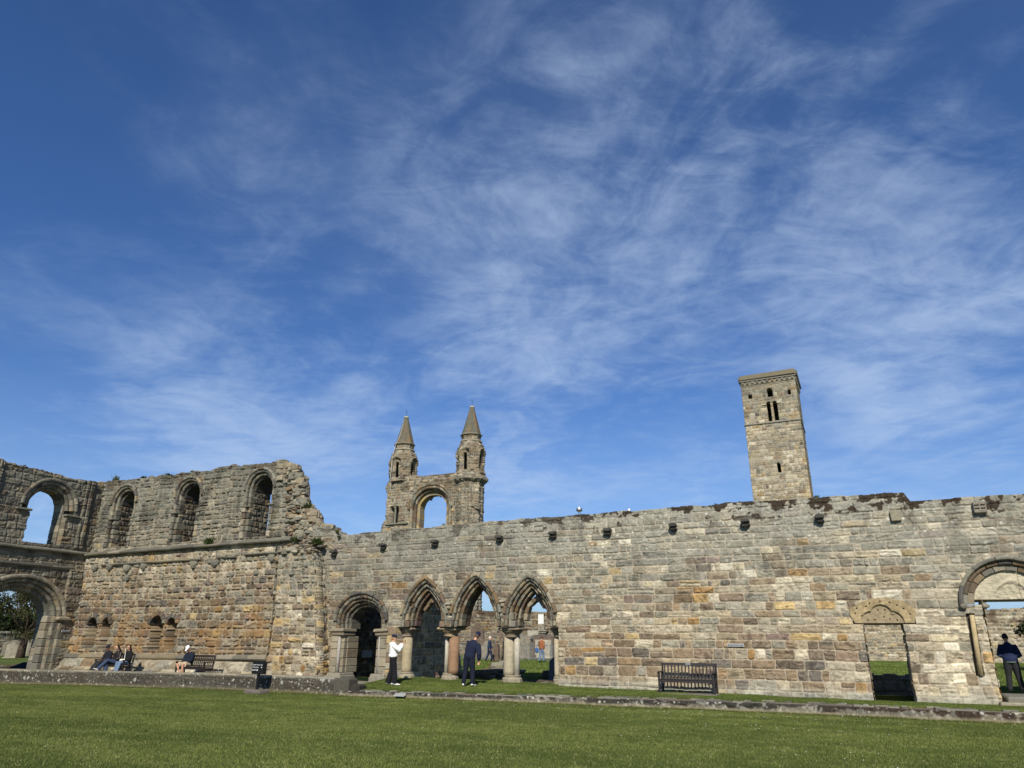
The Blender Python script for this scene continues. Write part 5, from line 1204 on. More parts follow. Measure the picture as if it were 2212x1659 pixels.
gk = dict(mkw=dict(hc=(.28, .44), wc=(.35, .9), wob=.05, rad=.05, split=.2), skw=dict(depth=.08, joint=.02, soft=.08, rough=.035, off=.06), stain=st_g)
under(sheet('gable_wall', -56, -40.2, -.2, 21.8, .07, frontY(GY), 761, w_g, None, g_in, 2.4, relief=g_rel, **gk), gable)
under(sheet('gable_wall', GY, GY + 2.4, -.2, 21.0, .08, xmap(-42.6), 762, w_g, None, None, 0, **gk), gable)
mb = MB(); gg = ['gray', 'beige', 'brown']; GJ = dict(GA, zb=8.0)
arch_ring(mb, GA, 0, .30, GY - .12, GY + .2, .7, gg, 763, 'hood', tone=.9, gap=.02); arch_ring(mb, GJ, .28, .7, GY + .0, GY + .8, .55, gg, 764, 'roll', tone=.9, gap=.02)
arch_ring(mb, GJ, .68, 1.0, GY + .4, GY + 1.1, .55, ['beige', 'brown', 'gray'], 765, 'roll', tone=.85, gap=.02); arch_ring(mb, GJ, .98, 1.40, GY + .8, GY + 1.9, .55, ['beige', 'brown', 'ochre'], 766, 'flat', tone=.9, gap=.004)
for i, (x, z, ry, l) in enumerate([(-48.55, 18.72, .6, .6), (-47.2, 19.18, -.25, .85), (-46.55, 19.1, -1.1, .35), (-48.0, 19.25, .9, .3)]): mb.box((x, GY + 1.6, z), (.26, .3, l), PAL['gray'][0], ry=ry, bev=.08)
mb.jitter(.04, 1.5, 767); under(mb.build('window_arch', STONE), gable)
for x0, x1, z0, z1, xs in ((-53.75, -52.5, 15.6, 17.75, -53.0), (-44.35, -43.72, 15.3, 17.9, -44.1)):
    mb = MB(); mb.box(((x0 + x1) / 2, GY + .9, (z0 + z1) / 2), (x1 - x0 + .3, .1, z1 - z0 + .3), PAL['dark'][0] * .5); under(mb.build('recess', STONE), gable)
    mb = MB(); mb.tube([(xs, GY + .15, z0), (xs, GY + .15, z1)], .13, 8, PAL['gray'][1]); mb.box((xs, GY + .15, z1 - .1), (.4, .4, .2), PAL['gray'][0], bev=.05); under(mb.build('recess_shaft', STONE), gable)
mb = MB(); mb.box((-52.6, GY - .06, 15.5), (3.4, .3, .18), PAL['gray'][3], bev=.04); mb.jitter(.03, 2, 1); under(mb.build('string_course', STONE), gable)
mb = MB(); mb.box((-42.1, GY - .06, 17.0), (3.2, .22, .14), PAL['gray'][3], bev=.04); mb.jitter(.03, 2, 2); under(mb.build('string_course', STONE), gable)
mb = MB()
for i in range(14): mb.box((-49.9 + i * .42, GY + 1.2, 21.32), (.43, 2.3, .16), PAL['brown'][i % 6] * .75, bev=.05)
mb.jitter(.06, 1.5, 768); under(mb.build('wall_head', STONE), gable)
def turret(cx, cy, r, z0, z1, zc0, zc1, zs0, zs1, rs, seed, flare, ragged):
    e = empty('turret', (cx, cy, z0)); under(e, gable)
    N = 8; per = 2 * math.pi
    def omap(rf):
        def f(U, Z, H):       # U is an angle in radians * r -> octagonal outline
            a = U / r + math.pi / 8; sec = (a + math.pi / 8) % (math.pi / 4) - math.pi / 8
            q = rf(Z) * math.cos(math.pi / 8) / np.cos(sec); q = q + H
            aa = a - math.pi / 2; return np.stack([cx + q * np.cos(aa), cy + q * np.sin(aa), Z], 1)
        return f
    L = per * r
    # U = 0 is the -Y face (a = pi/8 offset keeps the face towards the camera)
    wins = [0.0 - math.pi / 8 * 0, math.pi / 4 * 1.0, math.pi / 4 * 2, -math.pi / 4 * 1, -math.pi / 2, math.pi]
    def tin(U, Z, M):
        a = (U / r + math.pi / 8 + math.pi) % (2 * math.pi) - math.pi; k = np.ones(U.shape, bool)
        for w in (0, math.pi / 2, -math.pi / 2, math.pi):
            dx = np.abs(((a - w + math.pi) % (2 * math.pi)) - math.pi) * r
            k &= ~((dx < .30) & (Z > zc0 + .3) & (Z < zc0 + 2.35))
        return k
    def trel(U, Z):
        a = (U / r + math.pi / 8 + math.pi) % (2 * math.pi) - math.pi; H = (fbm(U * .8, Z * .8, 4, seed) - .5) * .35 * ragged
        for w in (0, math.pi / 2, -math.pi / 2, math.pi):
            dx = np.abs(((a - w + math.pi) % (2 * math.pi)) - math.pi) * r; arch = (np.hypot(dx, np.maximum(Z - (zc0 + 2.2), 0)) < .75) & (Z > zc0 + .1); H = H - .28 * arch
            H = H + .12 * ((np.hypot(dx, np.maximum(Z - (zc0 + 2.2), 0)) < .95) & ~arch & (Z > zc0 + 2.1))
        return H
    rf = lambda Z: np.interp(Z, [z0, zc1 - .9, zc1 - .1, zc1 + .6, zs0], [r, r, r * .92, rs * 1.02, rs])
    under(sheet('lantern', 0, L, z0, zc1 + .5, .06, omap(rf), seed, w_g, None, tin, .45, relief=trel, **gk), e)
    rf2 = lambda Z: np.interp(Z, [zc1 + .3, zs0], [rs, rs]); under(sheet('drum', 0, L, zc1 + .3, zs0 + .02, .08, omap(rf2), seed + 1, w_g, None, None, 0, relief=lambda U, Z: 0 * U, **gk), e)
    rf3 = lambda Z: np.interp(Z, [zs0, zs1], [rs * 1.03, .30])
    def st_s(U, Z, C, H, M):
        o_ = ss(fbm(U * .6, Z * .35, 4, seed + 4), .50, .62)[..., None] * .5; C = lin((108, 104, 90)) * ALB * (.7 + .6 * fbm(U * 2, Z * 3, 4, seed))[..., None]
        return C * (1 - o_) + lin((142, 112, 72)) * ALB * (.6 + .7 * fbm(U, Z, 3, 3))[..., None] * o_, H * .25
    under(sheet('spire', 0, L, zs0, zs1, .08, omap(rf3), seed + 2, w_g, None, None, 0, mkw=gk['mkw'], skw=gk['skw'], stain=st_s), e)
    mb = MB()
    mb.lathe((cx, cy, 0), [(rs * 1.0, zs0 - .18), (rs * 1.13, zs0 - .08), (rs * 1.15, zs0 + .02), (rs * 1.02, zs0 + .12)], 8, lin((140, 132, 112)) * ALB, cap=False); mb.jitter(.03, 2, seed); under(mb.build('moulding', STONE), e); mb = MB()
    mb.lathe((cx, cy, 0), [(rs * 1.02, zc1 + .45), (rs * 1.14, zc1 + .52), (rs * 1.10, zc1 + .68), (rs * .99, zc1 + .74)], 8, lin((150, 142, 120)) * ALB, cap=False); mb.jitter(.03, 2, seed); under(mb.build('moulding', STONE), e); mb = MB()
    mb.lathe((cx, cy, 0), [(.30, zs1 - .02), (.37, zs1 + .04), (.36, zs1 + .14), (.25, zs1 + .24), (.05, zs1 + .34)], 8, lin((176, 170, 150)) * ALB)
    under(mb.build('spire_cap', STONE), e)
    mb = MB(); mb.tube([(cx, cy, zs1 + .3), (cx, cy, zs1 + 1.0)], .022, 5); mb.tube([(cx - .18, cy, zs1 + 1.15), (cx, cy, zs1 + .9), (cx + .18, cy, zs1 + 1.15)], .018, 5); mb.tube([(cx - .12, cy, zs1 + .7), (cx + .12, cy, zs1 + .7)], .015, 5)
    under(mb.build('finial', plain('iron', (60, 58, 56), .6, .6)), e)
    if flare:
        rf5 = lambda Z: np.interp(Z, [z0 - 1.5, z0 - 1.2, z0 - .85, z0 - .72, z0 - .66, z0 + .15], [r * .96, r * 1.0, r * 1.2, r * 1.24, r * 1.22, r * .98])
        under(sheet('cornice', 0, L, z0 - 1.5, z0 + .15, .06, omap(rf5), seed + 5, w_g, None, None, 0, relief=lambda U, Z: -.12 * ((Z < z0 - .9) & (np.sin(U * 9) > .4)) + .16 * (fbm(U, Z * 2, 3, 5) - .5), mkw=dict(hc=(.2, .34), wc=(.4, .9)), skw=dict(depth=.05, joint=.02, rough=.03, off=.05), stain=lambda U, Z, C, H, M: (C * .85, H)), e)
        rf4 = lambda Z: np.full(np.shape(Z), r * .97); under(sheet('shaft', 0, L, -.2, z0 - .6, .09, omap(rf4), seed + 3, w_g, None, None, 0, relief=lambda U, Z: .10 * (np.sin(U * 6.0) > .55), **gk), e)
    return e
turret(-52.95, GY + 1.3, 1.90, 21.0, 24.6, 21.2, 24.8, 26.2, 29.95, 1.27, 770, False, 1.3)
turret(-42.78, GY + 1.3, 1.86, 21.2, 24.6, 21.4, 24.9, 26.35, 30.05, 1.27, 780, True, .8)
mb = MB(); P = [(-53.0, GY + .85, 29.6), (-53.2, GY + .35, 27.2), (-53.4, GY - .1, 26.1), (-53.4, GY - .72, 24.2), (-53.5, GY - .72, 21.6), (-53.6, GY - .3, 20.3)]
mb.tube(P, .03, 5); under(mb.build('lightning_cable', plain('cable', (176, 172, 160), .6)), gable)

# ------------------------------------------------------------------ trees, hedge, tufts
BARK = plain('bark', (72, 60, 48), .95, var=.4, sc=6, bump=.6)
def leafmass(name, centres, n, size, seed, cols, parent=None, flat=1.0):
    rg = np.random.RandomState(seed); cen = np.array([c[:3] for c in centres]); rad = np.array([c[3] for c in centres]); pr = rad ** 2.2; pr /= pr.sum()
    k = rg.choice(len(cen), n, p=pr); d = rg.randn(n, 3); d /= np.linalg.norm(d, axis=1, keepdims=True); q = rg.rand(n) ** .45
    Pp = cen[k] + d * (rad[k] * q)[:, None] * np.array([1, 1, flat]); Pp += rg.randn(n, 3) * size * 1.2
    a = rg.randn(n, 3); a /= np.linalg.norm(a, axis=1, keepdims=True); b = np.cross(a, rg.randn(n, 3)); b /= np.linalg.norm(b, axis=1, keepdims=True)
    s_ = size * rg.uniform(.5, 1.3, n)[:, None]
    V = np.stack([Pp - a * s_, Pp - b * s_ * .55, Pp + a * s_, Pp + b * s_ * .55], 1).reshape(-1, 3)
    C = np.array([lin(c) for c in cols])[rg.randint(len(cols), size=n)] * rg.uniform(.6, 1.3, (n, 1)); return np_obj(name, V, np.arange(4 * n).reshape(n, 4), np.repeat(C, 4, 0), LEAF, parent)
def tree(label, x, y, h, r, seed, cols, cat='tree', n=14000, size=.14, z=.2, trunk_r=.3, trunk_h=.35, low=.35):
    rg = np.random.RandomState(seed); e = empty('tree', (x, y, z), label, cat); mb = MB(); tips = []
    mb.tube([(0, 0, -.1), (.05, .02, h * trunk_h * .5), (.0, .1, h * trunk_h)], [trunk_r * 1.25, trunk_r, trunk_r * .8], 9)
    for i in range(9):
        a = 2 * math.pi * i / 9 + rg.rand() * .6; el = rg.uniform(.25, 1.2); L = r * rg.uniform(.6, 1.0); s0 = Vector((0, .05, h * trunk_h * rg.uniform(.6, 1.0)))
        d = Vector((math.cos(a) * math.cos(el), math.sin(a) * math.cos(el), math.sin(el))); p1 = s0 + d * L * .5 + Vector((0, 0, L * .12)); p2 = p1 + (d + Vector((rg.randn() * .2, rg.randn() * .2, .25))).normalized() * L * .5
        mb.tube([s0, p1, p2], [trunk_r * .45, trunk_r * .25, trunk_r * .08], 6)
        for j in range(3):
            q = p1 + (p2 - p1) * rg.rand(); t_ = q + Vector((rg.randn(), rg.randn(), rg.uniform(.1, 1))).normalized() * L * .35; mb.tube([q, (q + t_) / 2 + Vector((0, 0, .05)), t_], [trunk_r * .12, trunk_r * .08, trunk_r * .03], 5); tips.append(t_)
        tips.append(p2)
    mb.jitter(.05, 1.5, seed); mb.build('trunk', BARK, e, smooth=True)
    cs = []
    for i in range(80):
        a = rg.rand() * 2 * math.pi; zz = rg.uniform(low, 1.0); rr = r * math.sqrt(max(.05, 1 - ((zz - .6) / .48) ** 2)) * rg.uniform(.3, 1.0); cs.append((rr * math.cos(a), rr * math.sin(a), zz * h, r * rg.uniform(.06, .17)))
    cs += [(t.x, t.y, t.z, r * .13) for t in tips]
    leafmass('crown', cs, n, size, seed + 1, cols, e, .8); return e
DG = [(46, 54, 30), (56, 64, 34), (38, 46, 26), (70, 78, 42)]
tree('dark bushy tree in the churchyard seen through the nave doorway', -62.5, 38.5, 6.3, 3.9, 901, [(66, 70, 40), (78, 80, 46), (52, 54, 32), (92, 88, 58)], n=15000, size=.085, trunk_r=.30, trunk_h=.30, z=.05, low=.28)
tree('dark leafy tree at the right picture edge beyond the round doorway', 10.6, 53.5, 4.9, 2.6, 903, DG, n=16000, size=.10, low=.15)
def hedge(name, label, xa, ya, xb, yb, z, h, w, n, size, seed, cols, cat='hedge'):
    rg = np.random.RandomState(seed); cs = [(xa + (xb - xa) * t, ya + (yb - ya) * t, z + h * rg.uniform(.25, .95), w * rg.uniform(.4, .7)) for t in rg.rand(60)]; return tag(leafmass(name, cs, n, size, seed, cols), label, cat)
hedge('hedge', 'dark green hedge rising behind the churchyard wall on the far left', -84, 30, -84, 72, 1.6, 2.6, 2.4, 15000, .26, 905, [(50, 66, 34), (62, 78, 40), (40, 52, 30)])
def tuft(label, x, y, z, r, n, seed, tall=1.0, cols=((72, 84, 44), (88, 98, 54), (60, 66, 38))):
    rg = np.random.RandomState(seed); V = []; C = []
    for i in range(n):
        a = rg.rand() * 6.28; l = r * rg.uniform(.5, 1.2); d = np.array([math.cos(a) * rg.uniform(.2, 1), math.sin(a) * rg.uniform(.2, 1), rg.uniform(.5, 1.3) * tall]); b = np.array([x + rg.randn() * r * .35, y + rg.randn() * r * .25, z]); t = b + d * l
        w = np.array([-math.sin(a), math.cos(a), 0]) * r * .07; m_ = (b + t) / 2 + np.array([0, 0, l * .12]); V += [b - w, b + w, m_ + w * 1.3, m_ - w * 1.3, m_ - w * 1.3, m_ + w * 1.3, t + w * .1, t - w * .1]; C += [lin(cols[rg.randint(len(cols))]) * rg.uniform(.7, 1.2)] * 8
    return tag(np_obj('weed_tuft', np.array(V), np.arange(len(V)).reshape(-1, 4), np.array(C), LEAF), label, 'weed', 'weeds rooted in the masonry')
for a in [('bushy green weed on the left of the buttress top', -23.3, 25.55, 5.95, .22, 130, 1), ('dense green weed on the right of the buttress top', -21.95, 25.55, 5.75, .28, 190, 2), ('small weed in the broken masonry below the buttress weeds, to their right', -21.0, 25.9, 6.05, .12, 50, 3),
          ('weed sprouting from the broken stepped end of the tall wall', -23.15, 26.1, 7.55, .24, 120, 4), ('weed growing on the ledge below the right-hand lancet window', -29.0, 25.85, 6.15, .28, 150, 5), ('wispy plant on the wall head between the nave window and the first lancet', -37.9, 26.5, 10.12, .26, 45, 6, 1.5),
          ('dry tuft on the wall head left of the square tower', -4.4, 26.2, 6.38, .07, 24, 7), ('dark tuft on the wall head right of the square tower', -1.0, 26.3, 6.40, .10, 50, 8), ('dry tuft on the wall head below the open arch of the twin-spired gable', -15.75, 26.2, 6.30, .11, 36, 9, 1.0, ((150, 134, 84), (128, 118, 74))),
          ('little tuft on the nave wall head at the far left', XC - .2, 21.8, 10.1, .12, 40, 10), ('low turf tuft on the head of the tall wall left of the middle window', -33.6, 26.5, 10.1, .22, 110, 11, .5), ('thin wispy plant where the tall wall meets the long wall', -21.35, 26.2, 6.30, .12, 110, 12, 1.3),
          ('grassy tuft on the wall head above the first lancet', -35.4, 26.4, 10.12, .2, 90, 14, .5)]: tuft(*a)

e = empty('stone_urn', (8.75, 72.3, 4.25), 'carved stone urn finial standing above the boundary wall, seen through the round doorway', 'urn')
mb = MB(); mb.lathe((0, 0, 0), [(.34, -.3), (.36, -.05), (.22, .0), (.18, .14), (.40, .22), (.44, .36), (.36, .44), (.24, .48), (.22, .60), (.30, .66), (.10, .76)], 14); mb.build('body', GRV, e)
# ------------------------------------------------------------------ people
def remeshed(mb, name, material, vox, parent, smooth_it=2):
    o = mb.build('tmp', material); me = o.data
    md = o.modifiers.new('r', 'REMESH'); md.mode = 'VOXEL'; md.voxel_size = vox; md.use_smooth_shade = True
    if smooth_it:
        s_ = o.modifiers.new('s', 'SMOOTH'); s_.factor = .5; s_.iterations = smooth_it
    dg = bpy.context.evaluated_depsgraph_get(); ev = o.evaluated_get(dg); nm = bpy.data.meshes.new_from_object(ev)
    bpy.data.objects.remove(o, do_unlink=True); bpy.data.meshes.remove(me)
    nm.name = name; nm.materials.clear(); nm.materials.append(material)
    for p in nm.polygons: p.use_smooth = True
    q = bpy.data.objects.new(name, nm); COL.objects.link(q)
    if parent is not None: q.parent = parent
    return q
SKIN = plain('skin', (198, 150, 122), .6, var=.06); 
def cloth(n, c): return plain('cloth_' + n, c, .9, var=.18, sc=22, bump=.5)
V3 = Vector
def mixv(a, b, t): return a + (b - a) * t
def stand_pose(h=1.75, lean=(0, 0), feet=((-.11, .0), (.11, .0)), arms='down', step=0.0, head_tilt=(0, 0)):
    """local frame: +Y is where the person faces, +X their right"""
    s = h / 1.75; J = {}
    top = V3((lean[0], lean[1], 0))
    J['pelvis'] = V3((lean[0] * .15, lean[1] * .15, .93)); J['waist'] = V3((lean[0] * .35, lean[1] * .3, 1.08)); J['chest'] = V3((lean[0] * .7, lean[1] * .65, 1.28)); J['neck'] = V3((lean[0], lean[1], 1.47))
    J['head'] = J['neck'] + V3((head_tilt[0], .02 + head_tilt[1], .155))
    sh = (J['neck'] - J['pelvis']).normalized(); side = V3((1, 0, 0)); side = (side - sh * side.dot(sh)).normalized()
    for k, sg in (('R', 1), ('L', -1)):
        J['sh' + k] = mixv(J['chest'], J['neck'], .50) + side * .175 * sg
        J['hip' + k] = J['pelvis'] + V3((.09 * sg, 0, -.03))
        f = feet[0 if k == 'L' else 1]; J['an' + k] = V3((f[0], f[1] - .03, .08)); J['toe' + k] = V3((f[0] + .03 * sg, f[1] + .13, .03)); J['kn' + k] = mixv(J['hip' + k], J['an' + k], .49) + V3((0, .035 + step * .5, 0))
        if arms == 'down':
            J['el' + k] = J['sh' + k] + V3((.06 * sg, -.05, -.28)); J['wr' + k] = J['el' + k] + V3((-.04 * sg, .08, -.22))
        elif arms == 'photo':
            J['el' + k] = J['sh' + k] + V3((.07 * sg, .20, -.16)); J['wr' + k] = J['sh' + k] + V3((-.10 * sg, .34, .06))
        elif arms == 'front':
            J['el' + k] = J['sh' + k] + V3((.085 * sg, -.03, -.28)); J['wr' + k] = J['el' + k] + V3((-.08 * sg, .22, .0))
        elif arms == 'walk':
            J['el' + k] = J['sh' + k] + V3((.05 * sg, -.06 * sg, -.28)); J['wr' + k] = J['el' + k] + V3((.0, .10 - .05 * sg, -.23))
    for k in J: J[k] = J[k] * s
    J['s'] = s; return J
def sit_pose(h=1.7, feet=None, recl=.10, head=(0, .02), knees=(-.10, .10), hands=(0.02, .30, .62)):
    """seat top at z=.43, back of the seat at y=0, facing +Y"""
    s = h / 1.75; J = {}
    J['pelvis'] = V3((0, .13, .53)); J['waist'] = V3((0, .10, .68)); J['chest'] = V3((0, .07 + .02, .86)); J['neck'] = V3((0, .10, 1.03)); J['head'] = J['neck'] + V3((head[0], .03 + head[1], .145))
    feet = feet or ((-.12, .62), (.12, .62))
    for k, sg in (('R', 1), ('L', -1)):
        J['sh' + k] = V3((.165 * sg, .09, .935)); J['hip' + k] = V3((.09 * sg, .15, .50)); i = 0 if k == 'L' else 1
        f = feet[i]; J['an' + k] = V3((f[0], f[1] - .03, f[2] if len(f) > 2 else .09)); J['kn' + k] = V3((knees[i], .55, .52))
        J['toe' + k] = J['an' + k] + V3((.01 * sg, .15, -.04 if len(f) < 3 else .05)); J['el' + k] = V3((.22 * sg, .15, .70)); J['wr' + k] = V3((hands[0] + .07 * sg, hands[1], hands[2]))
    J['s'] = s; return J
def limb(mb, P, rr, n=10): mb.tube([tuple(p) for p in P], rr, n)
def hand(mb, w, d, side, s, curl=.5):
    """palm, four fingers of unequal length and a thumb from the side of the palm"""
    d = d.normalized(); up = V3((0, 0, 1)); pn = side.cross(d); pn.normalize(); q = d.cross(pn).normalized(); c = w + d * .045 * s
    mb.tube([tuple(w - d * .01), tuple(c), tuple(w + d * .09 * s)], [(.026 * s, .020 * s), (.040 * s, .017 * s), (.038 * s, .014 * s)], 8, ax=tuple(q))
    for i, l in enumerate((.062, .074, .070, .055)):
        b = w + d * .085 * s + q * (i - 1.5) * .020 * s; k = (d - pn * curl).normalized(); e = (d * .6 - pn * curl * 1.6).normalized()
        mb.tube([tuple(b), tuple(b + k * l * .5 * s), tuple(b + k * l * .5 * s + e * l * .5 * s)], [.0095 * s, .009 * s, .0075 * s], 6)
    b = w + d * .03 * s + q * .035 * s; mb.tube([tuple(b), tuple(b + (d + q).normalized() * .035 * s), tuple(b + (d * 1.4 + q * .6).normalized() * .062 * s)], [.012 * s, .011 * s, .009 * s], 6)
def body_mesh(J, e, skin=None):
    s = J['s']; mb = MB(); hd = J['head']; nk = J['neck']
    side = (J['shR'] - J['shL']).normalized(); ax = tuple(side)
    mb.tube([tuple(J['pelvis'] - V3((0, 0, .09 * s))), tuple(J['pelvis']), tuple(J['waist']), tuple(J['chest']), tuple(mixv(J['chest'], nk, .6)), tuple(nk)], [(.13 * s, .095 * s), (.16 * s, .115 * s), (.135 * s, .095 * s), (.165 * s, .11 * s), (.15 * s, .085 * s), (.058 * s, .058 * s)], 16, ax=ax)
    mb.tube([tuple(nk - (hd - nk) * .15), tuple(mixv(nk, hd, .6))], [.056 * s, .052 * s], 10)
    up = (hd - nk).normalized(); f = J.get('look', V3((0, 1, 0))); f = (f - up * f.dot(up)).normalized(); q = f.cross(up)
    mb.tube([tuple(hd - up * .115 * s + f * .025 * s), tuple(hd - up * .085 * s + f * .022 * s), tuple(hd - up * .03 * s + f * .008 * s), tuple(hd + up * .04 * s), tuple(hd + up * .09 * s), tuple(hd + up * .118 * s)],
            [(.026 * s, .034 * s), (.053 * s, .064 * s), (.074 * s, .089 * s), (.079 * s, .099 * s), (.063 * s, .081 * s), (.022 * s, .033 * s)], 14, ax=tuple(q))
    n0 = hd + f * .092 * s; mb.tube([tuple(n0 + up * .015 * s), tuple(n0 - up * .022 * s + f * .018 * s), tuple(n0 - up * .032 * s)], [.008 * s, .013 * s, .008 * s], 6)
    for sg in (1, -1):
        ea = hd + q * .075 * s * sg - up * .01 * s; mb.tube([tuple(ea + up * .03 * s), tuple(ea + q * .012 * sg * s - f * .01 * s), tuple(ea - up * .03 * s)], [.008 * s, .014 * s, .008 * s], 6)
    mb.tube([tuple(hd - up * .052 * s + f * .086 * s - q * .02 * s), tuple(hd - up * .052 * s + f * .092 * s), tuple(hd - up * .052 * s + f * .086 * s + q * .02 * s)], [.006 * s, .010 * s, .006 * s], 6)
    for k, sg in (('R', 1), ('L', -1)):
        limb(mb, [mixv(J['chest'], J['sh' + k], .8), J['sh' + k], mixv(J['sh' + k], J['el' + k], .5), J['el' + k], mixv(J['el' + k], J['wr' + k], .4), J['wr' + k]], [.05 * s, .056 * s, .048 * s, .040 * s, .040 * s, .026 * s])
        limb(mb, [J['pelvis'] + (J['hip' + k] - J['pelvis']) * .8, J['hip' + k], mixv(J['hip' + k], J['kn' + k], .45), J['kn' + k], mixv(J['kn' + k], J['an' + k], .35), J['an' + k]], [.09 * s, .092 * s, .078 * s, .056 * s, .056 * s, .036 * s])
        limb(mb, [J['an' + k] - V3((0, .02, 0)), J['toe' + k]], [.036 * s, .026 * s]); d = J['wr' + k] - J['el' + k]; hand(mb, J['wr' + k], d, side * sg, s)
    return remeshed(mb, 'body', skin or SKIN, .0085, e, 1)
def eyes(J, e):
    s = J['s']; hd = J['head']; up = (hd - J['neck']).normalized(); f = J['look']; f = (f - up * f.dot(up)).normalized(); q = f.cross(up)
    for sg in (-1, 1):
        mb = MB(); c = hd + f * .090 * s + q * .032 * sg * s + up * .012 * s; mb.sphere(tuple(c), (.014 * s, .010 * s, .008 * s), 8, 5); mb.build('eye', plain('eye_dark', (52, 40, 34), .4), e, smooth=True)
def top_mesh(J, e, material, name='jacket', fat=1.0, hem=-.05, sleeve=1.0, hood=False, puff=0.0):
    s = J['s']; mb = MB(); nk = J['neck']; side = (J['shR'] - J['shL']).normalized(); g = .018 * fat * s; pel = J['pelvis']; w = J['waist']
    ht = mixv(pel, w, .35) + (pel - w).normalized() * 0 if hem is None else pel + V3((0, 0, hem * s))
    mb.tube([tuple(ht), tuple(mixv(ht, w, .6)), tuple(w), tuple(J['chest']), tuple(mixv(J['chest'], nk, .55)), tuple(mixv(J['chest'], nk, .93))],
            [(.165 * s + g + puff, .12 * s + g + puff), (.165 * s + g + puff * 1.6, .122 * s + g + puff * 1.6), (.15 * s + g + puff, .108 * s + g + puff), (.175 * s + g, .12 * s + g), (.165 * s + g, .098 * s + g), (.07 * s + g * .5, .066 * s + g * .5)], 18, ax=tuple(side))
    mb.tube([tuple(mixv(J['chest'], nk, .8)), tuple(nk + V3((0, 0, .02 * s)))], [.075 * s, .066 * s], 12)
    if hood: mb.tube([tuple(nk + V3((-.07, -.05, 0)) * s), tuple(nk + V3((0, -.11, -.05)) * s), tuple(nk + V3((.07, -.05, 0)) * s)], [.04 * s, .06 * s, .04 * s], 8)
    for k, sg in (('R', 1), ('L', -1)):
        a, b, c = J['sh' + k], J['el' + k], J['wr' + k]; c2 = mixv(b, c, .93 * sleeve)
        limb(mb, [mixv(J['chest'], a, .75), a, mixv(a, b, .5), b, mixv(b, c, .5), c2], [.055 * s + g, .058 * s + g, .054 * s + g + puff * .7, .05 * s + g + puff * .7, .047 * s + g + puff, .034 * s + g * .7], 12)
    return remeshed(mb, name, material, .0125, e, 3)
def legs_mesh(J, e, material, name='trousers', fat=1.0, flare=0.0, upto=1.0):
    s = J['s']; mb = MB(); g = .014 * fat * s
    mb.tube([tuple(J['pelvis'] + V3((0, 0, .08 * s))), tuple(J['pelvis']), tuple(J['pelvis'] - V3((0, 0, .09 * s)))], [(.15 * s + g, .11 * s + g), (.165 * s + g, .12 * s + g), (.12 * s + g, .09 * s + g)], 16, ax=(1, 0, 0))
    for k in 'RL':
        h, kn, an = J['hip' + k], J['kn' + k], J['an' + k]
        if upto < 1: limb(mb, [h, mixv(h, kn, .5), mixv(h, kn, upto)], [.096 * s + g, .085 * s + g, .078 * s + g * 1.4], 12); continue
        limb(mb, [h, mixv(h, kn, .5), kn, mixv(kn, an, .45), mixv(kn, an, .98) + V3((0, 0, -.01))], [.096 * s + g, .083 * s + g, .062 * s + g, .058 * s + g + flare * .5, .046 * s + g + flare], 12)
    return remeshed(mb, name, material, .0125, e, 2)
def shoes(J, e, material):
    s = J['s']
    for k in 'LR':
        a, t = J['an' + k], J['toe' + k]; d = (t - a); d = d.normalized(); mb = MB(); low = V3((0, 0, -.035 * s))
        mb.tube([tuple(a - d * .06 * s + low), tuple(a + low * .6), tuple(mixv(a, t, .55) + low * .6), tuple(t), tuple(t + d * .06 * s)], [(.030 * s, .034 * s), (.038 * s, .048 * s), (.042 * s, .036 * s), (.044 * s, .028 * s), (.024 * s, .016 * s)], 10, ax=(1, 0, 0)); remeshed(mb, 'shoe', material, .009, e, 1)
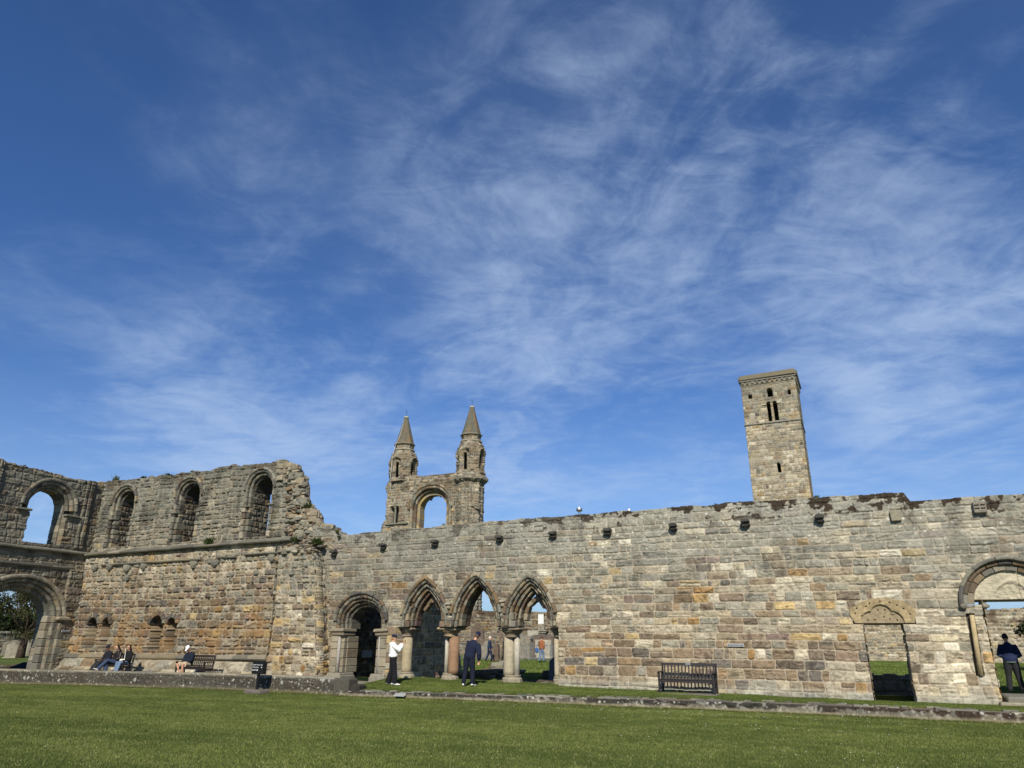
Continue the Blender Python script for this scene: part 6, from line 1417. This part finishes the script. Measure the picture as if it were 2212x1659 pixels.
def hairdo(J, e, col, kind, hat=None):
    s = J['s']; hd = J['head']; nk = J['neck']; up = (hd - nk).normalized(); f = J.get('look', V3((0, 1, 0))); f = (f - up * f.dot(up)).normalized(); q = f.cross(up); hm = plain('hair_%d_%d_%d' % tuple(col), col, .7, var=.3, sc=40)
    mb = MB()
    if kind != 'none':
        mb.tube([tuple(hd - up * .045 * s - f * .022 * s), tuple(hd + up * .02 * s - f * .02 * s), tuple(hd + up * .085 * s - f * .008 * s), tuple(hd + up * .128 * s)], [(.076 * s, .086 * s), (.089 * s, .098 * s), (.076 * s, .094 * s), (.02 * s, .03 * s)], 12, ax=tuple(q))
        if kind == 'long':
            for sg in (-1, -.4, .4, 1): mb.tube([tuple(hd + up * .06 * s + q * .055 * sg * s - f * .02 * s), tuple(hd - up * .05 * s + q * .08 * sg * s - f * .03 * s), tuple(nk + q * .10 * sg * s - f * .035 * s - up * .04 * s), tuple(nk + q * .09 * sg * s + f * .0 * s - up * .14 * s)], [.035 * s, .04 * s, .04 * s, .015 * s], 8)
        if kind == 'tail': mb.tube([tuple(hd - f * .09 * s), tuple(hd - f * .12 * s - up * .05 * s), tuple(hd - f * .09 * s - up * .13 * s)], [.025 * s, .03 * s, .01 * s], 8)
        remeshed(mb, 'hair', hm, .009, e, 1)
    if hat:
        kd, c = hat; hmat = cloth('hat_%d_%d_%d' % tuple(c), c); mb = MB()
        mb.tube([tuple(hd + up * .03 * s - f * .006 * s), tuple(hd + up * .07 * s - f * .008 * s), tuple(hd + up * .12 * s - f * .005 * s), tuple(hd + up * (.148 if kd == 'cap' else .165) * s)], [(.092 * s, .110 * s), (.092 * s, .110 * s), (.072 * s, .086 * s), (.02 * s, .024 * s)], 14, ax=tuple(q))
        if kd == 'cap': mb.tube([tuple(hd + up * .04 * s + f * .06 * s), tuple(hd + up * .035 * s + f * .12 * s), tuple(hd + up * .02 * s + f * .165 * s)], [(.074 * s, .010 * s), (.066 * s, .008 * s), (.035 * s, .006 * s)], 12, ax=tuple(q))
        if kd == 'beanie': mb.tube([tuple(hd + up * .01 * s - f * .01 * s), tuple(hd + up * .05 * s - f * .008 * s)], [(.095 * s, .110 * s), (.097 * s, .114 * s)], 14, ax=tuple(q)); 
        remeshed(mb, 'cap' if kd == 'cap' else 'woolly_hat', hmat, .009, e, 1)
def person(label, x, y, z, face, J, jacket, trousers, shoe, hair=((60, 44, 34), 'short'), hat=None, look=None, **k):
    """face: world heading of +Y local, in degrees clockwise from +Y"""
    e = empty('person', (x, y, z), label, 'person', rz=-R(face)); J['look'] = V3(look) if look else V3((0, 1, 0))
    body_mesh(J, e, k.get('skin')); eyes(J, e); top_mesh(J, e, jacket, **k.get('top', {})); legs_mesh(J, e, trousers, **k.get('leg', {})); 
    if shoe is not None: shoes(J, e, shoe)
    hairdo(J, e, hair[0], hair[1], hat); return e
NAVY = cloth('navy', (24, 30, 50)); DKNAVY = cloth('dark_navy', (20, 24, 40)); BLACK = cloth('black', (20, 20, 24)); WHITE = cloth('white', (224, 222, 214)); DENIM = cloth('denim', (54, 66, 88)); LDENIM = cloth('light_denim', (100, 118, 140))
SHOEW = plain('shoe_white', (222, 220, 212), .6); SHOEK = plain('shoe_black', (24, 24, 26), .5); RUST = cloth('rust', (140, 88, 56)); BLUE = cloth('blue', (32, 42, 72)); BEIGE = cloth('beige', (178, 160, 132)); SAGE = cloth('sage', (112, 128, 118)); CHAR = cloth('charcoal', (40, 40, 42))
tz = lambda x, y: float(terrace_z(x, y))
PH = plain('phone_black', (14, 14, 16), .3)
# woman photographing the arches
J = stand_pose(1.79, lean=(.02, -.03), feet=((-.19, -.10), (.19, .10)), arms='photo')
w_ = person('woman in a white hooded jacket and black flared trousers holding up a phone', -16.60, 24.30, tz(-16.6, 24.3) + .01, 50, J, WHITE, BLACK, SHOEW, ((150, 112, 74), 'tail'), ('cap', (24, 30, 52)), top=dict(name='hooded_jacket', hem=.04, hood=True, puff=.022, fat=1.5), leg=dict(flare=.045, fat=1.6))
mb = MB(); mb.box((0, J['wrR'].y + .10, J['wrR'].z + .08), (.075, .012, .15), bev=.005); o = mb.build('phone', PH); o.parent = w_; tag(o, None, None); o.parent = None; o.location = w_.location; o.rotation_euler = w_.rotation_euler; tag(o, 'dark phone held up by the woman in the white jacket', 'phone')
# man in navy leaning sideways
J = stand_pose(1.88, lean=(.22, .02), feet=((-.15, 0), (.16, .06)), arms='down', head_tilt=(.075, .01))
person('man in navy jumper and trousers seen from behind, leaning sideways by the red column', -13.58, 24.75, tz(-13.58, 24.75) + .01, -6, J, NAVY, DKNAVY, SHOEW, ((90, 74, 60), 'short'), ('cap', (20, 30, 54)), top=dict(name='jumper', hem=-.02, fat=1.6, puff=.008), leg=dict(fat=1.8), look=(.1, 1, .1))
# man at the right edge
J = stand_pose(1.72, lean=(0, .02), feet=((-.17, 0), (.17, .03)), arms='front', head_tilt=(-.01, .03))
e = person('man in a blue jacket and dark trousers seen from behind in the round doorway', 3.83, 28.25, .34, 4, J, BLUE, CHAR, SHOEK, ((44, 38, 34), 'short'), None, top=dict(hem=-.02, fat=1.5, puff=.012), leg=dict(fat=2.0))
mb = MB(); s = J['s']; mb.tube([(0, 0, .87 * s), (0, 0, .92 * s), (0, 0, 1.0 * s)], [(.185, .14), (.19, .145), (.18, .13)], 16, ax=(1, 0, 0)); mb.build('shirt_hem', SAGE, e, smooth=True)
# people in the churchyard
J = stand_pose(1.72, lean=(0, .05), feet=((-.08, -.22), (.08, .26)), arms='walk', step=.06)
person('older white-haired man in a navy cardigan walking to the right on the grass', -25.6, 49.8, .24, 66, J, cloth('slate_navy', (38, 52, 76)), cloth('dark_blue', (34, 42, 60)), SHOEK, ((206, 200, 190), 'short'), None, top=dict(name='cardigan', fat=1.5), leg=dict(fat=1.6))
J = stand_pose(1.76, lean=(0, .02), feet=((-.10, -.10), (.11, .15)), arms='walk', step=.03)
person('man in a rust-orange jacket and jeans walking away across the grass', -21.75, 50.6, .24, 10, J, RUST, LDENIM, SHOEK, ((74, 54, 38), 'short'), ('cap', (92, 74, 52)), top=dict(fat=1.8), leg=dict(fat=1.5))
mb = MB(); mb.box((0, 0, .0), (.26, .13, .34), bev=.05); mb.jitter(.02, 6, 3); mb.tube([(.02, 0, .15), (.05, 0, .45), (.12, 0, .62)], .012, 6); o = mb.build('shoulder_bag', cloth('bag_blue', (56, 92, 142))); o.location = (-22.07, 50.5, 1.02); tag(o, 'bright blue bag hanging at the side of the man in orange', 'bag')
J = stand_pose(1.68, feet=((-.08, -.15), (.08, .2)), arms='down')
person('person in black and white clothes half hidden behind the pale double column', -24.25, 49.6, .24, 60, J, BLACK, BLACK, SHOEK, ((40, 32, 28), 'long'), None)
# seated people
PZ = .13
def seat(label, x, h, J, *a, rzf=180, **k): return person(label, x, 24.78, PZ, rzf, J, *a, **k)
J = sit_pose(1.62, feet=((-.06, .98), (.10, .90)), knees=(-.10, .12), head=(0, .05)); 
seat('person in a dark woolly hat and black jacket, leftmost on the bench in the corner', -33.30, 0, J, cloth('black_blue', (24, 26, 34)), CHAR, SHOEK, ((40, 32, 28), 'short'), ('beanie', (42, 42, 46)), top=dict(fat=1.7, puff=.01), leg=dict(fat=1.8), look=(0, 1, -.25), skin=plain('skin_tan', (150, 108, 82), .6))
J = sit_pose(1.62, feet=((.02, .98, .26), (.02, .66)), knees=(-.10, .10), head=(0, .06)); J['knL'] = V3((.02, .58, .62)); J['anL'] = V3((.16, .92, .24)); J['toeL'] = V3((.18, 1.06, .26))
seat('long-haired person in black jacket and flared jeans, legs crossed, middle of the corner bench', -32.60, 0, J, plain('leather_black', (34, 28, 27), .45, var=.3, sc=14, bump=.6), DENIM, SHOEW, ((22, 18, 18), 'long'), None, top=dict(fat=1.5), leg=dict(fat=1.8, flare=.03), look=(0, 1, -.45))
J = sit_pose(1.64, feet=((-.12, .72), (.12, .60)), head=(-.01, .01))
e = seat('woman in sunglasses, black coat and pale jeans, rightmost on the corner bench', -31.88, 0, J, BLACK, LDENIM, SHOEW, ((30, 22, 20), 'long'), None, top=dict(fat=1.7, puff=.01, name='coat'), leg=dict(fat=1.5), look=(-.25, 1, 0))
hd = J['head']; mb = MB(); ff = V3((-.24, .97, 0)); qq = V3((.97, .24, 0))
for sg in (-1, 1): mb.sphere(tuple(hd + ff * .088 + qq * .033 * sg + V3((0, 0, .012))), (.03, .014, .022), 8, 6)
mb.build('sunglasses', PH, e)
mb = MB(); mb.box((0, 0, 0), (.30, .16, .10), bev=.04, rz=.3); mb.jitter(.02, 8, 2); mb.tube([(.1, 0, .04), (.02, .06, .26), (-.08, .1, .50)], .012, 6); o = mb.build('handbag', cloth('cream', (224, 218, 200))); o.location = (-31.98, 24.50, .76); tag(o, 'small cream bag with a strap on the lap of the woman in sunglasses', 'bag')
for x, lb in ((-33.28, 'phone held by the person in the woolly hat'), (-32.58, 'phone held by the long-haired person on the corner bench'), (-27.86, 'phone held by the seated man in the white cap')):
    mb = MB(); mb.box((0, 0, 0), (.07, .14, .012), bev=.004, rx=.5); o = mb.build('phone', PH); o.location = (x, 24.78 - .37, PZ + .63); tag(o, lb, 'phone')
J = sit_pose(1.72, feet=((-.10, .42), (.02, .40)), knees=(-.16, .20), head=(.0, .10))
seat('man in a white cap, dark jacket and beige shorts bent over his phone', -27.86, 0, J, cloth('ink', (22, 28, 42)), BEIGE, plain('shoe_tan', (150, 126, 100), .8), ((90, 76, 64), 'short'), ('cap', (234, 234, 236)), top=dict(fat=2.4, puff=.01), leg=dict(name='shorts', upto=.80, fat=2.6), look=(0, 1, -.7))

# ------------------------------------------------------------------ benches
WOOD = plain('bench_wood', (38, 29, 26), .55, var=.25, sc=8, spec=.4, bump=.2); WOODR = plain('bench_wood_grey', (40, 36, 36), .7, var=.25, sc=8, spec=.4, bump=.2)
def bench(label, x0, x1, yb, z, material, slab=False, n=15, label_plate=False):
    W = x1 - x0; e = empty('park_bench', ((x0 + x1) / 2, yb, z), label, 'bench', 'wooden benches against the walls'); h = W / 2 - .035
    P = lambda: MB()
    for sg in (-1, 1):
        b = P(); b.tube([(sg * h, -.02, 0), (sg * h, -.02, .42), (sg * h, .07, .92)], .034, 4); b.build('leg', material, e)
        b = P(); b.box((sg * h, -.50, .31), (.062, .062, .62), bev=.006); b.build('leg', material, e)
        b = P(); b.box((sg * h, -.25, .645), (.07, .58, .035), bev=.008); b.box((sg * h, -.53, .64), (.085, .09, .045), bev=.015); b.build('armrest', material, e)
        b = P(); b.box((sg * h, -.26, .14), (.035, .46, .05), bev=.004); b.box((sg * h, -.26, .37), (.035, .46, .07), bev=.004); b.build('side_rail', material, e)
    b = P()
    for i in range(5): b.box((0, -.50 + .105 * i, .43), (W - .07, .088, .022), bev=.004)
    b.box((0, -.515, .385), (W - .13, .03, .085), bev=.004)
    for sg in (-1, 1): b.box((sg * (h - .12), -.515, .33), (.16, .03, .05), bev=.02, ry=-sg * .45)
    b.build('seat', material, e)
    b = P(); b.box((0, .065, .885), (W - .1, .03, .085), bev=.006, rx=-.15); b.box((0, .0, .475), (W - .1, .03, .05), bev=.006, rx=-.15)
    for i in range(n):
        xx = -h + .07 + (2 * h - .14) * i / (n - 1); b.box((xx, .033, .67), (.042, .016, .38), rx=-.18)
    b.build('backrest', material, e)
    if label_plate: b = P(); b.box((-.02, .042, .892), (.17, .008, .06), rx=-.15); b.build('nameplate', plain('plate', (150, 148, 142), .35, .8), e)
    return e
bench('dark wooden bench holding three seated people in the corner', -33.62, -31.6, 24.80, .12, WOOD)
bench('dark brown slatted bench with one man sitting at its left end', -28.18, -26.40, 24.80, .12, WOOD)
b_ = bench('empty grey-brown slatted bench standing against the long wall', -6.56, -4.72, 25.50, float(terrace_z(-5.6, 25.2)) + .01, WOODR, label_plate=True)
mb = MB(); mb.box((-5.6, 25.15, float(terrace_z(-5.6, 25.1)) - .0), (1.9, .9, .06), bev=.01); tag(mb.build('paving_slab', plain('slab', (110, 104, 92), .9, var=.25, sc=5, bump=.3)), 'flat paving slab under the empty bench', 'paving slab')

# ------------------------------------------------------------------ sign and plates
BLK = plain('sign_black', (24, 26, 27), .35, spec=.5, var=.05); WTX = plain('sign_white', (226, 226, 222), .6, var=.02)
sg_ = empty('direction_sign', (-21.18, 22.12, float(lawn_z(-21.2))), 'black post sign with white lettering and arrows in front of the low wall', 'sign', rz=-.10)
mb = MB(); mb.box((0, 0, .35), (.09, .09, .62), bev=.008); mb.build('post', BLK, sg_)
mb = MB(); mb.box((0, 0, .86), (.60, .20, .42), bev=.012); mb.box((0, 0, 1.08), (.44, .12, .02), bev=.004); mb.build('sign_box', BLK, sg_)
mb = MB(); mb.box((.02, 0, .03), (.86, .52, .18), lin((112, 106, 96)) * ALB, bev=.05); mb.jitter(.03, 4, 5); mb.build('foot', STONE, sg_)
def text(body, size, loc, parent, material, rot=(R(90), 0, 0), align='LEFT', name='lettering'):
    c = bpy.data.curves.new(name, 'FONT'); c.body = body; c.size = size; c.extrude = .001; c.align_x = align; c.materials.append(material)
    t_ = bpy.data.objects.new('tmp', c); COL.objects.link(t_); me = bpy.data.meshes.new_from_object(t_.evaluated_get(bpy.context.evaluated_depsgraph_get())); bpy.data.objects.remove(t_, do_unlink=True)
    o = bpy.data.objects.new(name, me); COL.objects.link(o); o.parent = parent; o.location = loc; o.rotation_euler = rot; return o
text('Cathedral Museum', .056, (-.27, -.103, .96), sg_, WTX); text('Tickets & shop', .056, (-.27, -.103, .875), sg_, WTX)
mb = MB()
for z in (.975, .89): mb.box((.22, -.102, z), (.06, .004, .012)); mb.box((.243, -.102, z + .012), (.036, .004, .010), ry=R(45)); mb.box((.243, -.102, z - .012), (.036, .004, .010), ry=-R(45))
mb.build('arrow', WTX, sg_)
mb = MB()
for i in range(5):
    x = -.25 + i * .068
    if i == 0: mb.poly([(x - .022, .77), (x + .022, .77), (x, .82)], -.104, -.100)
    elif i in (1, 3): mb.box((x, -.102, .785), (.022, .004, .04)); mb.sphere((x, -.1, .818), (.010, .004, .010), 8, 4)
    elif i == 2: mb.box((x, -.102, .805), (.036, .004, .028)); mb.box((x, -.102, .78), (.008, .004, .03))
    else: mb.box((x, -.102, .795), (.036, .004, .05))
mb.build('pictogram', WTX, sg_)
def plate(name, label, c, w, h, body, rz=0, rx=0, axis_mat=None, frame=(206, 204, 198), face=(92, 98, 104), lines=2):
    e = empty(name, c, label, 'plaque'); e.rotation_euler = (rx, 0, rz)
    mb = MB(); mb.box((0, 0, 0), (w, .015, h)); mb.build('frame', plain('plate_frame_%d' % frame[0], frame, .5), e)
    mb = MB(); mb.box((0, -.006, 0), (w - .025, .012, h - .025)); mb.build('plate_face', plain('plate_face_%d' % face[0], face, .5), e)
    mb = MB()
    for i in range(lines): mb.box((0, -.0125, (h - .04) * ((i + .5) / lines - .5)), (w * .78, .002, .007))
    mb.build('lettering', plain('plate_line', (190, 192, 190), .5), e)
plate('wall_plaque', 'thin white-framed grey name strip on the long wall right of the empty bench', (-4.12, 25.965, 1.655), .54, .085, '', lines=1)
plate('wall_plaque', 'small pale information plate on the dark wall inside the round arch', (-21.40, 29.15, 1.10), .78, .30, '', rz=R(90), face=(120, 128, 136), lines=5)
plate('wall_plaque', 'thin white-framed strip on the nave wall beside the round doorway', (XC + .17, 25.62, 2.05), .46, .09, '', rz=R(90), lines=1)
plate('ground_plaque', 'white-framed plate leaning on the grass against the stone kerb', (-15.05, 22.55, -.04), .42, .13, '', rx=-R(50), face=(130, 132, 126), lines=1)

# ------------------------------------------------------------------ metal barriers and mesh fencing
STEEL = plain('galvanised', (150, 154, 156), .4, .6, var=.15)
def barrier(label, xa, ya, xb, yb, z=.26, h=1.08, grp='metal crowd barriers round the graves'):
    L = math.hypot(xb - xa, yb - ya); e = empty('crowd_barrier', ((xa + xb) / 2, (ya + yb) / 2, z), label, 'barrier', grp, rz=math.atan2(yb - ya, xb - xa)); w = L / 2; c = .12
    mb = MB(); mb.tube([(-w, 0, .15 + c), (-w, 0, h - c), (-w + c * .3, 0, h - c * .3), (-w + c, 0, h), (w - c, 0, h), (w - c * .3, 0, h - c * .3), (w, 0, h - c), (w, 0, .15 + c), (w - c, 0, .15), (-w + c, 0, .15), (-w, 0, .15 + c)], .022, 6); mb.build('frame', STEEL, e)
    mb = MB(); n = max(3, int(L / .12))
    for i in range(1, n): mb.tube([(-w + L * i / n, 0, .15), (-w + L * i / n, 0, h)], .008, 5)
    mb.build('bars', STEEL, e)
    for sx in (-w * .75, w * .75): mb = MB(); mb.tube([(sx, -.3, 0), (sx, 0, .17), (sx, .3, 0)], .016, 5); mb.build('foot', STEEL, e)
barrier('long metal barrier left of the older man walking', -29.6, 52.0, -26.9, 52.0)
barrier('wide metal barrier in front of the streaked slabs, seen through the last pointed arch', -24.1, 53.2, -21.9, 53.0)
barrier('metal barrier turned edge-on beside the dark rough gravestone', -25.1, 51.2, -24.9, 52.6)
barrier('metal barrier right of the man in orange', -21.8, 52.4, -20.4, 54.0)
barrier('metal barrier end just right of the pale double column', -26.0, 54.2, -24.3, 53.6)
def mesh_fence(label, xa, xb, y, z, h=1.85):
    w = (xb - xa) / 2; e = empty('mesh_fence_panel', ((xa + xb) / 2, y, z), label, 'fence panel', 'tall mesh fence panels'); mb = MB(); mb.tube([(-w, 0, 0), (-w, 0, h), (w, 0, h), (w, 0, 0), (-w, 0, .05)], .022, 6); mb.build('frame', STEEL, e)
    mb = MB(); n = int(2 * w / .22)
    for i in range(1, n): mb.tube([(-w + 2 * w * i / n, 0, .05), (-w + 2 * w * i / n, 0, h)], .003, 3)
    for i in range(1, 6): mb.tube([(-w, 0, h * i / 6), (w, 0, h * i / 6)], .003, 3)
    mb.build('mesh', STEEL, e)
mesh_fence('tall mesh fence panel behind the man in navy', -30.4, -27.2, 53.6, .24); mesh_fence('tall mesh fence panel behind the older man walking', -27.1, -24.6, 53.8, .24)
mesh_fence('tall mesh fence panel behind the man in orange', -24.2, -21.0, 54.2, .24)
mesh_fence('mesh fence panel round the thick slab beyond the nave doorway', -68.2, -66.4, 44.6, .06, 1.7)
# ------------------------------------------------------------------ gulls
GW = plain('feather_white', (236, 236, 232), .8, var=.04); GG_ = plain('feather_grey', (134, 138, 142), .8, var=.15); GL = plain('gull_leg', (190, 150, 130), .7)
def gull(label, x, y, z, rz, sit):
    e = empty('gull', (x, y, z), label, 'gull', rz=rz); lz = 0 if sit else .13
    mb = MB(); mb.tube([(0, -.26, lz + .10), (0, -.14, lz + .10), (0, 0, lz + .10), (0, .11, lz + .13), (0, .16, lz + .19), (0, .17, lz + .235), (0, .20, lz + .25), (0, .235, lz + .245)], [(.02, .012), (.06, .05), (.09, .082), (.075, .07), (.045, .045), (.04, .042), (.034, .034), (.01, .01)], 12, ax=(1, 0, 0)); remeshed(mb, 'body', GW, .012, e, 1)
    for sg in (-1, 1):
        mb = MB(); mb.tube([(sg * .085, .09, lz + .12), (sg * .102, -.04, lz + .115), (sg * .075, -.18, lz + .115), (sg * .03, -.34, lz + .12)], [(.012, .045), (.016, .065), (.014, .045), (.006, .012)], 8, ax=(1, 0, 0)); mb.build('wing', GG_, e, smooth=True)
        if not sit: mb = MB(); mb.tube([(sg * .035, .0, lz + .04), (sg * .035, 0, 0), (sg * .035, .05, 0)], .008, 5); mb.build('leg', GL, e)
    mb = MB(); mb.tube([(0, .225, lz + .245), (0, .29, lz + .235)], [.012, .004], 6, col=lin((220, 180, 60))); mb.build('beak', plain('beak', (214, 178, 70), .5), e)
gull('white and grey gull standing on the wall head', -9.66, 26.35, float(top_main(-9.66)) - .01, R(20), False)
gull('gull crouching low on the wall head, right of the standing one', -7.78, 26.45, float(top_main(-7.8)) - .09, R(-20), True)
